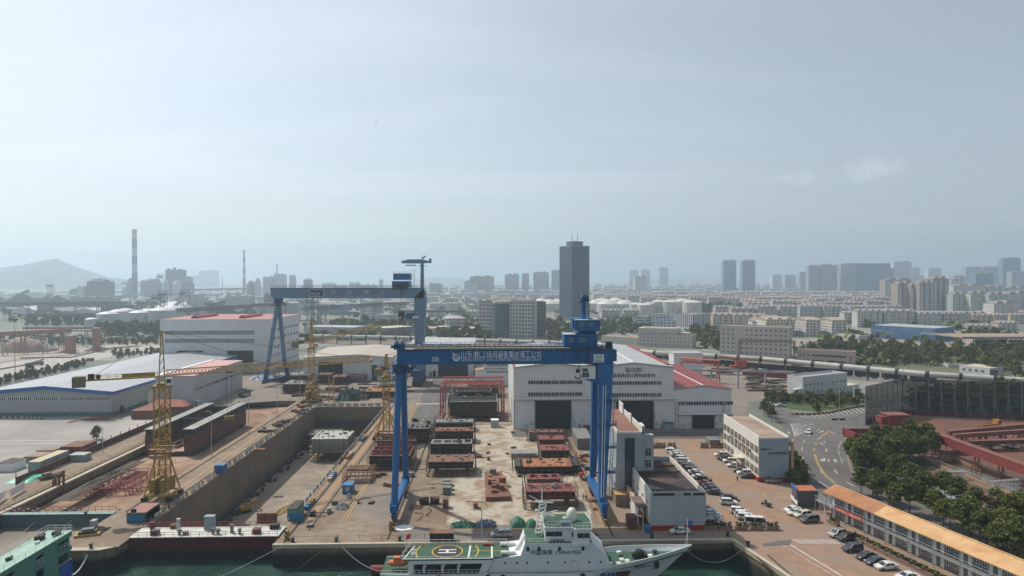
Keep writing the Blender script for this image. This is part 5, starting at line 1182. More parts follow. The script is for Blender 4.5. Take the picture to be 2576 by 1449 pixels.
car(SED,'W',*b4(455,1138),0,(-.25,1),'white sedan driving alone on the curved road');car(SUV,'W',*b4(80,868),0,(1,0),'white SUV, left one of two by the pines above the office');car(SED,'W',*b4(183,876),0,(1,0),'white sedan, right one of two by the pines above the office')
car(MPV,'W',*b2(1425,622),0,(-1,0),'white van parked in front of the beige roofed shed');car(SED,'G',*b2(1405,860),0,(1,0),'grey car near the head of the graving dock')
for i,(x,y,c) in enumerate(((1350,358,'W'),(1385,362,'W'),(1040,330,'W'),(2450,345,'W'),(2395,352,'W'),(720,235,'W'),(760,240,'S'),(905,240,'W'))):car(SED,c,*b4(x,y),0,(1,0),'pale car glimpsed between the trees on the right','pale cars among the trees')
# trucks
cab_c=dict(green=paint('truck_green',(.05,.12,.1)),yellow=paint('truck_yellow',(.5,.25,.08)),white=paint('truck_white',(.7,.68,.62)),black=paint('truck_dark',(.05,.06,.07)),blue=paint('truck_blue',(.02,.12,.4)),red=paint('truck_red',(.3,.04,.03)))
def truck(label,px,py,nose,L_,colr,bed=None,hgt=2.9,w=2.4):
    a=G(px,py);b_=G(px+nose[0]*8,py+nose[1]*8);t=thing('truck',label,'truck',(a[0],a[1],.08),math.atan2(b_[1]-a[1],b_[0]-a[0]))
    k_=hgt/2.9;q=MB();slab(q,[(L_/2-2.1*k_,.6),(L_/2,.6),(L_/2,1.5*k_),(L_/2-.35,hgt),(L_/2-2.1*k_,hgt)],w);cb=q.build('cab',cab_c[colr],t)
    q=MB();q.box(L_/2-.32,L_/2-.05,-w/2+.2,w/2-.2,1.55*k_,hgt-.35);q.box(L_/2-1.6*k_,L_/2-.5,-w/2-.02,w/2+.02,1.55*k_,hgt-.4);q.build('windows',carglass,cb)
    q=MB();x0,x1,h0,h1=-L_/2,L_/2-2.3*k_,1.0,bed or 2.3
    q.box(x0,x1,-w/2,w/2,h0-.15,h0)
    if h1>h0+.1:q.box(x0,x0+.1,-w/2,w/2,h0,h1);q.box(x1-.1,x1,-w/2,w/2,h0,h1);q.box(x0+.1,x1-.1,-w/2,-w/2+.1,h0,h1);q.box(x0+.1,x1-.1,w/2-.1,w/2,h0,h1)
    q.build('cargo_bed',cab_c[colr],t);q=MB();q.box(-L_/2,L_/2-.3,-.5,.5,.5,.84);q.build('chassis',black_m,t)
    for x in ([L_/2-1.1,-L_/2+1.2]+([-L_/2+2.4] if L_>7 else [])):
        for s_ in (-1,1):q=MB();q.tube((0,-.16,0),(0,.16,0),.5*max(k_,.75),n=12);wh=q.build('wheel',tyre,t,(x,s_*(w/2-.2),.45));
    return t
truck('green dump truck beside the long wall of the pink roofed workshop',*b1(2480,800),(1,-.35),9,'green');truck('dark dump truck on the road behind the hedge at the left',*b1(350,490),(1,-.1),11,'black');truck('small red truck on the road above the left warehouse',*b1(915,445),(1,0),5,'red',hgt=2.4)
truck('orange dusty flat truck in the red ore yard',*b4(2230,1080),(1,-.12),12,'yellow',bed=1.5);truck('small white tipper truck in the red ore yard near the right edge',*c4p(2430,150),(-1,-.25),5.4,'white',bed=1.5,hgt=2.3,w=1.9)
truck('blue truck half hidden by pines on the service road',*c4p(1850,820),(1,.3),6,'blue',hgt=2.6)
# ---------------- right hand buildings by the quay ----------------
palegrey_shade=mat('pale_grey_shade_panels',(.36,.4,.42),.75,var=.1,vs=.1,joints=(0,2.0,.06,.5,(.12,.13,.14)),streak=.12)  # pale grey panels; on the garage front the bluish tone is painted shade
whitew=mat('white_render',(.66,.64,.6),.8,var=.12,streak=.25)
# garage with an open dark roof
o,a,L_=frame_of((1637,1335),(1776,1334));zt=GY(1637,1248,o[1])[1]
dep=32
t=thing('garage_building','panelled garage with shade-grey front, dark sunken roof and red base beside the blue crane foot','garage',(o[0],o[1],.05),0)
Ln=GY(1776,1300,o[1])[0]-o[0]
b=MB();b.box(0,Ln,0,.35,0,zt+.9);b.box(0,Ln,dep-.35,dep,0,zt+.9);b.box(0,Ln,.35,dep-.35,0,zt-.4);b.build('wall',palegrey_shade,t)  # bluish shade is put into this wall colour; side walls get the lit white
b=MB();b.box(-.03,.35,.35,dep-.35,0,zt+.9);b.box(Ln-.35,Ln+.03,.35,dep-.35,0,zt+.9);b.build('side_wall',whitew,t)
b=MB();b.box(.35,Ln-.35,.35,dep-.35,zt-.38,zt-.3);b.build('roof',mat('dark_wet_roof',(.035,.028,.025),.8,var=.3,vs=.3,big=(.1,(.12,.06,.04),.5,.62)),t)
b=MB();b.box(.5,Ln-.5,dep*.62,dep*.62+.3,zt-.3,zt+.1);b.box(.5,Ln-.5,dep*.8,dep*.8+.3,zt-.3,zt+.2);b.build('roof_ridge',mat('rust_brown',(.16,.075,.045),.9,var=.3),t)
b=MB();b.box(-.06,Ln+.06,-.05,0,0,1.15);b.box(-.06,-.03,0,dep,0,1.15);b.build('plinth',red_p,t)
for xa,xc in ((.02,.26),(.24,.43),(.57,.72),(.74,.97)):b=MB();b.box(Ln*xa+.3,Ln*xc,-.04,.02,zt+.02,zt+.62);b.build('roof_slot',black_m,t)
win_row(t,(-.05,dep),(-.05,0),2.2,5,2.2,1.6);win_row(t,(-.05,dep),(-.05,0),5.4,6,1.8,1.2)
b=MB();b.box(-2.6,-.05,3,11,4.4,4.65);b.build('awning',felt,t);b=MB();b.box(-2.4,-2.2,3.2,10.8,.05,4.4);b.build('awning_wall',whitew,t)
for yy in (16,20,24):b=MB();b.box(-.9,-.06,yy,yy+.8,3.2,3.9);b.build('air_conditioner',white_p,t)
# stair tower building behind the crane leg (1548-1635)
o,a,L_=frame_of((1554,1267),(1636,1264));zt=GY(1554,1167,o[1])[1]
o2=G(1552,1262);Ln=GY(1619,1200,o2[1])[0]-o2[0];zt=GY(1560,1092,o2[1])[1]
t=thing('slab_office','narrow pale office with a tall glass strip and red roof behind the crane leg','office',(o2[0],o2[1],.05),0);dep=34
b=MB();b.box(0,Ln,0,dep,0,zt);b.box(Ln,Ln+3,1,3,0,zt-.6);b.build('wall',palegrey_shade,t)
b=MB();b.box(.25,Ln-.25,.25,dep-.25,zt+.004,zt+.08);b.build('roof',mat('red_brown_roof',(.24,.12,.085),.9,var=.3,vs=.2),t)
b=MB();b.box(0,.25,0,dep,zt,zt+.9);b.box(Ln-.25,Ln+.05,0,dep,zt,zt+1.6);b.box(.25,Ln-.25,0,.25,zt,zt+.5);b.box(Ln-.5,Ln+.3,0,4,zt,zt+2.2);b.box(Ln-.6,Ln-.3,14,17,zt,zt+2.4);b.box(Ln-.6,Ln-.3,dep-8,dep-2,zt,zt+3.2);b.build('parapet',whitew,t)
b=MB();b.box(Ln*.33,Ln*.62,-.12,.05,.9,zt-1.3);gs=b.build('glass_strip',mat('teal_glass',(.03,.07,.09),.1,spec=.8),t)
b=MB();b.box(Ln*.33-.2,Ln*.33,-.2,0,.7,zt-1.1);b.box(Ln*.62,Ln*.62+.2,-.2,0,.7,zt-1.1)
for i in range(6):b.box(Ln*.33,Ln*.62,-.16,-.12,1+i*(zt-2.3)/5,1.15+i*(zt-2.3)/5)
b.build('mullions',black_m,gs);b=MB();b.box(-.03,Ln+.03,-.04,0,0,.9);b.build('plinth',red_p,t)
for z_ in (1.6,5.2,8.8,12.0):
    link('window',window_mesh(1.7,2.3,2),t,(Ln+.6,.96,z_))
    if z_<zt-3:win_row(t,(Ln+.02,4),(Ln+.02,dep-2),z_,8,1.8,1.7)
win_row(t,(-.02,dep-2),(-.02,1),3,8,1.8,1.7);win_row(t,(-.02,dep-2),(-.02,1),7,8,1.8,1.7)
# long white office by the car park
A=G(1908,1213);Bx=G(1983,1211);zt=GY(1908,1105,A[1])[1];far=G(1820,1140)
ang=math.atan2(A[1]-far[1],A[0]-far[0]);Lr=math.hypot(A[0]-far[0],A[1]-far[1])
t=thing('office_building','three storey white office with red base and blue grey end wall by the car park','office building',(A[0],A[1],.05),0)
Wd=Bx[0]-A[0];dx,dy=far[0]-A[0],far[1]-A[1]
P_=[(0,0),(Wd,0),(Wd+dx,dy),(dx,dy)]
b=MB();b.prism(P_,0,zt);
b.build('wall',mat('white_wall_strip',(.64,.62,.57),.8,var=.1,streak=.15),t)
b=MB();b.box(.06,Wd-.02,-.07,0,1.3,zt);b.build('end_wall',mat('blue_grey_panels',(.26,.33,.38),.75,var=.08,joints=(0,3.2,.08,.5,(.1,.12,.13))),t)
b=MB();b.box(.0,Wd,-.1,0,0,1.3);b.prism([(-.06,-.02),(0,-.02),(dx,dy),(dx-.06,dy)],0,1.3);b.build('plinth',red_p,t)
b=MB();b.prism([(.4,.4),(Wd-.4,.4),(Wd+dx-.4,dy-.4),(dx+.4,dy-.4)],zt+.004,zt+.1);b.build('roof',tanroof,t)
b=MB();b.prism([(0,0),(.35,0),(dx+.35,dy),(dx,dy)],zt,zt+.8);b.prism([(Wd-.35,0),(Wd,0),(Wd+dx,dy),(Wd+dx-.35,dy)],zt,zt+.8);b.box(.35,Wd-.35,0,.3,zt,zt+.5);b.build('parapet',whitew,t)
ww2=mat('cream_frame',(.6,.54,.42),.7,var=.1)
for z_ in (1.9,5.2,8.3):
    n=9;u_=(dx/Lr,dy/Lr)
    for i in range(n):
        if z_<2 and i in (3,):continue
        link('window',window_mesh(Lr/n*.8,2.2,4,frame=ww2),t,(dx*(1-i/n)-u_[0]*Lr/n*.12-.03,dy*(1-i/n)-u_[1]*Lr/n*.12-.02,z_),math.atan2(-dy,-dx))
b=MB();b.prism([(dx*.38-2.4,dy*.38-.5),(dx*.38,dy*.38-.5),(dx*.5,dy*.5),(dx*.5-2.4,dy*.5)],3.6,4.0);b.box(dx*.38-2.2,dx*.38-1.9,dy*.4-.2,dy*.4+.1,0,3.6);b.build('entrance_canopy',ww2,t)
o_=text('lettering','安全第一 质量至上 管理先进 服务卓越',1.0,ink,t,(dx*.8-.06,dy*.8,7.2),(R(90),0,math.atan2(-dy,-dx)),Lr*.62)
text('lettering','装备集团一流',.75,ink,t,(Wd*.05,-.1,zt-3.3),FR,Wd*.34);text('lettering','世界领先的港航装备制造商',.75,ink,t,(Wd*.3,-.1,zt-4.5),FR,Wd*.65)
b=MB()
for i in range(10):u_=i/9;b.box(Wd+dx*u_+.6,Wd+dx*u_+1.3,dy*u_-.3,dy*u_+.3,0,2.6+9.5)
for i in range(9):u_=i/9;b.beam((Wd+dx*u_+.9,dy*u_,11),(Wd+dx*(u_+.11)+.9,dy*(u_+.11),11),.1,1.4)
b.build('roof_balustrade',mat('peach_render',(.5,.32,.2),.8,var=.15),t)
# guard hut
o,a,L_=frame_of((2005,1278),(2036,1278));zt=GY(2005,1236,o[1])[1]
a0=G(1991,1262);t=thing('guard_hut','dark grey gate hut with an orange flat roof and blue sign on its left side','guard hut',(o[0],o[1],.05),0)
Ln=5.6;dx,dy=a0[0]-o[0],a0[1]-o[1]
b=MB();b.prism([(0,0),(Ln,0),(Ln+dx,dy),(dx,dy)],0,zt);b.build('wall',mat('dark_grey_panel',(.1,.105,.11),.7,var=.1,joints=(0,.4,.04,.5)),t)
b=MB();b.prism([(.25,.2),(Ln-.25,.2),(Ln+dx-.25,dy-.2),(dx+.25,dy-.2)],zt+.003,zt+.06);b.build('roof',mat('orange_clay',(.42,.14,.06),.9,var=.2),t)
b=MB();b.prism([(-.15,0),(.1,0),(dx+.1,dy),(dx-.15,dy)],zt-.1,zt+.7);b.build('sign_board',blu_t,t);b=MB();b.prism([(-.08,-.3),(-.0,-.3),(dx,dy+.3),(dx-.08,dy+.3)],.8,1.9);b.build('white_panel',white_p,t)
b=MB();b.prism([(-.1,.8),(-.02,.8),(dx*.5,dy*.5),(dx*.5-.08,dy*.5)],1.9,3);b.build('window',glass_m,t)
text('lettering','门卫登记处',.5,tw,t,(dx-.18,dy-.3,zt+.12),(R(90),0,math.atan2(-dy,-dx)),3.2,th=.01)
# orange roofed two storey cabin block
o=G(2062,1308);e=G(2760,1640);a=math.atan2(e[1]-o[1],e[0]-o[0]);
E0=G(2078,1298);
zf=GY(2060,1240,G(2080,1298)[1])[1]
o=G(2078,1300);o2=G(2500,1500);a=math.atan2(o2[1]-o[1],o2[0]-o[0]);LL=math.hypot(o2[0]-o[0],o2[1]-o[1])*1.25
t=thing('cabin_block','long two storey grey cabin block with orange roof running to the lower right corner','cabin block',(o[0],o[1],.05),a)
H2=6.0;dp=6.6
cab_m=mat('grey_cabin_wall',(.17,.18,.19),.75,var=.12,vs=.3,corr=.3)
b=MB();b.box(0,LL,1.6,dp,0,H2);b.build('wall',cab_m,t)
orange_r=mat('orange_roof_tile',(.58,.37,.18),.75,var=.1,vs=.3,col2=(.5,.29,.13),joints=(0,.36,.06,.35,(.22,.1,.04)),bump=.2,big=(.3,(.47,.25,.1),.52,.66),streak=.2)
rust_r=mat('rusty_orange_roof',(.42,.19,.09),.85,var=.3,vs=.3,joints=(.5,.36,.06,.35,(.2,.07,.03)),bump=.2)
for x0_,x1_,m_ in ((-.8,15.5,rust_r),(15.5,LL,orange_r)):
    b=MB();b.xprism([(-.5,H2+.0),(dp*.5,H2+1.5),(dp*.5,H2+1.68),(-.5,H2+.18)],x0_,x1_-.02);b.xprism([(dp*.5+.01,H2+1.5),(dp+.5,H2),(dp+.5,H2+.18),(dp*.5+.01,H2+1.68)],x0_,x1_-.02);b.build('roof',m_,t)
b=MB();b.beam((-.9,dp*.5,H2+1.72),(LL,dp*.5,H2+1.72),.4,.12);b.build('ridge_cap',orange_r,t)
b=MB();b.box(-.5,LL,.0,1.58,2.85,3.0);b.build('gallery_floor',steel_g,t);b=MB();b.rail((-.5,.05,3.0),(LL,.05,3.0),1.1,40,.04);b.build('gallery_railing',steel_g,t)
n=int(LL/3.05)
pm=MB();pm.box(-.07,.07,-.07,.07,0,H2+.1);pme=pm.mesh('post',steel_g)
dm_=MB();dm_.box(0,.85,-.05,.0,0,2.1);dme=dm_.mesh('door',white_p)
for i in range(n):
    x=i*3.05
    if i % 2==0:link('post',pme,t,(x,.03,0))
    for z_ in (.1,3.1):
        link('door',dme,t,(x+.5+(i % 2)*1.2,1.58,z_));link('window',window_mesh(1.1,1.1,2),t,(x+(1.75 if i % 2==0 else .3),1.57,z_+.95))
b=MB();b.box(3.2,11.6,-.08,-.03,2.75,3.75);bn_=b.build('banner',mat('red_banner',(.5,.05,.05),.7,var=.1),t);text('lettering','安全责任重如山 一切事故皆可预防',.55,mat('banner_white',(.8,.75,.7),.7),bn_,(3.5,-.1,3.0),FR,7.8,th=.01)
b=MB();b.box(-4.2,-.5,.2,1.5,2.85,3.0);b.rail((-4.2,.2,3),(-.5,.2,3),1.1,3,.05);b.rail((-4.2,1.5,3),(-.5,1.5,3),1.1,3,.05);b.beam((-4.2,.3,0),(-4.2,.3,3),.12);b.beam((-2.2,.3,0),(-2.2,.3,3),.12);b.beam((-.6,-.2,3),(2.4,-2.0,.1),.12,.4);b.build('stair',steel_g,t)
# planters, walls, bins, people near the car park
plm=mat('planter_brick',(.26,.17,.14),.85,var=.2)
PL=thing('planter','','planter');q=MB();q.box(-1.5,1.5,-.5,.5,0,.85);q.box(-1.6,1.6,-.6,.6,.8,.95);q.build('box',plm,PL)
for x in (-1,0,1):link('bush',crown_mesh('bush',50+x,1.1,.62,.15,10,26,.14,leaf_d,.9),PL,(x,0,.75))
freeze(PL)
for i,p in enumerate([z4(x,205) for x in (235,335,465,880,1010,1110)]+[z4(x,1245) for x in (955,1150,1345,1540,1740)]):
    place(PL,(*G(*p),.05),0,'brick planter with bushes, %s in the line %s' % (ordn[i if i<6 else i-6],'across the car park' if i<6 else 'beside the minibus on the quay side'),'planters around the car park')
for i in range(9):place(PL,(*G(*c4p(705+i*0 if i==0 else 950+(i-1)*118,905 if i==0 else 1070+(i-1)*58)),.05),a,'low green bush in a kerb bed along the front of the orange roofed block','bushes before the orange roofed block')
# ---------------- hull sections, scaffolds and loose things in the yard ----------------
rust_t=mat('rusty_plate',(.2,.095,.065),.85,var=.4,vs=.8,big=(.35,(.3,.14,.07),.52,.72));rust_o=mat('orange_rust_plate',(.33,.14,.06),.85,var=.3,vs=.5,joints=(3,3,.07,.4))
red_o=mat('red_oxide_plate',(.21,.062,.056),.8,var=.25,vs=.4,joints=(3.2,0,.08,.4));red_d=mat('dark_oxide_plate',(.12,.04,.038),.8,var=.3,vs=.4,joints=(2.4,0,.08,.4))
dk_p=mat('dark_hull_plate',(.035,.038,.038),.8,var=.4,vs=.5,rust=((.15,.06,.03),.4,.52,.7),joints=(2.2,0,.1,.5));gr_p=mat('grey_primer_plate',(.2,.21,.2),.75,var=.3,vs=.5,rust=((.2,.09,.045),.35,.55,.75),joints=(2.5,2.5,.07,.4))
pipe_m=mat('scaffold_pipe',(.14,.11,.09),.7,var=.3,vs=1.);wood_m=mat('plank',(.32,.22,.12),.9,var=.3,vs=1.);redpipe=mat('red_truss',(.33,.045,.04),.6,var=.2,vs=.5);plt=mat('pale_concrete_block',(.42,.42,.4),.85,var=.25,vs=.5)
def scaffold(q,x0,x1,y0,y1,z0,z1,st=1.8,lift=1.7,sides='fblr',r_=.065):
    for s_ in sides:
        if s_ in 'fb':y=y0-.7 if s_=='f' else y1+.7;A,B_=(x0-.7,y),(x1+.7,y)
        else:x=x0-.7 if s_=='l' else x1+.7;A,B_=(x,y0-.7),(x,y1+.7)
        L_=math.hypot(B_[0]-A[0],B_[1]-A[1]);n=max(1,int(L_/st));k_=max(1,int((z1-z0)/lift))
        for i in range(n+1):x=A[0]+(B_[0]-A[0])*i/n;y=A[1]+(B_[1]-A[1])*i/n;q.tube((x,y,z0),(x,y,z1+rng.uniform(.3,1.3)),r_,r_,4,0,False)
        for j in range(1,k_+1):
            z=z0+lift*j;q.tube((*A,z),(*B_,z),r_,r_,4,0,False)
            if j<k_:q.beam((*A,z-.9),(*B_,z-.9),.6 if s_ in 'fb' else .5,.06,1)
def hull_block(label,pl,pr,pb,ptop,dep,top,side,scaf=True,hs=1.0,frames=0,z0=0.,name='hull_block',cells=0,deck=True,group=None,sc_sides='fblr'):
    x0,Y=G(pl,pb,z0);x1=GY(pr,pb,Y)[0];zt=GY(pl,ptop,Y)[1];w_=x1-x0;H_=zt-z0
    t=thing(name,label,'ship section',(x0,Y,z0),0,group);r=random.Random(int(pl+pb))
    q=MB();q.box(0,w_,0,dep,hs,H_-.3)
    n=max(3,int(w_/2.3))
    for i in range(n+1):x=(w_-.2)*i/n;q.box(x,x+.2,-.22,0,hs,H_-.3)
    q.box(0,w_,-.26,-.0,hs+(H_-hs)*.45,hs+(H_-hs)*.45+.2);q.build('hull',side,t)
    if deck:
        q=MB()
        if cells:
            cw=w_/cells
            for i in range(cells):q.box(i*cw+.0,i*cw+cw*.28,-.3,dep,H_-.297,H_)
            q.box(0,w_,-.3,dep*.22,H_-.295,H_+.003);q.box(0,w_,dep*.78,dep,H_-.295,H_+.003);q.box(w_-.5,w_,0,dep,H_-.295,H_+.006)
        else:q.box(-.15,w_+.15,-.3,dep,H_-.297,H_)
        q.build('deck_plate',top,t)
    if frames:
        q=MB()
        for j in range(frames):y=dep*(j+.5)/frames;q.box(.2,w_-.2,y-.1,y+.1,H_+.004,H_+.5+.35*(j % 2))
        for j in range(4):x=w_*(j+.5)/4;q.box(x-.08,x+.08,.2,dep-.2,H_+.008,H_+.4)
        q.build('stiffeners',top,t)
    q=MB()
    for i in range(int(w_*dep/9)):
        x,y=r.uniform(.3,w_-1.2),r.uniform(.3,dep-1);q.box(x,x+r.uniform(.3,1.3),y,y+r.uniform(.3,.9),H_+.004,H_+r.uniform(.15,.6))
    if q.v:q.build('loose_fittings',r.choice((gr_p,rust_t,dk_p)),t)
    for x in (w_*.12,w_*.82):
        for y in (dep*.12,dep*.82):q=MB();q.box(x,x+.8,y,y+.8,0,hs+.02);q.build('support',yel_m if r.random()<.6 else rust_t,t)
    if scaf:q=MB();scaffold(q,0,w_,0,dep,0,H_+.3,sides=sc_sides);q.build('scaffolding',[pipe_m,wood_m],t)
    return t
HB=hull_block
HB('dark grey section with a low peaked top in the centre column of blocks',1096,1189,1086,1062,6,gr_p,dk_p,hs=.5);HB('rusty decked section right below the peaked one in the centre column',1095,1190,1115,1084,6,rust_t,dk_p)
HB('grey green section with oval cutouts in the centre column',1083,1187,1149,1116,6,gr_p,dk_p,cells=4);HB('rust topped section on yellow stands nearest in the centre column',1078,1190,1197,1161,8,rust_t,dk_p,hs=2.2)
HB('dark open topped section directly behind the left crane legs',1013,1080,1112,1078,6,gr_p,dk_p,hs=1.5,cells=5);HB('dark section with pipes at the foot of the small tower crane',946,1044,1122,1108,8,rust_t,dk_p,frames=4)
HB('large reddish plated section with many stiffeners left of the crane legs',930,1030,1182,1146,13,red_o,dk_p,hs=1.8,frames=6)
HB('long red section farthest back in the right column',1331,1416,1110,1087,5,red_o,gr_p,hs=.6,cells=4,sc_sides='lr');HB('bright red deck section, second in the right column',1357,1419,1127,1105,6,red_o,red_d,sc_sides='lr');HB('bright red deck section, third in the right column',1362,1431,1158,1132,7,red_o,dk_p,frames=0)
HB('wide orange rusty plate section on dark frames in the right column',1318,1438,1196,1173,9,rust_o,dk_p,hs=1.2);HB('dark wing frames left behind the orange plate section',1296,1322,1192,1172,9,dk_p,dk_p);HB('dark wing frames right of the orange plate section',1438,1455,1192,1170,10,dk_p,dk_p)
HB('purple red section with two long cutouts in the right column',1327,1410,1224,1205,5,red_o,red_d,hs=.5,cells=3);HB('dark red brown section with oval holes nearest in the right column',1324,1447,1280,1236,7,red_o,red_d,hs=2.4,cells=4)
# messy block under the red truss gantry
HB('tall scaffolded dark grey section beneath the red truss gantry',1131,1250,1058,1010,18,gr_p,dk_p,hs=2,frames=5);HB('raised pale box on top of the tall scaffolded section',1147,1235,1044,984,9,gr_p,dk_p,hs=9,frames=3);HB('rusty cluttered deckhouse behind the red truss gantry',1180,1255,1000,968,10,rust_t,dk_p)
r=random.Random(12)
for (px,py,w_,d_,z_) in ((1135,1056,20,14,8.5),(1150,1046,14,8,12),(1180,1000,13,8,6)):
    x,y=G(px,py);q=MB()
    for i in range(70):a=Vector((r.uniform(0,w_),r.uniform(0,d_),z_+r.uniform(-6,.6)));q.beam(a,a+Vector((r.gauss(0,1.8),r.gauss(0,1.2),abs(r.gauss(0,.9)))),r.uniform(.12,.5),r.uniform(.05,.4),i % 4)
    o=q.build('pipe_clutter',[gr_p,dk_p,plt,rust_t],None,(x,y,0));tag(o,'jumble of pipes, brackets and plates piled on the scaffolded section','steel clutter','clutter on the scaffolded section')
# beyond the head of the dock
for a in (('pale topped section behind the grey crane left leg',712,782,990,966,14,gr_p,dk_p),('dark long section at the far left of the dock head',690,780,962,944,12,gr_p,dk_p),('dark section with scaffolds right of the middle tower crane',800,832,966,942,12,rust_t,dk_p),('pinkish topped container like section beyond the dock',876,915,962,946,12,red_o,gr_p),('cluttered section beside the white van',835,868,968,948,10,rust_t,dk_p),('dark low section near the small tower crane top',957,1000,985,970,10,gr_p,dk_p),('orange rusty plates stacked beyond the dock head',918,996,1001,985,12,rust_o,dk_p)):HB(*a,name='hull_block')
# green netted heap with lattice jib
def heap(name,label,cat,pl,pr,pb,h_,dep,m_,seed=1,nx=14,ny=8,rough=.35,z0=0.05,group=None):
    x0,Y=G(pl,pb);x1=GY(pr,pb,Y)[0];r=random.Random(seed);q=MB();w_=x1-x0;vs=[]
    for j in range(ny+1):
        for i in range(nx+1):
            u,v=i/nx,j/ny;e=max(0,math.sin(math.pi*u))**.5*max(0,math.sin(math.pi*v))**.5
            vs.append((w_*u+r.uniform(-.1,.1),dep*v,h_*e*(1-rough+r.uniform(-rough,rough))+0.02))
    q.add(vs,[(j*(nx+1)+i,j*(nx+1)+i+1,(j+1)*(nx+1)+i+1,(j+1)*(nx+1)+i) for j in range(ny) for i in range(nx)])
    o=q.build(name,m_,None,(x0,Y,z0),smooth=rough<.2);tag(o,label,cat,group);return o
net_m=mat('green_net',(.025,.055,.055),.9,var=.4,vs=.3);tarp_g=mat('green_tarp',(.02,.13,.08),.6,var=.35,vs=.5);tarp_b=mat('blue_tarp',(.04,.1,.3),.5,var=.4,vs=.7,col2=(.5,.55,.65));scrap_m=mat('scrap_metal',(.08,.065,.055),.9,var=.5,vs=.8,rust=((.2,.09,.04),.5,.5,.7))
heap('netted_heap','dark green netted heap of steel beyond the dock head','steel heap',842,902,1010,7,16,net_m,3)
heap('scrap_heap','dark heap of scrap right of the netted heap','scrap heap',895,925,1008,3.5,10,scrap_m,4);heap('tarp_pile','crumpled blue tarpaulin pile by the left leg of the grey crane','tarpaulin',625,672,956,3,10,tarp_b,5)
heap('tarp_pile','long low pile under green and dark tarpaulins by the quay','tarpaulin',1131,1196,1330,1.3,3.2,tarp_g,6);heap('tarp_pile','grey blue tarpaulin pile behind the quay lamp post','tarpaulin',1196,1249,1329,1.5,4,mat('grey_blue_tarp',(.09,.12,.17),.6,var=.5,vs=.6),7)
heap('tarp_pile','bright green peaked tarpaulin behind the ship mast','tarpaulin',1283,1322,1329,2.0,4.5,tarp_g,8,rough=.15);heap('tarp_pile','small green tarpaulin beside the ship mast','tarpaulin',1325,1352,1329,1.7,3.5,tarp_g,9,rough=.15)
heap('cable_coil','tangled dark cables lying near the left crane leg','cables',1028,1062,1282,.6,3,scrap_m,10);heap('tarp_pile','pale grey wrapped pile by the dock edge rail','tarpaulin',840,874,1284,1.4,3.5,mat('grey_wrap',(.2,.2,.19),.7,var=.4,vs=.8),11);heap('rubble','round grey boulder like bundle between the rails','bundle',870,882,1256,1.6,2.2,plt,12)
for i,(a,c_,y,h_) in enumerate(((-12,82,888,13),(128,165,888,3),(208,246,884,3),(86,120,886,2.5))):heap('gravel_heap',('large pale gravel heap at the left edge behind the trestles','small gravel heap beside the pink pier','dark spoil heap under the right pink pier','low dark heap beneath the trestle')[i],'gravel heap',a,c_,y,h_,20,sand_m if i<2 else scrap_m,20+i,rough=.08)
heap('debris','long strip of stones and debris at the foot of the left slip wall','debris',128,175,1262,1,40,scrap_m,30)
# rusty pipes and racks
def bundle(name,label,pl,pr,pb,n,r_,dep,m_,rows_=2,ang=0):
    x0,Y=G(pl,pb);x1=GY(pr,pb,Y)[0];t=thing(name,label,name.replace('_',' '),(x0,Y,.05),ang)
    for j in range(rows_):
        for i in range(n-j):q=MB();q.tube((0,0,0),(x1-x0,0,0),r_,n=8);q.build('pipe',m_,t,(0,i*r_*2.05+j*r_,r_+j*r_*1.75))
    return t
bundle('pipe_stack','three large dark pipe rolls by the left crane leg',1056,1078,1268,1,.95,0,scrap_m,1);bundle('pipe_stack','dark spool like roll next to the pipe rolls',1083,1105,1267,1,.95,0,dk_p,1)
bundle('pipe_stack','rusty pipes lying on the strip left of the dock railing',640,665,1135,3,.35,0,rust_t,1)
x0,Y=G(868,1214);t=thing('steel_rack','rusty cage rack piled with brown beams between the dock rails and blocks','rack',(x0,Y,.05));w_=GY(928,1214,Y)[0]-x0
q=MB();scaffold(q,0,w_,0,6,0,3,1.1,1.0,'fblr',.05);q.build('cage',[rust_t,rust_t],t)
for i in range(5):q=MB();q.box(.3,w_-.5,1+i,1.6+i,3,3.6);q.build('beam',rust_t,t)
def crate(label,pl,pr,pb,ptop,dep,m_,name='crate',cat='crate',lid=None,z0=.05,group=None,ang=0,rim_=True):
    x0,Y=G(pl,pb,z0-.05);x1=GY(pr,pb,Y)[0];zt=GY(pl,ptop,Y)[1]-z0+.05;w_=x1-x0;t=thing(name,label,cat,(x0,Y,z0),ang,group)
    q=MB();q.box(0,w_,0,dep,.12,zt);q.build('body',m_,t)
    q=MB();q.box(-.05,w_+.05,-.05,dep+.05,zt,zt+.1);q.build('lid',lid or m_,t)
    if rim_:
        q=MB();n=max(2,int(w_/.7))
        for i in range(n+1):x=(w_-.1)*i/n;q.box(x,x+.1,-.06,0,.12,zt)
        q.box(0,w_,-.06,0,zt*.5,zt*.5+.1);q.box(.1,w_-.1,.1,dep-.1,0,.12);q.build('ribs',m_,t)
    return t
blue_c=mat('container_blue',(.03,.16,.33),.6,var=.25,vs=.5);teal_c=mat('container_teal',(.13,.28,.21),.7,var=.3,vs=.3,rust=((.25,.12,.06),.3,.6,.8));cont_g=mat('container_grey',(.3,.36,.39),.7,var=.2,corr=.4);cont_r=mat('container_red',(.2,.06,.05),.8,var=.3,corr=.4)
t=crate('blue steel container with a pale square on its front between the dock rails',861,886,1243,1222,3.4,blue_c,'container','container');q=MB();q.box(.9,2.0,-.1,-.07,.7,2.0);q.build('panel',plt,t)
crate('small blue skip standing against the dock railing near the tower crane',539,562,1192,1172,3,blue_c,'skip','skip')
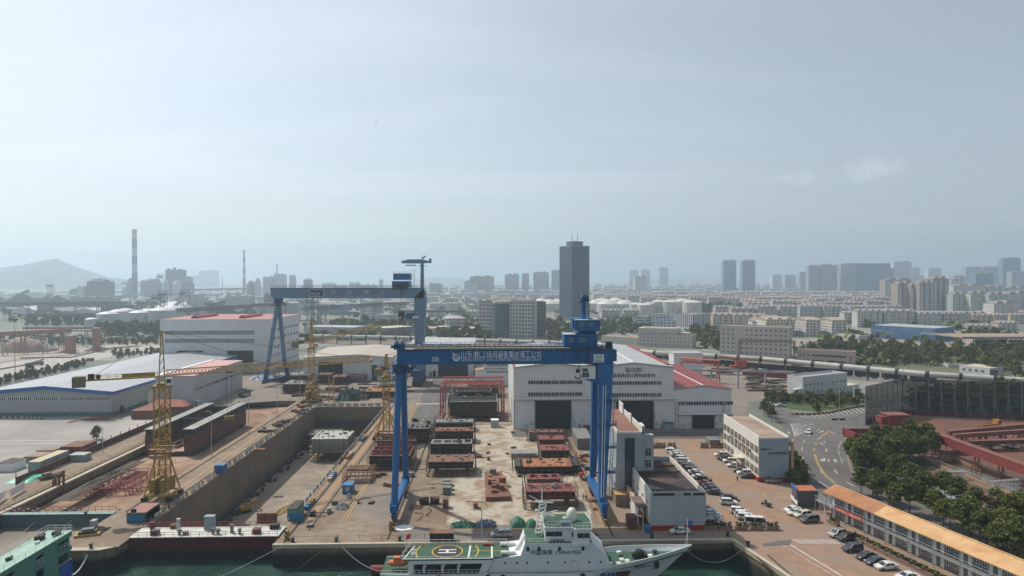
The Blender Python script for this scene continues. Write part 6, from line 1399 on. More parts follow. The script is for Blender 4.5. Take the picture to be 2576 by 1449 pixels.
for i,(a,c_,yb,yt) in enumerate(((1114,1134,1245,1228),(1114,1134,1234,1219),(1114,1134,1224,1210))):crate('ribbed grey steel bin, %s of the three stacked in a line by the pale floor' % ordn[i],a,c_,yb,yt,2,gr_p,'bin','bin')
crate('tall rusty steel crate beside the ribbed bins',1114,1126,1280,1258,2.2,rust_t);crate('small dark rusty crate alone on the pale floor',1191,1202,1281,1268,1.8,rust_t);crate('tan open container standing right of the blue crane leg',1549,1587,1275,1246,6,mat('tan_container',(.3,.22,.17),.8,var=.2,corr=.4),'container','container',mat('ply_orange',(.5,.28,.12),.8,var=.2))
crate('brown wooden kiosk on the quay right of the blue crane foot',1755-175,1793-190,1333,1304,3,mat('brown_kiosk',(.12,.06,.045),.8,var=.2),'kiosk','kiosk',red_d);crate('small blue rubbish bin at the corner of the grey garage',1624,1638,1341,1328,1.6,blue_c,'bin','bin')
crate('white kiosk with a gabled top near the red truss gantry',1235,1254,1076,1058,3.4,plt,'kiosk','kiosk',white_p);crate('grey windowed smoking hut in front of the hall bays',1672,1696,1087,1067,3.5,cont_g,'kiosk','kiosk',blue_d);crate('dark brown steel table in front of the left hall door',1470,1490,1083,1073,4,rust_t,'workbench','workbench')
crate('low grey stack of sheets before the office row',1785,1812,1120,1108,5,gr_p,'plate_stack','plate stack');crate('grey steel sheets piled on dark trestles left of the big crane leg',1452,1490,1131,1104,16,gr_p,'plate_stack','plate stack');crate('corrugated grey sheets leaning left of the orange plate section',1286,1350,1155,1142,5,mat('corrugated_sheet',(.3,.29,.27),.7,var=.3,corr=.5),'plate_stack','plate stack')
t=crate('green and blue weathered tank box at the dock corner',723,746,1314,1282,6.5,teal_c,'tank_box','tank box',dk_p,rim_=False);q=MB();q.box(-.04,4,-.04,-.01,.1,2.2);q.build('painted_base',blue_c,t)
t=crate('green and blue booth with a salmon roof at the head of the pier',319,366,1316,1291,7,mat('booth_green',(.03,.13,.09),.7,var=.2),'booth','booth',mat('salmon_roof2',(.35,.17,.14),.85,var=.2),rim_=False);w_=8;q=MB();q.box(-.06,GY(366,1316,G(319,1316)[1])[0]-G(319,1316)[0],-.04,7.1,.1,2.0);q.build('painted_base',blue_c,t);link('window',window_mesh(1.5,1.2,1,False),t,(1.0,-.07,2.4))
crate('open topped green and blue shed joined to the booth',360,390,1312,1279,10,mat('booth_green',()),'booth','booth',dk_p,rim_=False) if 0 else None
# work barge loaded with boxes on the pale floor
a=[G(1222,1262),G(1284,1260),G(1262,1196),G(1219,1196)];ctr=(sum(p[0] for p in a)/4,sum(p[1] for p in a)/4)
t=thing('pontoon','flat rusty pontoon covered with boxes standing on the pale floor','pontoon',(*ctr,.05));L4=[(p[0]-ctr[0],p[1]-ctr[1]) for p in a]
q=MB();q.prism(L4,0,1.2);q.build('hull',rust_t,t)
r=random.Random(4)
for i in range(11):
    u,v=r.uniform(.08,.75),r.uniform(.05,.9);x=(L4[0][0]*(1-v)+L4[3][0]*v)*(1-u)+(L4[1][0]*(1-v)+L4[2][0]*v)*u;y=L4[0][1]*(1-v)+L4[3][1]*v
    o=(lambda q_:q_.build('crate',r.choice((gr_p,dk_p,rust_t,rust_o))))(MB().box(0,r.uniform(1,2.2),0,r.uniform(1,2),0,r.uniform(.8,1.7)));o.location=(ctr[0]+x,ctr[1]+y,1.26);tag(o,'steel box among those crowded on the rusty pontoon','crate','boxes on the pontoon')
# yellow frame near the caisson, red scaffold frames in the slip
x0,Y=G(676,1314);t=thing('yellow_frame','yellow welded frame leaning beside the green tank box','steel frame',(x0,Y,.05));q=MB();
for i in range(5):q.beam((0,i*1.8,.6),(5,i*1.8+.5,2.6),.22);
q.beam((0,0,.6),(0,7.5,.6),.25);q.beam((5,.5,2.6),(5,7.7,2.6),.25);q.beam((2.5,.2,1.6),(2.5,7.6,1.6),.2);q.build('frame',yel_m,t);q=MB();q.box(-2.5,2.4,-1.2,-.9,0,2.6);q.build('panel',rust_t,t)
for i,(px,py,w_,d_) in enumerate(((240,1232,8,12),(275,1228,8,13),(310,1236,8,12),(215,1250,9,8),(180,1256,8,6),(262,1248,9,7),(324,1245,7,7))):
    x,y=G(px,py,-3);t=thing('scaffold_frame','red lattice stage on the slip floor, %s from the back left' % ordn[i],'scaffold frame',(x,y,-3),R(-4),'red lattice stages on the slip floor');q=MB()
    for yy in (0,d_):
        for zz in (.1,2.4):q.beam((0,yy,zz),(w_*.7,yy,zz),.14)
    for xx in (0,w_*.7):
        for zz in (.1,2.4):q.beam((xx,0,zz),(xx,d_,zz),.14)
    for k_ in range(5):
        for xx in (0,w_*.7):q.beam((xx,d_*k_/4,0),(xx,d_*k_/4,2.4),.12);(k_<4) and q.beam((xx,d_*k_/4,.1),(xx,d_*(k_+1)/4,2.4),.1)
        q.beam((0,d_*k_/4,2.4),(w_*.7,d_*k_/4,2.4),.12)
    q.build('lattice',redpipe if i % 3 else mat('faded_red_truss',(.3,.1,.09),.7,var=.2),t)
# U shaped dock barge in the slip
t=thing('dock_barge','long rusty U shaped barge hull standing open ended in the left slip','barge hull',(-124.6,238,-3));W_=17.2;LB=50
q=MB();q.box(0,W_,0,LB,.4,1.6);q.build('bottom',dk_p,t);hb=mat('barge_side',(.13,.05,.04),.8,var=.3,vs=.2,streak=.3,joints=(6,3,.1,.4))
for x0_,x1_ in ((0,3.2),(W_-3.4,W_)):
    q=MB();q.box(x0_,x1_,0,LB,1.62,7.6);q.box(x0_+.15,x1_-.15,.15,LB-.15,7.6,9.6,1);w0=q.build('side_wall',[hb,dk_p],t)
    q=MB();q.box(x0_-.2,x1_+.2,-.3,LB+.3,9.6,9.85);q.build('top_deck',plt,w0);q=MB();q.rail((x0_,0,9.8),(x0_,LB,9.8),1.1,20,.05);q.rail((x1_,0,9.8),(x1_,LB,9.8),1.1,20,.05);q.build('railing',pipe_m,w0)
q=MB();q.box(3.2,W_-3.4,20,20.6,7,9.5);q.box(3.2,W_-3.4,LB-1,LB,1.6,8.5);q.build('bulkhead',dk_p,t);q=MB();q.box(3.3,W_-3.5,.2,20,1.62,1.75);q.build('floor_plate',mat('pale_pink_floor',(.4,.27,.22),.85,var=.2),t)
for i,(x,y) in enumerate(((5,3),(9,4))):q=MB();q.tube((x,y,2.2),(x+2,y+9,2.2),.45);q.build('roll',rust_t,t)
for i,yy in enumerate((6,14,22,30,38,46)):q=MB();q.box(W_-.0,W_+.08,yy,yy+1.4,7.9,9.3);q.build('opening',black_m,t)
# pale concrete like module in the dock
t=hull_block('pale block with scaffolding standing on the floor of the graving dock',784,873,1160,1104,14,plt,mat('pale_weathered_shell',(.36,.37,.36),.85,var=.3,vs=.4,joints=(3,3,.1,.4)),z0=-14.,hs=3.2)
hull_block('second pale module behind the first in the graving dock',772,850,1132,1094,10,gr_p,dk_p,z0=-14.,hs=2)
# docks: railings with banners
t=thing('dock_railing','red and white railing with notice panels along the left edge of the graving dock','railing',(-85.2,160,0));q=MB();q.rail((0,2,0),(0,153,0),1.25,60,.05);q.build('railing',MATS['scaffold_pipe'],t)
ban=[white_p,red_p,plt,white_p,mat('blue_notice',(.25,.4,.55),.7),red_p];r=random.Random(8)
for i in range(44):q=MB();w_=2.6 if i % 3 else 1.0;q.box(-.06,.0,0,w_,.15,1.15);q.build('panel',red_p if i % 3==0 else r.choice((white_p,white_p,plt,ban[4])),t,(-.06,4+i*3.35,0))
t=thing('dock_railing','white railing with red stripes along the right edge of the graving dock','railing',(-50.5,162,0));q=MB();q.rail((0,0,0),(0,151,0),1.3,60,.06);q.build('railing',white_p,t)
for i in range(40):q=MB();q.box(-.05,.05,0,1.6 if i % 2 else 2.6,.15,1.2);q.build('panel',red_p if i % 2 else plt,t,(0,1+i*3.7,0))
t=thing('dock_railing','white paneled railing across the far head of the graving dock','railing',(DX0,314,0));q=MB()
for i in range(10):q.box(i*3.5+.4,i*3.5+3.0,-.05,.05,.2,1.5)
q.rail((0,0,0),(34,0,0),1.7,10,.06);q.build('railing',plt,t)
for i in range(11):crate('small coloured box beside the right dock railing, %s from the quay' % ordn[i],0,1,1300,1290,1,plt) if 0 else None
bm_=[blue_c,yel_m,plt]
for i in range(16):
    o=MB().box(0,1.1,0,1.2,0,1.0).box(.1,1.0,-.06,0,.2,.8).build('equipment_box',bm_[(i // 2) % 3],None,(-49.4,172+i*2.1+(i // 4)*16,.05));tag(o,'small coloured equipment box in the line along the right dock railing','equipment box','equipment boxes along the right dock railing')
# bollards
BO=MB();BO.lathe([(.45,0),(.32,.15),(.3,.6),(.5,.75),(.5,.95),(.2,1.0)],n=12);bme=BO.mesh('bollard',black_m)
for i,(x,y) in enumerate(((-46,151.3),(-36,151.3),(-21.5,151.3),(-12,151.3),(24,151.3),(37,151.3),(55,151.6),(57.6,146),(-90.2,149.2),(-104,170))):
    o=link('bollard',bme,None,(x,y,.1));tag(o,'black mooring bollard on the quay edge','bollard','bollards on the quay edges')
t=thing('chain_fence','low chain fence with thin posts along the front quay edge','fence',(-46,152.6,0));q=MB()
for i in range(15):q.tube((i*5,0,0),(i*5,0,1.1),.05,n=5);i<14 and q.path([(i*5+5*k_/4,0,.95-.3*math.sin(math.pi*k_/4)) for k_ in range(5)],.03,4)
q.build('chain',pipe_m,t)
for X,yb in ((-47.6,152.2),(-24.4,157.6)):o=MB().box(-.5,.5,0,.5,0,2.1).box(-.6,.6,-.1,.6,0,.3).build('rail_stop',haz,None,(X,yb,.1));tag(o,'yellow and black striped stop ending the crane rail %s' % ('by the dock corner' if X<-40 else 'under the left crane leg'),'rail stop')
# workshop caisson gate of the graving dock
t=thing('dock_gate','red floating gate with white cluttered deck closing the graving dock','dock gate',(DX0,154,-9));q=MB();q.box(.15,34.3,.0,6,0,9.3);q.build('hull',tidal('gate_red',(.11,.022,.022),(.02,.022,.02),-2.6),t)
q=MB();q.box(.05,34.4,-.15,6.1,9.3,9.45);dk=q.build('deck',mat('white_deck',(.6,.58,.54),.8,var=.25,vs=.4,big=(.2,(.35,.45,.38),.5,.7)),t);q=MB();q.rail((.2,0,9.45),(34.2,0,9.45),1.1,17,.05);q.build('railing',rust_t,t);q=MB();q.rail((.2,6,9.45),(34.2,6,9.45),1.2,24,.06);q.build('rear_railing',redpipe,t)
for i,(x,y,sx,sz,m_) in enumerate(((2.5,4.6,.8,1.6,red_d),(4.5,.8,1.6,1.0,black_m),(9,4,.7,2.6,plt),(15.5,4,2.2,3.1,cont_g),(7,5,1.6,.8,rust_t),(12,.8,1,.7,gr_p),(18.5,1.2,.5,1.3,gr_p),(22.5,2,.6,1.8,gr_p),(28,1,1.6,1,red_d),(31,4,2,.9,dk_p))):q=MB();q.box(0,sx,0,min(sx,1.5),0,sz);q.box(-.08,sx+.08,-.08,min(sx,1.5)+.08,sz,sz+.1);q.build('deck_box',m_,t,(x,y,9.45))
for x in (6,11,20,25):q=MB();q.lathe([(.35,0),(.3,.9),(.5,1.0),(.5,1.3)],n=10);q.build('bitt',gr_p,t,(x,1.3,9.45))
t=thing('slip_gate','grey blue flat gate with red white railing closing the left slip','slip gate',(GX0,171.5,-3.3));q=MB();q.box(.0,28.4,-.6,.7,0,3.4);q.build('panel',mat('slate_blue_gate',(.08,.12,.14),.6,var=.2,vs=.2),t);q=MB();q.box(0,28.4,-.9,.9,3.4,3.52);q.build('cap',mat('pale_teal',(.3,.42,.4),.8),t);q=MB();q.rail((0,.7,3.5),(28.4,.7,3.5),1.3,16,.06);q.build('railing',redpipe,t)
for i in range(24):q=MB();q.box(0,.7,.66,.74,3.9+(i % 2)*.4,4.05+(i % 2)*.4);q.build('reflector',white_p,t,(i*1.16,0,0))
for x in (9,18):q=MB();q.tube((x,-.7,1.8),(x-1.2,-3.2,0),.12,n=6);q.build('prop',plt,t)
x0,y0=G(187,1366);t=thing('stepped_block','yellow edged black stepped concrete blocks on the pier','concrete steps',(*G(222,1345),.05),R(20));
for i in range(3):q=MB();q.box(-2.6+i*.7,2.6-i*.7,-1.6+i*.45,1.6-i*.45,i*.5,i*.5+.5);q.build('step',(yel_m,black_m,gr_p)[i],t)
crate('grey switch cabinet on the pier beside the stepped blocks',226,238,1336,1312,1.4,plt,'cabinet','cabinet');heap('debris','dark heap of nets and rubble on the pier','debris',196,250,1348,1.2,5,scrap_m,44)
# ---------------- tower cranes ----------------
ycr=mat('tower_crane_yellow',(.46,.27,.04),.6,var=.25,vs=.4,rust=((.2,.1,.04),.6,.5,.75));olive=mat('olive_weight',(.22,.19,.1),.8,var=.3)
def tower_crane(label,X,Y,zs,za,az,jl,luff,cl,gauge=6.4,mw=2.2,base=4,cab=1,hook=None,m_=None,wide=0,ballast=True,name='tower_crane'):
    m_=m_ or ycr;t=thing(name,label,'tower crane',(X,Y,.1));g=gauge/2
    q=MB()
    for sx in (-1,1):
        for sy in (-1,1):q.beam((sx*g,sy*g,1.2),(sx*mw/2,sy*mw/2,base+5),.35)
        q.beam((sx*g,-g,1.2),(sx*g,g,1.2),.5,.6);q.beam((-g,sx*g,1.3),(g,sx*g,1.3),.4,.5)
    q.build('base_frame',m_,t)
    for sx in (-1,1):
        for sy in (-1,1):q=MB();q.box(-.5,.5,-.9,.9,.0,1.0);q.build('bogie',black_m,t,(sx*g,sy*g,0))
        if ballast:q=MB();q.box(sx*1.4-.7,sx*1.4+.7,-g+.3,g-.3,1.8,5.4);q.build('ballast',haz,t)
    q=MB();hw=mw/2;zz=1.6;n=int((zs-zz)/(mw*.95));st=(zs-zz)/n
    for sx in (-hw,hw):
        for sy in (-hw,hw):q.beam((sx,sy,zz),(sx,sy,zs),.32 if wide else .24)
    for i in range(n):
        a,b_=zz+i*st,zz+(i+1)*st;s_=1 if i % 2 else-1
        for (p,r_) in (((-hw,-hw),(hw,-hw)),((hw,-hw),(hw,hw)),((hw,hw),(-hw,hw)),((-hw,hw),(-hw,-hw))):
            if s_<0:p,r_=r_,p
            q.beam((*p,a),(*r_,b_),.15);q.beam((*p,b_),(*r_,b_),.13)
    q.beam((0,0,zz),(0,0,zs),.12);q.build('mast',m_,t)
    for k_ in range(3 if wide else 1):
        z=zz+(zs-zz)*(.24,.42,.36)[k_];q=MB();e=hw+1.0;q.box(-e,e,-e,-hw,z,z+.08);q.box(-e,e,hw,e,z,z+.08)
        for a,b_ in (((-e,-e),(e,-e)),((e,-e),(e,e)),((e,e),(-e,e)),((-e,e),(-e,-e))):q.rail((*a,z),(*b_,z),1.1,3,.04)
        q.build('climbing_platform',m_,t)
    q=MB();q.box(-hw*1.35,hw*1.35,-hw*1.35,hw*1.35,zs,zs+.8);q.lathe([(1.4,zs+.8),(1.4,zs+1.4)],n=14);q.build('slewing_ring',m_,t)
    top=thing('slewing_part','','');[top.__delitem__(k_) for k_ in ('label','category')];top.parent=t;top.rotation_euler=(0,0,az);top.location=(0,0,zs+1.4)
    h_=za-zs-1.4;q=MB();w_=.75;jz=2.0
    for sx in (-w_,w_):
        for sy in (-w_,w_):q.beam((sx,sy,0),(sx*.25,sy*.25,h_),.26)
    for i in range(6):
        u,v=i/6,(i+1)/6;a,b_=w_*(1-.75*u),w_*(1-.75*v)
        for s_ in (-1,1):q.beam((-a,s_*a,h_*u),(b_,s_*b_,h_*v),.14);q.beam((s_*a,-a,h_*u),(s_*b_,b_,h_*v),.14)
    q.box(-.5,.5,-.4,.4,h_,h_+.3);q.build('cat_head',m_,top)
    c_,s2=math.cos(luff),math.sin(luff);tip=(1+jl*c_,0,jz+jl*s2)
    q=MB();q.truss((1,0,jz),tip,1.3,1.5,int(jl/1.9),.15,tri=True,rd=.1);q.beam((tip[0]-.3,0,tip[2]-.2),(tip[0]+.6,0,tip[2]+.3),1.2,.8);q.build('jib',m_,top)
    q=MB()
    for f_ in (.45,.9):q.tube((0,0,h_),(1+jl*f_*c_,0,jz+jl*f_*s2+1.5),.06,n=4)
    q.tube((0,0,h_),(-cl*.8,0,jz+.6),.06,n=4);q.build('tie_bar',pipe_m,top)
    q=MB();q.box(-cl,-1,-.7,.7,jz-.35,jz+.05);q.rail((-cl,-.7,jz),(-1,-.7,jz),1.0,int(cl/2),.04);q.rail((-cl,.7,jz),(-1,.7,jz),1.0,int(cl/2),.04);q.build('counter_jib',m_,top)
    q=MB();q.box(-cl-.3,-cl+2.6,-.9,.9,jz-1.9,jz+.9);q.box(-cl-.31,-cl+2.61,-.95,.95,jz-.9,jz-.7);q.build('counterweight',olive,top)
    q=MB();q.tube((-cl+5.5,-.6,jz+.7),(-cl+5.5,.6,jz+.7),.6,n=10);q.box(-cl+3.2,-cl+4.6,-.6,.6,jz+.05,jz+1.5);q.build('winch',black_m,top)
    if cl>14:q=MB();q.box(-9.5,-1.6,-.72,-.66,jz+.1,jz+1.2);q.build('sign_panel',ycr,top)
    if cab:q=MB();q.box(.9,2.6,-1.7,-.2,-.6,1.4);q.box(1.2,2.3,-1.76,-1.7,.1,1.1,1);q.build('cab',[white_p,glass_m],top)
    if hook:q=MB();x=jl*hook[0];z=jz+x*s2;q.box(x-.8,x+.8,-.5,.5,z-.5,z-.2);[q.tube((x+d_,0,z-hook[1]),(x+d_*2,0,z-.3),.04,n=4) for d_ in (-.4,.4)];q.build('trolley',black_m,top);q=MB();q.box(x-1.3,x+1.3,-.4,.4,z-hook[1]-1,z-hook[1]);q.build('hook_block',haz,top)
    return t
tower_crane('large yellow tower crane between the two docks with its long jib pointing right',-91.6,184,30.2,45.8,R(24),57,R(1),20.5,6.6,3.0,5,hook=(.3,13),wide=1)
tower_crane('middle yellow tower crane at the far left corner of the graving dock',-89.5,326,26,41.5,R(45),40,R(8),10,7,2.7,4,hook=None)
tower_crane('small dull yellow tower crane right of the graving dock behind the left crane leg',-40.8,252,22.5,31.5,R(62),26,R(14),6,8,2.3,4,ballast=False)
x,y=G(*b2(785,850));t=thing('lattice_mast','short separate piece of yellow lattice mast standing by the dock head','crane mast',(x,y,0));q=MB()
for sx in (-1.2,1.2):
    for sy in (-1.2,1.2):q.beam((sx,sy,0),(sx,sy,13),.2)
for i in range(6):q.beam((-1.2,-1.2,i*2.1),(1.2,-1.2,i*2.1+2.1),.14);q.beam((1.2,-1.2,i*2.1),(1.2,1.2,i*2.1+2.1),.14);q.beam((-1.2,-1.2,i*2.1),(1.2,-1.2,i*2.1),.12)
q.build('lattice',ycr,t)
# ---------------- grey gantry crane behind ----------------
def a2(rx,ry):return (639+rx/4.031,543.1+ry/4.031)
gg=mat('crane_grey_blue',(.12,.205,.31),.5,var=.12,vs=.1,streak=.2)
YC=380;ga=lambda rx,ry:GY(*a2(rx,ry),YC);XL,zT=ga(172,727);XR,_=ga(1722,727);zB=ga(172,836)[1];zT=ga(900,731)[1]
t=thing('gantry_crane','pale grey blue gantry crane in the distance with a slim derrick on its right end','gantry crane',(XL,YC,0));W_=XR-XL
q=MB();q.add([(0,0,zB+.8),(1.5,0,zB),(W_,0,zB),(W_,0,zT),(-.5,0,zT),(0,7,zB+.8),(1.5,7,zB),(W_,7,zB),(W_,7,zT),(-.5,7,zT)],[(0,1,2,3,4),(9,8,7,6,5),(0,5,6,1),(1,6,7,2),(2,7,8,3),(3,8,9,4),(4,9,5,0)]);q.box(-.6,W_+.1,-.1,0,zT-.3,zT+.05,1);q.build('girder',[gg,black_m],t)
q=MB();q.rail((-.5,.1,zT),(W_,.1,zT),1.5,50,.07);q.rail((-.5,6.9,zT),(W_,6.9,zT),1.5,50,.07);q.build('railing',gg,t)
for (dx,dy) in ((-9,-6),(-1.6,12)):
    q=MB();q.tube((dx*.75+6.0,dy*.62+.8,14),(3.2,3,zB),1.25,1.35,12);q.build('leg',gg,t);q=MB();q.tube((dx+7.4,dy,2.5),(dx*.75+6.0,dy*.62+.8,14),1.35,1.25,12);q.build('leg_foot',blue_d,t)
q=MB();q.beam((-2,-8,3),(6.2,14,3),1.6,2);q.box(1.2,5.4,1,5,zB-3,zB);q.build('sill_beam',blue_d,t);q=MB();q.box(-1,7.5,.2,6,zB-4.2,zB-3.9);q.rail((-1,.2,zB-4),(7.5,.2,zB-4),1.2,4,.07);q.build('platform',black_m,t)
x0b=ga(1622,840)[0]-XL;x1b=ga(1716,840)[0]-XL;xb0=x0b+.5;xb1=ga(1688,1300)[0]-XL
q=MB();q.add([(x0b,0,zB),(W_,0,zT-.2),(W_,7,zT-.2),(x0b,7,zB),(xb0,0,9),(xb1+1.2,0,9),(xb1+1.2,6,9),(xb0,6,9),(x1b+1.5,0,zB),(x1b+1.5,7,zB)],[(4,5,8,0),(8,1,0),(3,9,6,7),(3,2,9),(0,3,7,4),(5,6,9,8),(8,9,2,1)]);q.box(W_-.0,W_+.8,1,6,zB+1,zT-2);q.build('leg',gg,t)
q=MB();q.box(xb0-.3,xb1+1.4,-8,14,3,9);q.build('leg_foot',blue_d,t)
for yy in (-6,12):q=MB();q.box(xb0-.6,xb1+1.6,yy-3,yy+3,.4,3);q.build('bogie',black_m,t)
q=MB();q.box(ga(1400,700)[0]-XL,ga(1580,700)[0]-XL,-.5,8,zT+.3,zT+4);tr=q.build('trolley',blue,t);q=MB();q.box(ga(1408,700)[0]-XL,ga(1560,700)[0]-XL,-.8,-.5,zT-.8,zT+2.6);q.build('truss_panel',black_m,tr)
q=MB();q.box(ga(1414,700)[0]-XL,ga(1584,700)[0]-XL,-1,8,zT+4.6,zT+8.2);q.build('machinery_house',blue,tr);q=MB();q.box(ga(1414,700)[0]-XL-.1,ga(1584,700)[0]-XL+.1,-1.1,8.1,zT+8.2,zT+8.5);q.rail((ga(1414,700)[0]-XL,-1,zT+8.5),(ga(1584,700)[0]-XL,-1,zT+8.5),1.3,8,.07);q.build('roof_railing',white_p,tr)
hx=ga(1500,900)[0]-XL;q=MB();[q.tube((hx+d_,-.8,zB-7.5),(hx+d_*.6,-.8,zT),.1,n=4) for d_ in (-.9,.9)];rp=q.build('hoist_rope',black_m,t);q=MB();q.box(hx-2,hx+2,-1.6,0,zB-10.5,zB-7.5);q.tube((hx,-.8,zB-13),(hx,-.8,zB-10.5),.5);q.build('hook',black_m,rp);q=MB();[q.tube((hx+d_,-.8,6),(hx+d_,-.8,zB-10),.09,n=4) for d_ in (-1.2,.9)];q.build('sling',black_m,rp)
q=MB();q.box(x0b-4.5,x0b,-.5,3,zB-12,zB-8.5);q.box(x0b-1,x0b+2.8,-.6,-.05,zB-11.5,zB-10.5,1);q.build('cab',[blue_d,white_p],t)
px_=ga(1700,700)[0]-XL;q=MB();zc=ga(1700,470)[1];q.tube((px_,3,zT),(px_,3,zc),1.15,.9,12);q.box(px_-2,px_+2,2,4,zT+12.6,zT+13);q.beam((px_,3,zT+17),(px_+2,3,zT+18.5),.8);q.tube((px_,3,zc),(px_,3,zc+4.5),.12,n=5);mc=q.build('derrick_mast',gg,t)
xa,xb=ga(1488,470)[0]-XL,ga(1770,470)[0]-XL;q=MB();q.beam((xa,3,zc+.1),(px_-8,3,zc+.5),.8,1.2,h2=2.4);q.beam((px_-8,3,zc+.5),(px_,3,zc+.6),.8,2.4);q.beam((px_,3,zc+.6),(xb,3,zc+.2),.8,2.4,h2=1.);q.box(xb,xb+1.4,2,4,zc-.4,zc+2.2);q.box(px_-9.5,px_-3.6,2.4,3.6,zc-2,zc-1.4);q.build('derrick_jib',gg,mc)
FRx=(R(90),0,0);lg=lambda rx:ga(rx,780)[0]-XL;wa=mat('aged_white_letter',(.5,.5,.48),.7,var=.25,vs=.5)
q=MB();q.box(lg(560),lg(712),-.14,-.02,ga(600,818)[1],ga(600,745)[1]);sg=q.build('logo_plate',wa,t);q=MB();q.box(lg(567),lg(705),-.2,-.14,ga(600,813)[1],ga(600,750)[1]);q.build('logo_field',mat('navy_plate',(.02,.04,.1),.6),sg);text('lettering','KD',2.6,wa,sg,(lg(582),-.24,ga(600,806)[1]),FRx,lg(668)-lg(582),bold=.05)
for ch,rx in zip('港达重工',(775,940,1115,1272)):text('lettering',ch,3.0,wa,t,(lg(rx),-.1,ga(600,797)[1]+.2),FRx,lg(54)-lg(0))
text('lettering','KINGDA INDUSTRY',1.15,wa,t,(lg(775),-.1,ga(600,822)[1]),FRx,lg(1325)-lg(775))
# ---------------- red truss gantry ----------------
t=thing('truss_gantry','red lattice gantry standing over the scaffolded section beside the hall','gantry crane',(-22,281,0))
for yy,s_ in ((0,1),(16.5,1)):q=MB();q.truss((-.5,yy,14.3),(27,yy,14.3),1.6,2.0,11,.18,rd=.1);q.build('girder',redpipe,t)
for xx in (0,26.3):
    for yy in (0,16.5):q=MB();q.truss((xx,yy,.6),(xx,yy,14.2),1.1,1.1,8,.16,rd=.09);q.build('leg',redpipe,t)
    q=MB();q.beam((xx,-1,.6),(xx,17.5,.6),.5,.6);q.beam((xx,0,13.8),(xx,16.5,13.8),.4,.5);q.build('side_beam',redpipe,t)
# red goliath gantry and crawler crane in the steel yard on the right
x,y=G(1735,955);t=thing('truss_gantry','orange red gantry in the steel yard behind the red roofed bay','gantry crane',(x-6,y,0),R(-35));q=MB();q.truss((0,0,11),(24,0,11),2,2.2,9,.35,rd=.16);q.build('girder',mat('orange_red_paint',(.5,.09,.05),.6),t)
for xx in (1,23):q=MB();q.beam((xx,-3.5,0),(xx,0,11),.6);q.beam((xx,3.5,0),(xx,0,11),.6);q.build('leg',MATS['orange_red_paint'],t)
x,y=G(1862,927);t=thing('crawler_crane','orange red mobile crane parked in the steel yard','mobile crane',(x,y,0));q=MB();q.box(-7,6,-1.5,1.5,.8,2.2);q.box(-3,4,-1.6,1.6,2.2,5.5);q.box(4,6,-1.4,1.4,2.2,4);q.build('body',MATS['orange_red_paint'],t);q=MB();q.truss((2,0,4.5),(-15,0,8),1.2,1.2,9,.2,rd=.12);q.build('boom',MATS['orange_red_paint'],t)
# ---------------- patrol ship ----------------
def sp(rx,ry):return (945.7+rx/3.101,1265.2+ry/3.101)
NY,FY,CY=137.5,147.6,142.5
shw=mat('ship_white',(.7,.72,.73),.45,var=.06,vs=.3,streak=.12);dkg=mat('deck_green',(.032,.1,.06),.8,var=.25,vs=.4);shb=mat('ship_grey',(.35,.36,.37),.6)
X0=GY(*sp(28,560),NY)[0];X1=GY(*sp(2462,390),CY)[0];LS=X1-X0
t=thing('patrol_ship','white patrol ship with green helicopter deck and blue red stripes moored at the quay','ship',(X0,CY,-5));LZ=5.0;hb_=(FY-NY)/2
def fx(rx,Y=NY):return GY(*sp(rx,400),Y)[0]-X0
def fz(ry,Y=NY):return GY(*sp(1000,ry),Y)[1]+LZ
zd=3.1
def half(u):return hb_*(min(1,.86+u*1.2) if u<.12 else 1 if u<.66 else max(0.02,1-((u-.66)/.34)**1.9))
def deckz(u):return zd if u<.62 else zd+2.6*((u-.62)/.38)**1.4
def top(u):return deckz(u)+(.12 if u<.70 else .12+1.0*min(1,(u-.70)/.03))
def keelx(u):return LS*u*(1 if u<.6 else 1-.13*(u-.6)/.4)
N=40;q=MB();vs=[]
for i in range(N+1):
    u=i/N;h_=half(u);k_=1 if u<.55 else 1-.75*((u-.55)/.45)**1.3
    for s_ in (-1,1):vs+=[(LS*u,s_*h_,top(u)),(LS*u*.35+keelx(u)*.65,s_*h_*(.3+.7*k_) if u<.99 else 0.02*s_,1.6),(keelx(u),s_*h_*k_*.9 if u<.99 else .01*s_,-1)]
fs=[]
for i in range(N):
    a=i*6;b_=a+6
    for k_ in (0,1):fs.append((a+k_+1,b_+k_+1,b_+k_,a+k_));fs.append((a+3+k_,b_+3+k_,b_+4+k_,a+4+k_))
fs.append((0,3,5,2));q.add(vs,fs);q.build('hull',shw,t)
q=MB();vs=[]
for i in range(N+1):u=i/N;vs+=[(LS*u-(.15 if i==N else 0),-half(u)+.06,deckz(u)),(LS*u-(.15 if i==N else 0),half(u)-.06,deckz(u))]
q.add(vs,[(2*i,2*i+2,2*i+3,2*i+1) for i in range(N)]);q.build('main_deck',dkg,t)
q=MB();ps=[]
for i in range(N+1):
    u=i/N
    if i:
        v=(i-1)/N
        for s_ in (-1,1):q.beam((LS*v,s_*half(v),top(v)+.02),(LS*u,s_*half(u),top(u)+.02),.16,.12)
        if u<.70:q.tube((LS*v,-hb_-.12,2.45),(LS*u,-hb_-.12,2.45),.16,n=6)
q.build('rub_rail',shw,t)
ZH=6.4;hx0,hx1=fx(205),fx(915);W2=hb_-.4
q=MB();q.add([(hx0,-W2,ZH),(hx1,-W2,ZH),(hx1,W2-2.2,ZH),(fx(240)+.6,W2-2.2,ZH),(hx0,-W2,ZH-.35),(hx1,-W2,ZH-.35),(hx1,W2-2.2,ZH-.35),(fx(240)+.6,W2-2.2,ZH-.35)],[(0,1,2,3),(7,6,5,4),(0,4,5,1),(1,5,6,2),(2,6,7,3),(3,7,4,0)]);hd=q.build('helideck',dkg,t)
q=MB();cxh,cyh=fx(545,CY)+.4,-.8
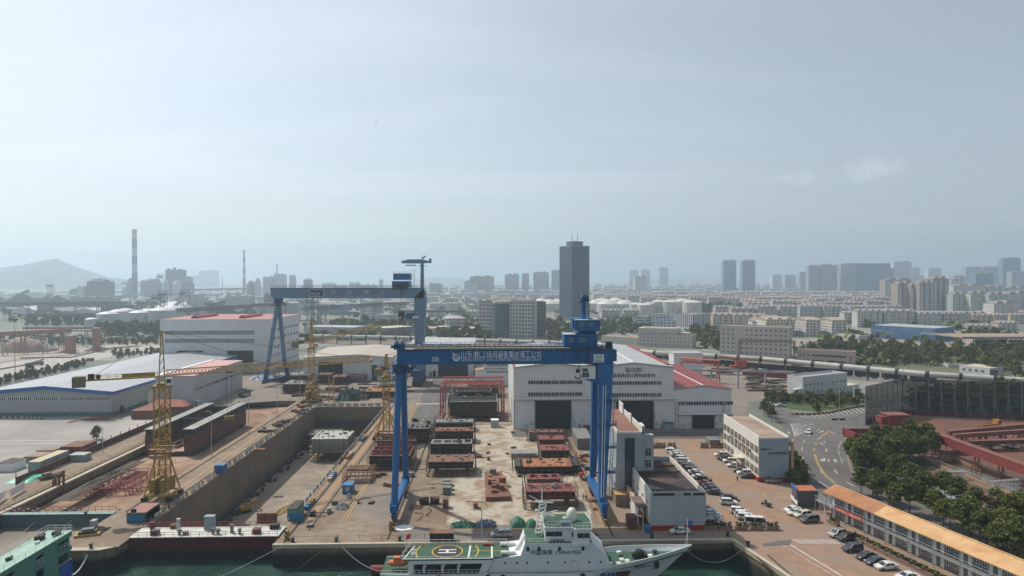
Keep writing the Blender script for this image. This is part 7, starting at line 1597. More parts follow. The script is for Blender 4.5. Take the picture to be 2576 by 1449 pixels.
def ring(q,r0,r1,z,a0=0,a1=360,m=0,clip=None):
    n=40
    for i in range(n):
        a,b2_=R(a0+(a1-a0)*i/n),R(a0+(a1-a0)*(i+1)/n);P2=[(cxh+rr*math.cos(x),cyh+rr*math.sin(x)) for rr,x in ((r0,a),(r1,a),(r1,b2_),(r0,b2_))]
        if clip and any(abs(p[1]-(-1.0))>clip for p in P2):continue
        q.poly([(*p,z) for p in P2],m)
ring(q,0,3.1,ZH+.02,m=1);ring(q,3.1,3.35,ZH+.03,m=2);ring(q,6.6,6.85,ZH+.02,m=2,clip=3.4)
for a_ in ((-2.0,.45,-.95,-.55),(-2.0,.45,.55,.95)):q.box(cxh-1.9,cxh+1.9,cyh+a_[2],cyh+a_[3],ZH+.03,ZH+.05,0)
q.box(cxh-.25,cxh+.25,cyh-.6,cyh+.6,ZH+.03,ZH+.052,0)
for (a,b_,w_) in (((hx0+.25,-W2+.1),(hx1-.2,-W2+.1),.22),((hx0+.2,-W2),(fx(240)+.8,W2-2.3),.3),((fx(735)-.4,-W2+.4),(fx(725)+.1,W2-2.5),.35),((hx1-.3,-W2),(hx1-.3,W2-2.2),.35)):strip(q,a,b_,w_,ZH+.025,0)
strip(q,(fx(700),cyh),(fx(1020),cyh),.14,ZH+.03,2);q.build('deck_marking',[white_p,black_m,mat('marking_yellow',(.6,.4,.06),.7)],hd)
text('lettering','中国海事',.9,white_p,hd,(hx0+2.2,-2.6,ZH+.03),(0,0,R(90)),3.2,th=.005)
q=MB();q.rail((hx0,W2-2.0,ZH),(hx1+3,W2-2.0,ZH),1.2,14,.05);q.rail((hx0-.2,-W2,ZH),(hx0+1,W2-2,ZH),1.1,4,.05);q.rail((hx0,-W2-.2,ZH-.4),(hx1,-W2-.2,ZH-.4),1.0,20,.03);q.build('railing',white_p,t)
# ship side under the helideck with openings
q=MB();zb_=zd+.02;ox=[fx(r_) for r_ in (250,290,480,500,830,850)]
q.box(hx0+1.6,fx(905),-W2+.02,-W2+.2,ZH-1.1,ZH-.36);q.box(hx0+1.6,fx(905),W2-2.6,W2-2.4,zb_,ZH-.36)
q.add([(fx(245),-W2,zb_),(fx(290),-W2,zb_),(fx(285),-W2,ZH-1.1),(fx(255),-W2,ZH-.4),(fx(245),-W2+.3,zb_),(fx(290),-W2+.3,zb_),(fx(285),-W2+.3,ZH-1.1),(fx(255),-W2+.3,ZH-.4)],[(0,1,2,3),(7,6,5,4),(0,4,5,1),(1,5,6,2),(3,2,6,7),(0,3,7,4)])
q.add([(fx(800),-W2,zb_),(fx(862),-W2,zb_),(fx(905),-W2,ZH-.4),(fx(835),-W2,ZH-.9),(fx(800),-W2+.3,zb_),(fx(862),-W2+.3,zb_),(fx(905),-W2+.3,ZH-.4),(fx(835),-W2+.3,ZH-.9)],[(0,1,2,3),(7,6,5,4),(0,4,5,1),(1,5,6,2),(3,2,6,7),(0,3,7,4)])
q.build('helideck_support',shw,t);q=MB();q.box(fx(290),fx(840),-W2+1.4,-W2+1.6,zb_,ZH-.4);q.build('inner_bulkhead',dk_p,t)
for rx in (370,515,640):q=MB();q.tube((0,0,0),(0,0,1.5),.28);q.sphere((.2,0,1.5),.4);q.build('deck_vent',white_p,t,(fx(rx),-W2+.9,zb_))
q=MB();q.rail((.4,-hb_+.1,zd),(fx(860),-hb_+.05,zd),1.1,22,.04);q.rail((fx(870),-hb_+.05,zd),(fx(1850),-hb_+.05,zd),1.1,30,.04);q.rail((fx(1870),-hb_+.2,zd+.1),(fx(2010),-half(.8)+.1,deckz(.8)),1.1,4,.04);q.build('side_railing',white_p,t)
# orange rescue boat at the stern
q=MB();q.lathe([(.05,-2.3),(.7,-1.5),(.95,0),(.8,1.6),(.1,2.4)],n=10);
for i_,v in enumerate(q.v):q.v[i_]=(v[2],v[1],v[0]*.8)
q.box(-.8,.6,-.6,.6,.4,1.3);o=q.build('lifeboat',mat('rescue_orange',(.55,.14,.04),.5),None,(X0+fx(150),NY+3.2,-5+zd+1.4));tag(o,'orange rescue boat on the stern of the patrol ship','boat')
# superstructure
s0,s1=fx(1165),fx(1700);zS=fz(332)
q=MB();q.add([(fx(870),-hb_+.9,zd),(fx(1835),-hb_+.9,zd),(fx(1815),-hb_+.9,fz(440)),(fx(1695),-hb_+.9,zS),(s0,-hb_+.9,zS),(fx(1130),-hb_+.9,fz(425)),(fx(905),-hb_+.9,fz(452))]+[(x_,hb_-.9,z_) for x_,z_ in ((fx(870),zd),(fx(1835),zd),(fx(1815),fz(440)),(fx(1695),zS),(s0,zS),(fx(1130),fz(425)),(fx(905),fz(452)))],[(0,1,2,3,4,5,6),(13,12,11,10,9,8,7),(1,8,9,2),(2,9,10,3),(3,10,11,4),(4,11,12,5),(5,12,13,6),(0,6,13,7)]);su=q.build('superstructure',shw,t)
q=MB();q.box(fx(905)+.2,fx(1130),-hb_+1.0,hb_-1.0,fz(440),fz(440)+.12);q.box(s0+.1,fx(1695)-.1,-hb_+1.0,hb_-1,zS+.01,zS+.1);q.box(fx(1700),fx(1815),-hb_+1,hb_-1,fz(440)+.02,fz(440)+.15);q.build('upper_deck',dkg,su)
for rx in (1007,1101,1182,1347,1477,1669,1759):q=MB();q.tube((0,-.04,0),(0,.02,0),.22,n=12);q.build('porthole',black_m,su,(fx(rx),-hb_+.88,fz(479)-.1))
for rx in (1187,1274,1435,1620):q=MB();q.box(-.28,.28,-.05,.0,-.42,.42);q.box(-.35,.35,-.03,.0,-.5,.5,1);q.build('window',[glass_m,shb],su,(fx(rx),-hb_+.89,fz(375)))
q=MB();q.box(-.75,.75,-.05,0,0,2.1);q.box(-.7,.7,-.08,-.05,.05,2.0,1);q.build('door',[shb,shw],su,(fx(1555),-hb_+.89,zd+.3))
inkb=mat('ship_letter_navy',(.03,.05,.09),.5,var=.03)
zl=fz(418);text('lettering','中国海事',1.25,inkb,su,(fx(1210),-hb_+.84,zl),FRx,fx(1380)-fx(1210),th=.02)
text('lettering','CHINA MSA',1.15,inkb,su,(fx(1405),-hb_+.84,zl),FRx,fx(1603)-fx(1405),th=.02)
# bridge
zb1,zb2=zS,fz(222);q=MB();b0,b1,b2_=fx(1325),fx(1560),fx(1672)
q.prism([(b0,-hb_+1.6),(fx(1530),-hb_+1.6),(fx(1560),-hb_+.5),(b2_,-hb_+.5),(b2_+.5,-1.5),(b2_+.5,1.5),(b2_,hb_-.6),(b0,hb_-1.2)],[zb1+.1]*8,[zb2]*8);br=q.build('bridge',shw,t)
q=MB();q.prism([(b0-.3,-hb_+1.3),(fx(1530),-hb_+1.3),(fx(1560),-hb_+.2),(b2_+.4,-hb_+.2),(b2_+.9,-1.5),(b2_+.9,1.5),(b2_+.3,hb_-.3),(b0-.3,hb_-1)],zb2,zb2+.25);br2=q.build('bridge_roof',shw,br);q=MB();q.prism([(b0-.1,-hb_+1.5),(fx(1535),-hb_+1.5),(fx(1565),-hb_+.4),(b2_+.2,-hb_+.4),(b2_+.6,-1.4),(b2_+.6,1.4),(b2_+.1,hb_-.5),(b0-.1,hb_-1.2)],zb2+.255,zb2+.3);q.build('roof_deck',dkg,br2)
q=MB();q.rail((b0,-hb_+1.5,zb2+.3),(fx(1535),-hb_+1.5,zb2+.3),1.2,8,.05);q.rail((fx(1560),-hb_+.4,zb2+.3),(b2_+.2,-hb_+.4,zb2+.3),1.2,4,.05);q.rail((b2_+.3,-hb_+.4,zb2+.3),(b2_+.7,2,zb2+.3),1.2,6,.05);q.rail((s0,-hb_+1,zS),(fx(1530),-hb_+1,zS),1.0,12,.04);q.build('railing',white_p,br)
for rx,yy,w_ in ((1362,1.6,1.7),(1427,1.6,1.7),(1547,1.1,.8),(1598,.5,1.3),(1648,.5,1.2)):q=MB();q.box(-w_/2,w_/2,-.05,.02,-.5,.5);q.build('window',glass_m,br,(fx(rx),-hb_+yy-.02,(zb1+zb2)/2+.25))
q=MB();q.box(fx(1368),fx(1478),-hb_+1.52,-hb_+1.58,zb1+.15,zb1+.55);q.build('slot',black_m,br);q=MB();q.box(fx(1530),fx(1665),-hb_+.3,-hb_+1.5,zb1-.5,zb1+.15);q.build('wing_base',shw,br);q=MB();q.box(fx(1447),fx(1523),-hb_+1.3,-hb_+1.36,zb2+.5,zb2+1.4);nb=q.build('name_board',mat('pale_blue_board',(.45,.6,.68),.6),br);text('lettering','海巡0581',.7,inkb,nb,(fx(1452),-hb_+1.27,zb2+.65),FRx,fx(1518)-fx(1452),th=.01)
q=MB();q.lathe([(.9,0),(1.1,.5),(1.15,1.5),(1.0,2.3),(.6,2.9),(.05,3.1)],n=18);q.build('radome',mat('radome_cream',(.68,.65,.58),.5,var=.04),t,(fx(1527,CY),0,zb2+.1),smooth=True)
q=MB();q.sphere((0,0,.7),.45);q.tube((0,0,0),(0,0,.5),.2);q.build('small_dome',white_p,t,(fx(1470,CY),-.6,zb2+.3))
q=MB();mx_=fx(1275,CY);zm=zS+.1;q.truss((mx_-.2,0,zm),(mx_+.9,0,zm+8.5),1.3,1.3,8,.1,rd=.06);q.beam((mx_-2.4,0,zm+9.0),(mx_+3,0,zm+8.6),.25);q.tube((mx_+.6,.5,zm+8.5),(mx_+.6,.5,zm+12.5),.12,n=6);q.beam((mx_-2.2,.5,zm+10.4),(mx_+.6,.5,zm+8.5),.12);q.beam((mx_+.5,.5,zm+5.5),(mx_+4,.5,zm+6.3),.2);q.beam((mx_+.5,.5,zm+4.8),(mx_+3.4,.5,zm+4.9),.2);q.sphere((mx_-.6,.3,zm+6.5),.35);q.beam((mx_+4,.5,zm),(mx_+1,.5,zm+5),.12);ms_=q.build('mast',white_p,t);ms_.scale=(1,1,.83);ms_.location.z=zm*.17
q=MB();q.beam((-1.5,0,.35),(2.0,0,0),.22,.3);q.build('radar_bar',mat('radar_orange',(.6,.3,.12),.5),t,(mx_+.2,.5,zm+10.5))
for rx,yy in ((1005,-hb_+2),(1063,-hb_+2),(1003,hb_-3.4),(1066,hb_-3.4)):q=MB();q.tube((-.75,0,.5),(.75,0,.5),.42,n=12);q.box(-.8,-.65,-.5,.5,0,.6);q.box(.65,.8,-.5,.5,0,.6);q.build('liferaft',white_p,t,(fx(rx),yy,fz(440)+.1))
q=MB();q.beam((0,0,0),(2.2,0,3.2),.15,.7);q.beam((0,.8,0),(2.2,.8,3.2),.15,.1);q.build('ladder',white_p,t,(fx(1095),-1,fz(440)));q=MB();q.box(-1.1,1.1,-.3,.3,0,.45);q.build('red_box',red_p,t,(fx(875),W2-2.6,ZH))
for i,(rx,yy,sz) in enumerate(((1940,-1.8,1.),(1902,-3.2,.9),(1975,-2.9,1.1),(1945,2.2,.9),(2170,-1.5,1.),(2230,1.0,.7),(1842,-3.4,1.2))):u=fx(rx)/LS;q=MB();q.box(-.25,.25,-.25,.25,0,sz*.6);q.box(-.45,.45,-.4,.4,sz*.6,sz);q.build('deck_fitting',white_p if i != 5 else black_m,t,(fx(rx),yy,deckz(u)))
q=MB();q.sphere((0,0,.9),1.0,sz=.8);q.box(-1.6,1.5,-.5,.5,0,.8);q.tube((1.2,1.2,.5),(1.2,-1.2,.5),.45);q.build('anchor_winch',mat('dark_green_cover',(.02,.035,.025),.9),t,(fx(2095),0,deckz(.86)))
q=MB();q.tube((0,0,0),(0,0,6),.07,n=6);q.tube((0,0,3),(-.8,-.5,0),.04,n=4);q.build('jackstaff',white_p,t,(LS-.9,0,top(.98)));q=MB();q.box(0,.9,-.02,.02,-.5,.6);q.poly([(.9,0,.6),(1.2,.1,.3),(1.1,.1,-.4),(.9,0,-.5)]);q.build('jack_flag',mat('flag_blue',(.03,.17,.5),.8),t,(LS-.85,0,top(.98)+5.0))
q=MB();q.tube((0,0,0),(0,0,3.4),.05,n=5);fl=q.build('ensign_staff',white_p,t,(fx(205),.8,ZH-.5));q=MB();q.poly([(0,0,2.3),(.5,.1,2.6),(1.0,0,2.9),(1.0,0,3.9),(.5,.1,3.7),(0,0,3.4)]);q.poly([(.0,-.02,2.3),(.0,-.02,3.4),(.5,.08,3.7),(1.,-.02,3.9),(1,-.02,2.9),(.5,.08,2.6)]);q.build('flag',mat('flag_red',(.6,.02,.02),.8),fl)
# bow stripes and name
def onhull(rx0,rx1,z0,z1,m_,nm='stripe',sl=.8):
    q=MB();u0,u1=fx(rx0)/LS,fx(rx1)/LS;Y_=lambda u,z:-(half(u)*(1-(1-(.3+.7*(1 if u<.55 else 1-.75*((u-.55)/.45)**1.3)))*max(0,(top(u)-z))/(top(u)-1.6)))-.07
    n=6;P2=[]
    for i in range(n):
        a,b_=u0+(u1-u0)*i/n,u0+(u1-u0)*(i+1)/n;d_=-sl/LS
        q.poly([(LS*(a+d_),Y_(a+d_,z0),z0),(LS*(b_+d_),Y_(b_+d_,z0),z0),(LS*b_,Y_(b_,z1),z1),(LS*a,Y_(a,z1),z1)])
    q.build(nm,m_,t)
for rx0,rx1,m_ in ((1760,1800,blu_t),(1815,1838,blu_t),(1850,1873,blu_t),(1885,2000,red_d)):onhull(rx0,rx1,1.2,3.0,m_)
text('lettering','海巡0581',1.1,inkb,t,(fx(2040)-.4,-half(.82)-.05,3.3),(R(84),0,R(24)),5.0,th=.02)
q=MB();q.box(-.7,.7,-.1,.0,-.8,.8);q.build('anchor_pocket',black_m,t,(fx(2230)-.3,-half(.905)*.86,3.4)).rotation_euler=(0,0,R(38))
for rx in (35,475,860,975,1600):q=MB();q.lathe([(.22,-.2),(.5,-.2),(.5,.2),(.22,.2)],n=12);o=q.build('tyre_fender',tyre,t,(fx(rx)+.4,-hb_-.2,2.7));o.rotation_euler=(R(90),0,0)
# teal vessel at the lower left
tq=mat('teal_ship_paint',(.1,.25,.2),.6,var=.15,vs=.2,streak=.2);tdk=mat('teal_deck',(.3,.48,.4),.7,var=.2,vs=.5)
t=thing('work_ship','teal work ship with big side openings at the lower left corner','ship',(-93,120,-5));q=MB()
ys_=[-60,-38,-34,-28.5,-24,-18.5,-13.5,-8.5,-3.3,1.8,6.2,12.0,14.4,18.6,23.0];
q.box(-2.5,2.45,-60,23,0,3.2)
for i in range(0,len(ys_)-1,2):q.box(2.1,2.55,ys_[i],ys_[i+1],3.2,11.2);
for i in range(1,len(ys_)-1,2):
    for z0_,z1_ in ((3.2,4.3),(7.3,8.2),(10.2,11.2)):q.box(2.1,2.55,ys_[i],ys_[i+1],z0_,z1_)
q.box(-2.5,2.1,22.6,23,3.2,11.2);q.box(-2.5,-2.2,-60,22.6,3.2,11.2);q.build('hull',tq,t)
q=MB();q.box(2.56,2.62,19.2,23.05,0,5.2);q.build('blue_boot_stripe',blu_t,t);q=MB();q.box(-2.6,2.7,-60,23.1,11.2,11.4);q.build('top_deck',tdk,t);q=MB();q.box(-2.0,2.0,-60,22.5,7.2,7.3);q.box(-.4,-.2,-60,22,3.3,11.1);q.build('inner_deck',dk_p,t)
q=MB();q.rail((2.6,-50,11.4),(2.6,23,11.4),1.1,26,.05);q.rail((-2.5,-50,11.4),(-2.5,23,11.4),1.1,26,.05);q.rail((-2.5,23,11.4),(2.6,23,11.4),1.1,3,.05);q.build('railing',white_p,t)
for i in range(1,len(ys_)-1,2):q=MB();q.rail((2.4,ys_[i],8.2),(2.4,ys_[i+1],8.2),1.1,4,.05);q.rail((2.4,ys_[i],4.3),(2.4,ys_[i+1],4.3),1.1,4,.05);q.build('opening_railing',white_p,t)
for x,y,m_,s_ in ((-.8,18,black_m,1.3),(1,20.5,black_m,1.2),(.2,8,black_m,.8),(-.8,2,black_m,.7),(-1,-2,dk_p,1.6),(0,16,white_p,.6)):q=MB();q.box(-s_/2,s_/2,-s_/2,s_/2,0,s_*.7);q.tube((0,-s_,s_*.5),(0,s_,s_*.5),s_*.3);q.build('deck_gear',m_,t,(x,y,11.4))
heap('rope_pile','white rope heap lying on the teal deck','rope',0,1,1400,.5,1.6,white_p,50) if 0 else None
# mooring lines
def rope(label,a,b_,sag,r_=.05,m_=None):
    q=MB();n=16;q.path([(a[0]+(b_[0]-a[0])*i/n,a[1]+(b_[1]-a[1])*i/n,a[2]+(b_[2]-a[2])*i/n-sag*4*(i/n)*(1-i/n)) for i in range(n+1)],r_,5);o=q.build('mooring_rope',m_ or plt);tag(o,label,'rope')
rope('thick white rope from the pier bollard to the teal ship',(-90.2,149.2,.6),(-90.5,142.6,-3.2),1.5,.16,white_p);rope('long rope from the quay corner down to the patrol ship stern',(-36,151,.7),(X0+.5,139,-1.6),1.6);rope('rope from the quay corner to the left across the water',(-46.2,150.6,.5),(-70,128,-3.9),1.0);rope('dark rope falling from the quay bollard into the water',(-36.3,151,.5),(-50,134,-4.9),.8,.04,black_m);rope('rope from the bow of the patrol ship to the basin corner',(X1-.6,CY,.2),(57.6,146,.6),3.2)
rope('rope from the teal ship side to the right edge of the dock gate water',(-90.3,134,.2),(-70,122,-4.6),.8)
t=thing('quay_shelter','low dark boxed gangway shed on the quay edge behind the helicopter deck','shelter',(-14.5,150.2,.1));q=MB();q.box(0,5.4,0,.2,0,1.9);q.box(0,.2,0,2,0,1.9);q.box(5.2,5.4,0,2,0,1.9);q.build('wall',dk_p,t);q=MB();q.box(-.2,5.6,-.2,2.2,1.9,2.05);q.build('roof',rust_t,t)
q=MB();q.tube((0,0,0),(3.6,0,0),.95,n=14);o=q.build('fender',mat('fender_red',(.22,.045,.035),.7,var=.3),None,(X0-3.2,NY+7.5,-3.8));tag(o,'dull red cylinder fender floating behind the ship stern','fender')
# ---------------- long pipe conveyor, coal wagons ----------------
hood=mat('weathered_hood',(.46,.46,.43),.6,var=.2,vs=.2,rust=((.3,.25,.2),.15,.55,.8));lat=mat('far_steel',(.16,.18,.2),.7);rsteel=mat('dusty_red_steel',(.22,.085,.065),.8,var=.3,vs=.3)
path_=[G(x,y,7) for x,y in ((780,845),(1036,850),(1427,864),(1650,888),(1917,903),(2122,922),(2337,942.5),(2508,953),(2640,961))]
t=thing('pipe_conveyor','very long conveyor under pale rounded hoods running across behind the halls','conveyor',(0,0,0));carry=0
for (x0,y0),(x1,y1) in zip(path_,path_[1:]):
    L_=math.hypot(x1-x0,y1-y0);n=max(1,round(L_/15.5))
    for i in range(n):
        a=(x0+(x1-x0)*i/n,y0+(y1-y0)*i/n);b_=(x0+(x1-x0)*(i+.9)/n,y0+(y1-y0)*(i+.9)/n);c_=(x0+(x1-x0)*(i+1)/n,y0+(y1-y0)*(i+1)/n)
        q=MB();q.tube((*a,7),(*b_,7),1.65,n=14);q.build('hood',hood,t)
        q=MB();q.tube((*b_,7.1),(*c_,7.1),1.95,n=10);q.box(b_[0]-.3,b_[0]+.3,b_[1]-1,b_[1]-.7,0,6);q.box(b_[0]-.3,b_[0]+.3,b_[1]+.7,b_[1]+1,0,6);q.build('trestle',black_m,t)
wg=thing('coal_wagon','','wagon');q=MB();q.box(-6.6,6.6,-1.5,1.5,.9,4.0);q.box(-6.7,6.7,-1.6,1.6,4.0,4.1)
for i in range(9):q.box(-6.2+i*1.53,-6.05+i*1.53,-1.6,1.6,1.1,3.4)
q.build('body',mat('coal_wagon_paint',(.025,.028,.035),.8,var=.4,vs=.4),wg);q=MB();q.box(-6,6,-1,1,.7,1.1);[q.tube((x,-.9,.45),(x,.9,.45),.45,n=8) for x in (-4.9,-3.4,3.4,4.9)];q.build('bogie',black_m,wg);freeze(wg)
wp_=[G(x,y) for x,y in ((1650,902),(1917,931),(2147,948),(2360,966))];k_=0
for (x0,y0),(x1,y1) in zip(wp_,wp_[1:]):
    L_=math.hypot(x1-x0,y1-y0);n=int(L_/13.6)
    for i in range(n):u=(i+.5)/n;place(wg,(x0+(x1-x0)*u,y0+(y1-y0)*u,.1),math.atan2(y1-y0,x1-x0),'dark open coal wagon in the train below the pale pipe conveyor','coal wagons of one train')
# ---------------- wind fence, ore yard ----------------
k=NT('wind_net');tr_=k.n('ShaderNodeBsdfTransparent');ms=k.n('ShaderNodeMixShader');k.set(ms.inputs[0],.56);k.t.links.new(tr_.outputs[0],ms.inputs[1]);k.t.links.new(k.b.outputs[0],ms.inputs[2]);k.b.inputs['Base Color'].default_value=(.022,.036,.026,1);k.b.inputs['Roughness'].default_value=.9;k.t.links.new(ms.outputs[0],k.t.nodes['Material Output'].inputs[0]);netm=k.m
fp=[G(2177,1070),G(2270,1043),G(2640,1060)];t=thing('wind_fence','very tall dark green netting fence on steel posts around the ore yard','fence',(*fp[0],0));HF=16.2
for (x0,y0),(x1,y1) in zip(fp,fp[1:]):
    x0 -= fp[0][0];x1 -= fp[0][0];y0 -= fp[0][1];y1 -= fp[0][1];L_=math.hypot(x1-x0,y1-y0);n=int(L_/5);ux,uy=(x1-x0)/L_,(y1-y0)/L_
    q=MB();q.beam((x0,y0,HF/2+1.2),(x1,y1,HF/2+1.2),.06,HF-2.4);q.build('netting',netm,t);q=MB();q.beam((x0,y0,1.2),(x1,y1,1.2),.3,2.4);q.build('base_wall',mat('dark_red_wall',(.1,.03,.03),.9,var=.3),t)
    for i in range(n+1):
        a,b_=x0+ux*L_*i/n,y0+uy*L_*i/n;q=MB();q.beam((a,b_,0),(a,b_,HF),.28);q.beam((a,b_,HF*.7),(a+uy*4*(1 if i % 2 else 1),b_-ux*4,0),.14);q.build('post',lat,t)
    q=MB();[q.beam((x0,y0,HF*f_),(x1,y1,HF*f_),.14) for f_ in (.33,.66,1)];q.build('rail',lat,t)
for ch,rx in zip('未向大张工',(1440,1535,1610,1700,1795)):x_,y_=G(*b4(rx,880));text('lettering',ch,4.6,black_m,t,(x_-fp[0][0],GY(*b4(rx,780),fp[1][1])[0]*0+(fp[1][1]+(fp[2][1]-fp[1][1])*.2)-fp[0][1]-.5,8.2),FR,4.2,bold=.08)
def gallery(label,a,b_,za,zb,h_,w_,m_,legs,top=None,name='conveyor_gallery',lw=.35,cat='conveyor',truss=False):
    t=thing(name,label,cat,(a[0],a[1],0));d=(b_[0]-a[0],b_[1]-a[1]);q=MB()
    if truss:q.truss((0,0,za-h_/2),(d[0],d[1],zb-h_/2),w_,h_,max(6,int(math.hypot(*d)/(h_*1.3))),lw,rd=lw*.7);q.beam((0,0,za+h_*.35),(*d,zb+h_*.35),w_,h_*.4)
    else:q.beam((0,0,za),(*d,zb),w_,h_)
    q.build('gallery',m_,t);q=MB();q.beam((0,0,za+h_/2+.12),(*d,zb+h_/2+.12),w_*1.1,.22);q.build('roof',top or lat,t)
    for i in range(legs):
        u=(i+.5)/legs;x,y,z=d[0]*u,d[1]*u,za+(zb-za)*u-h_/2;q=MB();s_=lw*5
        for sx in (-1,1):q.beam((x+sx*s_,y-s_,0),(x+sx*s_*.5,y,z),lw);q.beam((x+sx*s_,y+s_,0),(x+sx*s_*.5,y,z),lw);q.beam((x+sx*s_*.8,y,z*.3),(x-sx*s_*.7,y,z*.7),lw*.6)
        q.build('trestle_leg',m_ if not truss else lat,t)
    return t
redw=mat('red_gallery',(.2,.035,.032),.75,var=.2,vs=.2,joints=(2.4,0,.12,.35))
gallery('long bright red conveyor gallery slanting down to the right edge',G(2286,1074,6),G(2700,1226,6),6,6,2.7,2.2,redw,7,rsteel,lw=.2);x,y=G(2236,1088);t=thing('transfer_house','red conveyor head house at the corner of the wind fence','transfer house',(x,y,0));q=MB();q.box(0,8.4,0,6,0,6.6);q.box(-2.5,0,1,5,3.5,6);q.build('wall',redw,t);q=MB();q.box(-.3,8.7,-.3,6.3,6.6,6.9);q.build('roof',rsteel,t)
t=thing('low_wall_block','low red walled bin with a rusty top below the wind fence corner','bin',(*G(2152,1112),0));q=MB();q.box(0,11,0,.4,0,3);q.box(0,.4,0,9,0,3.4);q.box(10.6,11,0,9,0,3);q.box(0,11,8.6,9,0,3);q.build('wall',redw,t)
for i,(A,B_) in enumerate((((2385,1090),(2640,1066)),((2400,1098),(2640,1082)))):gallery('rusty red pipeline, %s of two crossing the ore yard' % ('upper','lower')[i],G(*A,5),G(*B_,5),5,5,1.3,1.3,rsteel,5,rsteel,'ore_pipeline')
gallery('dark pipe bridge with rails beneath the rusty pipelines',G(2400,1115,3),G(2640,1108,3),3,3,1.2,2,scrap_m,4,rsteel,'ore_pipeline',.18)
x,y=G(*c4p(1700,210));t=thing('open_shed','open shelter with an orange rusty roof behind the pines','shelter',(x,y,0));q=MB();q.box(0,9,0,7,4.4,4.7);q.build('roof',rust_o,t)
for a in (.2,8.6):
    for b_ in (.2,6.6):q=MB();q.box(a,a+.25,b_,b_+.25,0,4.4);q.build('post',rsteel,t)
# settling basin
bs=[G(2330,1164),G(2400,1160),G(2640,1240),G(2640,1285)];b=MB();b.poly([(*p,.1) for p in bs]);struct('settling_pond',b,mat('brown_water',(.09,.055,.02),.15,var=.3,vs=.1))
for i,(A,B_) in enumerate(((bs[0],bs[3]),(bs[1],bs[2]),(bs[0],bs[1]))):t=thing('basin_wall','pale railed wall %s of the brown settling basin' % ('along the near side','along the far side','at the left end')[i],'wall',(*A,0));d=(B_[0]-A[0],B_[1]-A[1]);q=MB();q.beam((0,0,.5),(*d,.5),.8,1.0);q.build('wall',mat('ore_stained_concrete',(.33,.2,.13),.9,var=.3),t);q=MB();q.rail((0,0,1),(*d,1),1.1,int(math.hypot(*d)/1.8),.05);q.build('railing',plt,t)
for i,(p,r_) in enumerate((((1740,455),(1985,455)),((2250,560),(2600,530)))):A,B_=G(*c4p(*p)),G(*c4p(*r_));q=MB();q.truss((0,0,1.2),(B_[0]-A[0],B_[1]-A[1],1.2),1.2,1.3,10,.12,rd=.07);o=q.build('footbridge',plt,None,(*A,0));tag(o,'%s pale lattice footbridge across the settling basin' % ('left','right')[i],'footbridge')
# station canopy at the right edge
x,y=G(2420,885);t=thing('station_canopy','broad flat canopy with a white and red edge at the right edge','canopy',(x,y,0));q=MB();q.box(0,130,0,40,11.5,12.2);q.build('roof',tanroof,t);q=MB();q.box(-.3,130,-.3,0,10.6,12.9);f_=q.build('fascia',white_p,t);q=MB();q.box(-.3,130,-.4,-.31,11.1,12.2);q.build('red_band',red_p,f_)
for a in (45,90):q=MB();q.box(a,a+2,10,12,0,11.5);q.build('column',concrete,t)
# ---------------- lamp posts and signals ----------------
def lamp(px,yb,yt,label,arm=0,mast=False):
    x,y=G(px,yb);h_=GY(px,yt,y)[1];t=thing('lamp_post',label,'lamp post',(x,y,0));q=MB();q.tube((0,0,0),(0,0,h_),.22 if mast else .14,.1,6);q.build('pole',plt if not mast else lat,t)
    q=MB();w_=2.4 if mast else .8
    if mast:[q.box(math.cos(a)*1.6-.4,math.cos(a)*1.6+.4,math.sin(a)*1.6-.4,math.sin(a)*1.6+.4,h_-.9,h_-.2) for a in (0,1.57,3.14,4.7)];q.lathe([(1.8,h_-.2),(1.8,h_)],n=10)
    else:q.beam((0,0,h_),(arm or-1.4,0,h_+.35),.14,.12);q.box((arm or-1.4)-.4,(arm or-1.4)+.4,-.2,.2,h_+.25,h_+.4)
    q.build('lamp_head',plt if not mast else lat,t);return t
for a in ((38,961,801,'tall floodlight mast at the far left by the hedge',0,True),(106,903,803,'second floodlight mast behind the dark dump truck',0,True),(258,1138,1075,'lamp post by the red brown fence'),(532,1149,1037,'white lamp post in front of the barge hull near end'),(625,1092,995,'white lamp post near the barge hull far end'),(697,1049,965,'white lamp post left of the dock head'),(754,1014,933,'white lamp post next to the middle tower crane'),(1212,1357,1284,'quay lamp post with two curved arms behind the helicopter deck',-2.2),(1618,1341,1284,'lamp post at the corner of the grey garage'),(892,878,829,'tall white lamp left of the blue girder end'),(1090,872,829,'tall white lamp above the blue girder'),(2112,1029,957,'tall lamp post on the junction island'),(2270,1040,930,'tall lamp post behind the wind fence corner',1.5),(2180,975,936,'lamp post by the low annex'),(2102,985,950,'lamp post before the port office end'),(1976,942,915,'curved lamp post beside the coal train left'),(2096,955,925,'curved lamp post beside the coal train middle'),(2224,962,940,'curved lamp post beside the coal train right'),(2322,915,865,'thin pole in the tree belt',.1),(2526,920,884,'white pole at the right edge by the canopy'),(2472,905,886,'white pole beneath the canopy end')):lamp(*a)
x,y=G(*b4(925,1160));t=thing('traffic_signal','traffic signal pole with a long arm beside the road bend','traffic signal',(x,y,0));q=MB();q.tube((0,0,0),(0,0,6.6),.15,n=6);q.beam((0,0,6.4),(-10,0,6.4),.14);q.build('pole',plt,t)
for a in (-9.6,-6.6):q=MB();q.box(a,a+2.1,-.2,.2,6,6.7);q.build('signal_head',black_m,t)
x,y=G(*b4(900,872));t=thing('sign_gantry','white road sign gantry with a long arm beyond the junction','sign gantry',(x,y,0));q=MB();q.tube((0,0,0),(0,0,9),.25,n=6);q.beam((0,0,8.6),(16,0,8),.3);q.build('pole',white_p,t)
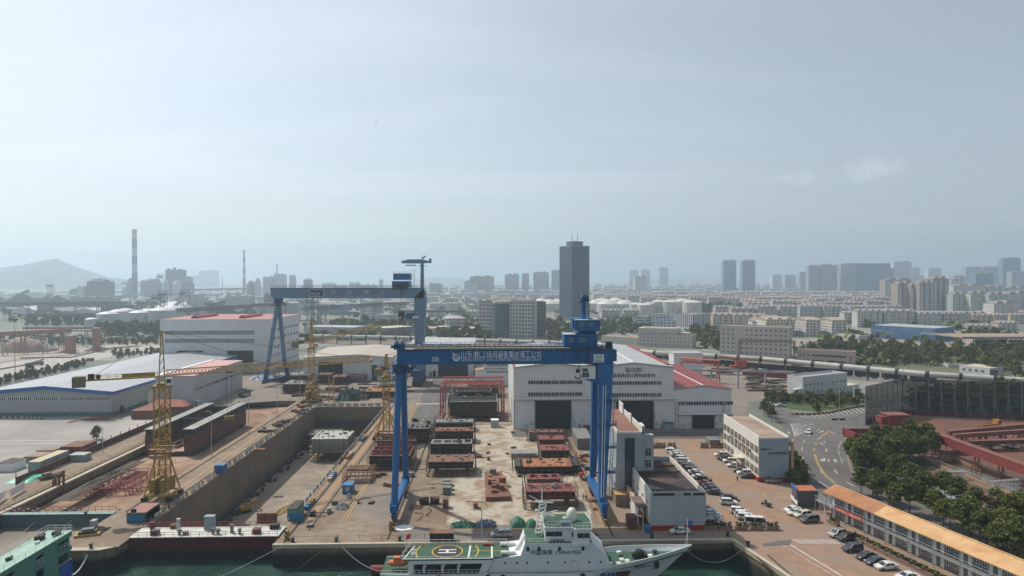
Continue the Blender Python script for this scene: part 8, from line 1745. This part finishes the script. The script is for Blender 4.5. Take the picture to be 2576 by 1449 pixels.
# ---------------- left yard: fence, sheds, containers ----------------
t=thing('yard_fence','long red brown fence wall between the grey yard and the slipway road','fence',(-140,196,0));q=MB();q.box(-.15,.15,0,150,0,2.2);q.build('wall',mat('red_brown_fence',(.13,.05,.045),.9,var=.35,vs=.3,streak=.3),t)
for i in range(26):q=MB();q.box(-.1,.1,0,.2,0,3.4);q.build('post',rsteel,t,(0,i*6,0))
t=thing('yard_kerb','low tan wall with lamps along the left slip road','wall',(-128.6,160,0));q=MB();q.rail((0,0,0),(0,168,0),1.0,60,.05);q.build('railing',pipe_m,t)
cr=lambda*a,**k_:crate(*a,**k_)
cr('pale grey container with a cream roof at the left yard corner',71,100,1190,1163,14,cont_g,'container','container',mat('cream_roof2',(.55,.46,.3),.8));cr('dark red container block with a brick red roof by the fence',152,205,1142,1125,9,cont_r,'container','container',rust_t);cr('grey flat shed beside the fence near the bush',172,212,1162,1146,4,cont_g,'shed','shed',plt);cr('low shed with a brown flat roof behind the pale container',60,100,1165,1150,6,gr_p,'shed','shed',tanroof);cr('brown roofed hut above the pale container',92,135,1148,1134,5,cont_g,'shed','shed',tanroof);cr('small white and blue hut with dark roof at the left edge',-6,32,1188,1166,6,white_p,'shed','shed',dk_p)
cr('low brick red building before the slip barge',330,384,1055,1034,12,rsteel,'brick_shed','shed',rsteel);x,y=G(352,1046);
t=thing('red_house','brick house with a red tiled hip roof behind the slip barge','house',(x,y+4,0));t.scale=(.75,.6,.8);q=MB();q.box(0,24,0,12,0,4);q.build('wall',rsteel,t);q=MB();q.add([(-.6,-.6,4),(24.6,-.6,4),(24.6,12.6,4),(-.6,12.6,4),(5,6,7.4),(19,6,7.4)],[(0,1,5,4),(1,2,5),(2,3,4,5),(3,0,4),(3,2,1,0)]);q.build('roof',mat('clay_tile',(.4,.14,.1),.8,var=.2,joints=(0,.6,.1,.4)),t)
t=thing('trailer_stack','flat steel frames with red pipes lying in the grey yard','steel stack',(*G(203,1063),0));q=MB();[q.beam((i*1.6,0,1.0),(i*1.6+5,8,1.3),.3) for i in range(7)];q.box(0,14,1,1.3,.5,.9);q.build('frames',scrap_m,t);q=MB();[q.beam((-5,-1+i,.3),(2,8+i,1),.25) for i in range(3)];q.build('pipes',redpipe,t)
heap('tarp_sheet','bright mint green tarpaulin by the left fence','tarpaulin',12,70,1217,1.2,9,mat('mint_tarp',(.12,.55,.36),.5),61,rough=.12)
for i,(a,b_,lab) in enumerate((((27,1254),(62,1233),'white notice board with blue writing on the slip road'),((-14,1275),(14,1254),'white picture board at the left edge of the slip road'))):A,B_=G(*a),G(*b_);t=thing('notice_board',lab,'notice board',(*A,0));q=MB();q.beam((0,0,1.6),(B_[0]-A[0],B_[1]-A[1],1.6),.1,2.0);q.build('board',white_p,t)
x,y=G(90,1212);t=thing('old_boat','small weathered wooden boat lying by the left fence','boat',(x,y,0),R(60));q=MB();q.add([(0,0,1),(2,-1.3,.9),(7,-1.3,1),(8.5,0,1.3),(7,1.3,1),(2,1.3,.9),(1.5,0,0),(7,0,0)],[(0,1,6),(1,2,7,6),(2,3,7),(3,4,7),(4,5,6,7),(5,0,6)]);q.box(2,4,-.8,.8,.8,1.9);q.build('hull',mat('old_wood',(.2,.15,.1),.9,var=.3),t)
for i,px in enumerate((135,140,149,160)):x,y=G(px,1250,-3);q=MB();q.tube((0,0,0),(0,0,3+i*.9+2),.35,n=8);o=q.build('steel_pile',rust_t,None,(x,y,-3));tag(o,'rusty steel pile standing at the left slip wall','pile','steel piles at the slip wall')
t=thing('timber_edge','long pale timber fender lying along the right side of the slip','timber',(-99.2,176,-2.9));q=MB();q.box(0,1.4,0,26,0,2.4);q.build('beam',MATS['plank'],t)
def barrier(label,pts,z=.05):
    A=G(*pts[0]);t=thing('barrier',label,'barrier',(*A,z));q=MB();W_=[G(*p) for p in pts]
    for a,b_ in zip(W_,W_[1:]):q.beam((a[0]-A[0],a[1]-A[1],.45),(b_[0]-A[0],b_[1]-A[1],.45),.5,.9)
    q.build('blocks',hazard_mat('worn_hazard',(.42,.34,.2),(.09,.08,.07),2.4,True),t)
barrier('yellow black barrier line in front of the gravel heaps',[(50,902),(180,900),(285,876),(345,872)]);barrier('yellow black barrier line by the dark dump truck',[(-10,932),(60,920),(110,905)]);barrier('yellow black ramp wall before the left warehouse',[(-10,1053),(60,1052),(105,1056)]);barrier('black yellow kerb wall around the junction island',[b4(290,955),b4(450,960),b4(640,945),b4(820,905),b4(1005,872)])
# ---------------- pink piers and far left industry ----------------
dpk=mat('dusty_pink_steel',(.36,.19,.16),.85,var=.2,vs=.1)
gallery('pinkish rusty tube conveyor on trestles at the left edge',G(-20,841,17),G(180,833,17),17,17.5,3,3,dpk,4,dpk,truss=False,lw=.45)
gallery('dusty truss conveyor behind the pink tube conveyor',G(60,828,16),G(240,828,16),16,16,3,3,scrap_m,4,dpk,truss=True)
for i,(a,b_,yb,yt) in enumerate(((163,180,889,847),(232,243,884,828))):tower('conveyor_pier','dusty pink conveyor pier, %s of the two behind the barrier' % ('left','right')[i],a,b_,yt,yb,dpk,depth=6,top=False,cat='pier')
hz_l=mat('hazy_shed',(.26,.28,.3),.8,var=.2,vs=.02)
gl2_='conveyors of the hazy steelworks'
for i,(a,b_,z,h_,n) in enumerate((((-20,765),(330,762),25,4,6),((92,792),(242,791),14,4,3),((447,781),(640,769),26,4,4),((640,769),(757,761),26,4,3),((461,729),(700,725),30,5,6),((773,775),(1028,763),26,4,5),((1000,783),(1170,783),15,3,4),((380,745),(470,736),24,4,3),((150,752),(400,740),16,4,5),((1168,742),(1215,766),20,4,2),((1295,765),(1420,742),14,4,3),((1480,758),(1560,748),12,4,2))):gallery('hazy conveyor bridge on trestles in the steelworks district, number %s from the left edge' % ordn[i],G(*a,z),G(*b_,z),z,z,h_,4,lat,n,hood if i in (4,5,8) else lat,truss=i in (0,2,3,5),lw=.5)
def chimney(label,px,yt,D,r0,r1,bands=True):
    X,z=GY(px,yt,D);t=thing('chimney',label,'chimney',(X,D,0));n=8
    for i in range(n):q=MB();za,zb2_=z*i/n,z*(i+1)/n;q.lathe([(r0+(r1-r0)*i/n,za),(r0+(r1-r0)*(i+1)/n,zb2_)],n=18);q.build('shaft',(mat('chimney_pale',(.45,.47,.5),.8) if i in (3,5,7) and bands else mat('chimney_blue',(.08,.17,.3),.8)) if bands else tank_h,t)
    q=MB();q.lathe([(r1*1.08,z),(r1*1.08,z+4)],n=14);q.build('rim',lat,t)
chimney('very tall banded blue and white chimney near the hill',338,580,2300,9,7.5);chimney('slimmer banded chimney in the left centre',614,632,3000,7,4.5);chimney('thin pale chimney on the boiler block',697,668,2600,3,2.5,False);chimney('pale chimney behind the grey crane derrick',1042,680,3600,5,4,False);chimney('thin short far chimney',559,700,3000,3,2,False)
def works(label,boxes,D,nm='steelworks'):
    """boxes: (px0, px1, ytop, kind)"""
    X0_,_=GY(boxes[0][0],720,D);t=thing(nm,label,'industrial plant',(X0_,D,0));r=random.Random(int(boxes[0][0]))
    for a,b_,yt,kd in boxes:
        xa,z=GY(a,yt,D);xb=GY(b_,yt,D)[0];xa -= X0_;xb -= X0_;w_=xb-xa;q=MB();dy=r.uniform(0,30)
        if kd=='b':q.box(xa,xb,dy,dy+30,0,z);[q.box(xa+w_*u,xa+w_*(u+.12),dy+5,dy+15,z,z+r.uniform(2,8)) for u in (.05,.4,.75)]
        elif kd=='t':q.lathe([(w_/2,0),(w_/2,z*.8),(w_*.2,z)],(xa+w_/2,dy,0),14)
        elif kd=='l':q.truss((xa+w_/2,dy,0),(xa+w_/2,dy,z),w_,w_,5,w_*.05,rd=w_*.035);q.box(xa,xb,dy-w_/2,dy+w_/2,z*.8,z*.9)
        elif kd=='s':q.beam((xa,dy,z*.2),(xb,dy,z),6,4)
        elif kd=='g':q.yprism([(xa,0),(xb,0),(xb,z*.6),((xa+xb)/2,z),(xa,z*.6)],dy,dy+60)
        elif kd=='c':q.lathe([(w_*.5,0),(w_*.4,z*.6),(w_*.42,z)],(xa+w_/2,dy,0),16)
        q.build({'b':'block','t':'tank','l':'lattice_tower','s':'skip_bridge','g':'shed','c':'cooling_tower'}[kd],r.choice((hz_l,tank_h,lat)) if kd != 'l' else lat,t)
works('hazy boiler house with ducts right of the tall chimney',[(408,452,678,'b'),(395,406,687,'l'),(376,400,701,'t'),(405,420,703,'t'),(315,330,699,'t'),(455,470,700,'s'),(345,372,707,'b'),(462,476,697,'b'),(300,306,708,'l')],2500);works('hazy grey plant below the hill',[(209,265,708,'b'),(219,252,703,'b'),(188,206,722,'b'),(117,128,713,'l'),(160,185,730,'b'),(240,248,731,'t')],1900)
works('sloped store sheds with conveyors at the left edge',[(-20,50,731,'s'),(-40,0,745,'g'),(20,78,736,'g'),(60,112,741,'s'),(100,150,742,'g'),(156,240,748,'b')],1500);works('dark lattice hopper towers beside the domed store',[(328,352,755,'l'),(352,375,758,'s'),(373,392,742,'l'),(398,412,730,'l'),(410,470,733,'s'),(436,452,728,'l')],1050)
works('hazy furnace group left of the grey crane girder',[(640,656,699,'t'),(660,684,697,'b'),(685,712,690,'b'),(722,733,694,'b'),(716,745,707,'s'),(762,780,704,'b'),(735,765,716,'s'),(620,640,706,'t')],2400);works('hazy low works behind the grey crane girder',[(806,836,713,'b'),(875,900,712,'b'),(951,964,703,'c'),(1080,1110,714,'b'),(840,870,720,'b'),(905,945,719,'b'),(1000,1035,718,'b')],2600);works('steel sheds beyond the dark hopper towers',[(500,640,752,'g'),(655,690,742,'b'),(560,620,745,'b'),(756,780,755,'l'),(760,782,757,'s'),(796,860,765,'g'),(840,900,783,'g'),(1040,1075,792,'b')],1150)
tower('white_block','pale windowed block right of the domed store',472,502,742,791,F_['wht'],depth=20,top=False,cat='office');tower('white_block','low pale block attached to the windowed block',502,522,757,792,F_['wht'],depth=20,top=False,cat='office')
rows([(738,130,300,24,6,3,['t_gr','wht'],[far_roof]),(745,480,1060,40,26,3,['t_gr','pnk'],[far_roof,grey_roof]),(757,520,1060,46,40,3,['pnk','wht'],[far_roof]),(775,520,1200,44,60,3,['wht','pnk'],[pink_roof,grey_roof]),(732,470,1060,26,16,4,['t_gr'],[far_roof])],'hazy low works building in the steelworks district','low buildings of the steelworks district')
rows([(798,1075,1200,34,14,3,['wht','pnk'],[pink_roof,grey_roof]),(778,1070,1200,30,12,3,['wht'],[far_roof]),(800,1505,1600,40,6,3,['wht','bal'],[grey_roof]),(845,1880,1925,30,4,3,['wht'],[grey_roof]),(872,2440,2576,50,30,2,['pnk'],[far_roof]),(832,2440,2576,44,12,2,['pnk'],[far_roof])],'low pale building scattered between the trees in the middle distance','low buildings in the middle distance')
rows([(806,1830,2090,46,5,6,['wht','bal','pnk'],[grey_roof]),(779,2040,2230,38,4,7,['wht','bal'],[grey_roof]),(840,1885,1930,34,3,5,['bal'],[grey_roof])],'pale mid rise flats in the rows left of the white rows','pale flats left of the white rows')
b=MB();r=random.Random(77)
def greens(n,bx,smin,smax,b):
    for i in range(n):
        px,py=r.uniform(bx[0],bx[1]),r.uniform(bx[2],bx[3]);x,y=G(px,py);s_=r.uniform(smin,smax)
        for j in range(9):
            d=Vector((r.gauss(0,s_*.5),r.gauss(0,s_*.5),abs(r.gauss(s_*.35,s_*.2))));n_=Vector((r.gauss(0,1),r.gauss(0,1),r.gauss(.5,1))).normalized();a=n_.orthogonal().normalized()*s_*.42;e=n_.cross(a);p=Vector((x,y,0))+d
            b.poly([p-a,p-e,p+a,p+e])
for n,bx,a_,c_ in ((300,(2000,2576,868,922),2.5,5),(60,(1925,2180,996,1012),1.5,3.2),(90,(2290,2576,975,1040),2.5,5),(120,(0,400,840,862),2,4))+tuple((n_,b_,5,12) for n_,b_ in ((240,(0,1060,735,800)),(90,(0,330,735,815)),(130,(1060,1420,755,835)),(70,(1490,1800,745,862)),(130,(1860,2576,745,860)),(120,(1290,1600,720,745)),(150,(200,1060,722,738)),(150,(780,1240,815,858)))):greens(n,bx,a_,c_,b)
o=b.build('distant_greenery',leaf_d);o['kind']='stuff'
# ---------------- people and a tricycle ----------------
def person_mesh(shirt,pants):
    J=[(0,0,.95,.15),(0,0,1.2,.15),(0,0,1.42,.17),(0,0,1.53,.06),(0,.01,1.66,.1),(0,.01,1.76,.06),(.1,.03,.9,.1),(.12,.12,.5,.07),(.12,.02,.08,.05),(.12,.16,.04,.04),(-.1,-.03,.9,.1),(-.12,-.05,.5,.07),(-.12,-.2,.1,.05),(-.12,-.08,.04,.04),(.2,0,1.4,.06),(.28,-.06,1.12,.045),(.27,.06,.88,.035),(-.2,0,1.4,.06),(-.28,.06,1.12,.045),(-.27,.16,.9,.035)]
    E=[(0,1),(1,2),(2,3),(3,4),(4,5),(0,6),(6,7),(7,8),(8,9),(0,10),(10,11),(11,12),(12,13),(2,14),(14,15),(15,16),(2,17),(17,18),(18,19)]
    me=bpy.data.meshes.new('p');me.from_pydata([j[:3] for j in J],E,[]);o=bpy.data.objects.new('p',me);COL.objects.link(o);o.modifiers.new('s','SKIN');
    if not me.skin_vertices:
        lay=bpy.context.view_layer;lay.objects.active=o;bpy.ops.mesh.customdata_skin_add()
    for i,j in enumerate(J):me.skin_vertices[0].data[i].radius=(j[3],j[3])
    me.skin_vertices[0].data[0].use_root=True;sb=o.modifiers.new('b','SUBSURF');sb.levels=sb.render_levels=1;dg=bpy.context.evaluated_depsgraph_get();dg.update()
    m2=bpy.data.meshes.new_from_object(o.evaluated_get(dg));bpy.data.objects.remove(o);m2.name='person';m2.materials.clear();[m2.materials.append(x) for x in (shirt,pants,mat('skin_tone',(.4,.22,.15),.6),black_m)]
    for p in m2.polygons:z=p.center.z;p.material_index=3 if z>1.7 else 2 if z>1.52 else 0 if z>.93 else 1
    return m2
pa=person_mesh(mat('work_blue',(.03,.05,.1),.8),mat('trouser_dark',(.03,.03,.04),.8));pb_=person_mesh(red_p,MATS['work_blue'])
for i,(px,py,me,lab) in enumerate(((*z4(1298,635),pa,'person in dark blue workwear walking across the car park'),(*b2(2003,858),pa,'person in dark clothes standing left by the scaffolded section'),(*b2(2022,856),pa,'person in dark clothes standing right by the scaffolded section'),(*c4p(0,0),None,''),(1278+765/4.031,1090+680/4.031,pb_,'person in a red jacket beside the oval holed section'),(1278+790/4.031,1090+690/4.031,pa,'person in dark clothes next to the one in red'),(*b2(1850,680),pa,'person standing on the far lane by the yellow bollards'))):
    if me:o=link('person',me,None,(*G(px,py),.08),i*1.3);tag(o,lab,'person')
x,y=G(*z4(1665,945));t=thing('cargo_tricycle','small dark blue cargo tricycle driving across the car park','tricycle',(x,y,.08),R(125));q=MB();q.box(-1.3,.2,-.55,.55,.45,.95);q.box(.2,1.2,-.2,.2,.45,.7);q.beam((1.1,0,.5),(.95,0,1.15),.1);q.beam((.95,-.35,1.15),(.95,.35,1.15),.06);q.build('body',CP['B'],t)
for a,b_ in ((1.25,0),(-.8,.55),(-.8,-.55)):q=MB();q.tube((0,-.06,0),(0,.06,0),.3,n=12);q.build('wheel',tyre,t,(a,b_,.3))
o=link('person',pa,None,(x-.1,y+.1,.3),R(125));tag(o,'person riding the blue cargo tricycle','person')
for i,(dx,dz) in enumerate(((0,0),(-.6,1.9))):X,z=GY(946,305+i*8,260);q=MB();q.add([(-.8,0,.25),(0,-.15,0),(.8,0,.3),(0,.3,0),(0,.5,.05)],[(0,1,3),(1,2,3),(1,3,4)]);q.tube((0,-.4,0),(0,.4,0),.09,n=6);o=q.build('bird',black_m,None,(X,260,z));tag(o,('upper','lower')[i]+' of two tiny dark birds in the sky','bird')
wood([(2290,1036),(2340,1008),(2620,985),(2620,1045)],6,FARB,'dark tree seen through the tall netting fence','trees behind the netting fence',71,(.7,1.0),34)
# steel yard and loose things
def stacks(n,poly,seed,label,group,size,mats_):
    W_=[G(*p) for p in poly];r=random.Random(seed);k_=0;xs_=[p[0] for p in W_];ys2=[p[1] for p in W_]
    while k_<n:
        x,y=r.uniform(min(xs_),max(xs_)),r.uniform(min(ys2),max(ys2))
        if not inpoly(x,y,W_):continue
        k_+=1;q=MB();w_,d_,h_=r.uniform(*size),r.uniform(.8,2.2),r.uniform(.3,1.3);m=max(2,int(h_/.35))
        for j in range(m):a=r.uniform(-.4,.4);q.box(a,w_+a,r.uniform(0,.3),d_+r.uniform(-.3,.3),.08+j*h_/m,.08+(j+.8)*h_/m)
        q.box(.3,.6,-.1,d_+.1,0,.08);q.box(w_-.6,w_-.3,-.1,d_+.1,0,.08)
        o=q.build('steel_stack',r.choice(mats_),None,(x,y,.07),r.uniform(-.5,.5));tag(o,label,'steel stack',group)
ms_=[rust_t,scrap_m,gr_p,dk_p,rust_t,red_d]
stacks(60,[(1868,948),(2010,968),(1990,1000),(1880,985)],81,'stack of rusty sections in the steel yard right of the halls','stacks in the steel yard',(4,11),ms_+[tarp_g]);stacks(34,[(1735,925),(1990,935),(1990,955),(1790,948)],82,'stack of dark steel in the upper steel yard by the red crane','stacks in the upper steel yard',(5,12),ms_)
stacks(46,[(705,1000),(770,1010),(1005,1012),(1005,965),(840,955),(690,990)],83,'stack of dark rusty steel beyond the head of the dock','stacks beyond the dock head',(3,9),ms_);stacks(26,[(1020,1060),(1100,1060),(1010,1225),(930,1225)],84,'small rusty offcut pile near the left crane rail','offcuts by the left crane rail',(1.2,3.5),ms_)
stacks(9,[(1262,1075),(1300,1090),(1320,1300),(1205,1320),(1200,1150)],85,'small piece of steel lying on the pale floor','pieces on the pale floor',(.6,2.),ms_);stacks(20,[(1440,1130),(1480,1140),(1520,1300),(1490,1320)],86,'small steel pile near the right crane rail','piles by the right crane rail',(.6,2.2),ms_+[plt,blue_c,yel_m])
stacks(9,[(780,1270),(980,1260),(980,1340),(740,1345)],87,'small thing lying on the quay between the dock and the blue crane','small things on the quay',(.4,1.4),ms_+[plt]);stacks(30,[(640,1090),(760,1010),(790,1010),(690,1090)],88,'scrap pile beside the strip left of the dock railing','scrap left of the dock railing',(1,4),ms_)
b=MB();r=random.Random(5)
for i in range(60):X,Y_=r.uniform(-83.5,-81),r.uniform(165,312);b.box(X,X+r.uniform(.6,1.6),Y_,Y_+r.uniform(.6,1.6),-14,-14+r.uniform(.4,1.3))
o=b.build('block_rubble',scrap_m);o['kind']='stuff'
x,y=G(617,1288,-14);t=thing('excavator','small yellow excavator on the floor of the graving dock','excavator',(x,y,-14),.6);q=MB();q.box(-1.6,1.6,-1.3,-.7,0,.8);q.box(-1.6,1.6,.7,1.3,0,.8);q.build('tracks',black_m,t);q=MB();q.box(-1.7,1.2,-1.2,1.2,.9,2.0);q.box(-.2,1.2,-1.2,-.1,2.0,2.9);q.build('body',yel_m,t);q=MB();q.beam((1,.3,1.6),(3.4,.3,3.6),.4,.5);q.beam((3.4,.3,3.6),(4.6,.3,1.4),.3,.4);q.beam((4.6,.3,1.4),(4.2,.3,.5),.8,.6);q.build('arm',yel_m,t)
x,y=G(1420,1008+60);
t=thing('slogan_wall','slanting white wall with writing and an orange top left of the garage','wall',(*G(1562,1232),0));A,B_=G(1562,1232),G(1594,1292);d=(B_[0]-A[0],B_[1]-A[1]);q=MB();q.beam((0,0,2.2),(*d,2.2),.3,4.2);q.build('panel',whitew,t);q=MB();q.beam((0,0,4.4),(*d,4.4),.9,.2);q.build('coping',mat('peach_render',()),t);text('lettering','安全生产 警钟长鸣',.9,ink,t,(-.2,-.3,2),(R(90),0,math.atan2(d[1],d[0])),math.hypot(*d)*.85)
for i,(x,y) in enumerate(((1462,1208),(1340,1040))):
    X,Y_=G(x,y);t=thing('site_cabinet',('small orange red cabinet on legs beside the oval holed section','red valve cabinet near the hall corner')[i],'cabinet',(X,Y_,.1));q=MB();q.box(-.5,.5,-.4,.4,.7,2.1);q.build('body',mat('orange_red_paint',()),t);q=MB();[q.box(a-.05,a+.05,b_-.05,b_+.05,0,.7) for a in (-.4,.4) for b_ in (-.3,.3)];q.build('legs',black_m,t)
t=thing('red_wall','long dull red wall behind the steel yard below the coal train','wall',(*G(1868,944),0));A,B_=G(1868,944),G(2030,957);q=MB();q.beam((0,0,1.6),(B_[0]-A[0],B_[1]-A[1],1.6),.4,3.2);q.build('panel',redw,t)
x,y=G(1722,972);t=thing('crane_runway','grey steel runway frame on columns across the steel yard','steel frame',(x,y,0));e=G(1995,980);d=(e[0]-x,e[1]-y);q=MB();q.beam((0,0,9.4),(*d,9.4),.7,1.0);q.build('beam',steel_g,t)
for i in range(5):u=i/4;q=MB();q.box(d[0]*u-.4,d[0]*u+.4,d[1]*u-.4,d[1]*u+.4,0,8.9);q.build('column',steel_g,t)
x,y=G(1925,912);t=thing('signal_portal','rusty lattice portal spanning the rails before the right beige office','portal',(x-1,y,0),R(-12));q=MB();q.truss((-18,0,15),(22,0,15),1.2,1.4,16,.22,rd=.14);q.build('beam',pipe_m,t)
for a in (-17,21):q=MB();q.truss((a,0,0),(a,0,15),1.1,1.1,8,.22,rd=.12);q.build('mast',pipe_m,t)
works('dark lattice and ducts between the tanks and the silo',[(500,515,758,'l'),(756,772,748,'l'),(775,790,752,'l'),(640,700,770,'b'),(540,580,770,'g'),(585,640,772,'g'),(800,815,770,'l')],950);works('low hazy sheds under the left conveyor',[(0,60,772,'g'),(90,160,775,'g'),(165,235,776,'g'),(62,85,770,'b'),(245,300,768,'b'),(300,322,766,'l')],1100);works('pale blast furnace and stoves below the tall chimney',[(300,318,716,'t'),(352,376,714,'l'),(372,384,700,'l'),(430,450,705,'t'),(456,474,712,'b'),(318,330,703,'t')],2350)
r=random.Random(31)
for i,(px,py) in enumerate(((1042,1290),(1075,1278),(1140,1222),(1148,1240),(1228,1275),(1300,1255),(1040,1180),(1190,1180),(1240,1150),(1290,1200),(880,1270),(820,1300))):
    x,y=G(px,py);a=r.uniform(0,6);pts=[(0,0,.1)]
    for j in range(14):a+=r.uniform(-.7,.7);pts.append((pts[-1][0]+math.cos(a)*.7,pts[-1][1]+math.sin(a)*.5,.1))
    q=MB();q.path(pts,.09,5);o=q.build('hose',black_m if i % 3 else rust_t,None,(x,y,.02));tag(o,'thin curling hose lying on the yard concrete between the steel sections','hose','hoses on the yard concrete')
b=MB()
for i in range(9):
    cx_,cy_=r.uniform(-9,16),r.uniform(165,215);rr=r.uniform(4,11);a0=r.uniform(0,6)
    for k_ in (0,1.6):
        for j in range(12):a,c_=a0+j*.11,a0+(j+1)*.11;strip(b,(cx_+(rr+k_)*math.cos(a),cy_+(rr+k_)*math.sin(a)),(cx_+(rr+k_)*math.cos(c_),cy_+(rr+k_)*math.sin(c_)),.22,.075)
struct('tyre_marks',b,mat('tyre_mark',(.3,.25,.19),.95,var=.3,vs=1.))
# ---------------- haze ----------------
hz=bpy.data.materials.new('haze_air');hz.use_nodes=True;hn=hz.node_tree;hn.nodes.clear()
ho=hn.nodes.new('ShaderNodeOutputMaterial');hv=hn.nodes.new('ShaderNodeVolumePrincipled');hn.links.new(hv.outputs[0],ho.inputs['Volume'])
hv.inputs['Density'].default_value=HAZE_D;hv.inputs['Color'].default_value=(.71,.87,1.0,1);hv.inputs['Anisotropy'].default_value=.55
b=MB();b.box(-30100,30100,-700,30100,-16,430)
o=b.build('haze',hz);o['kind']='stuff'
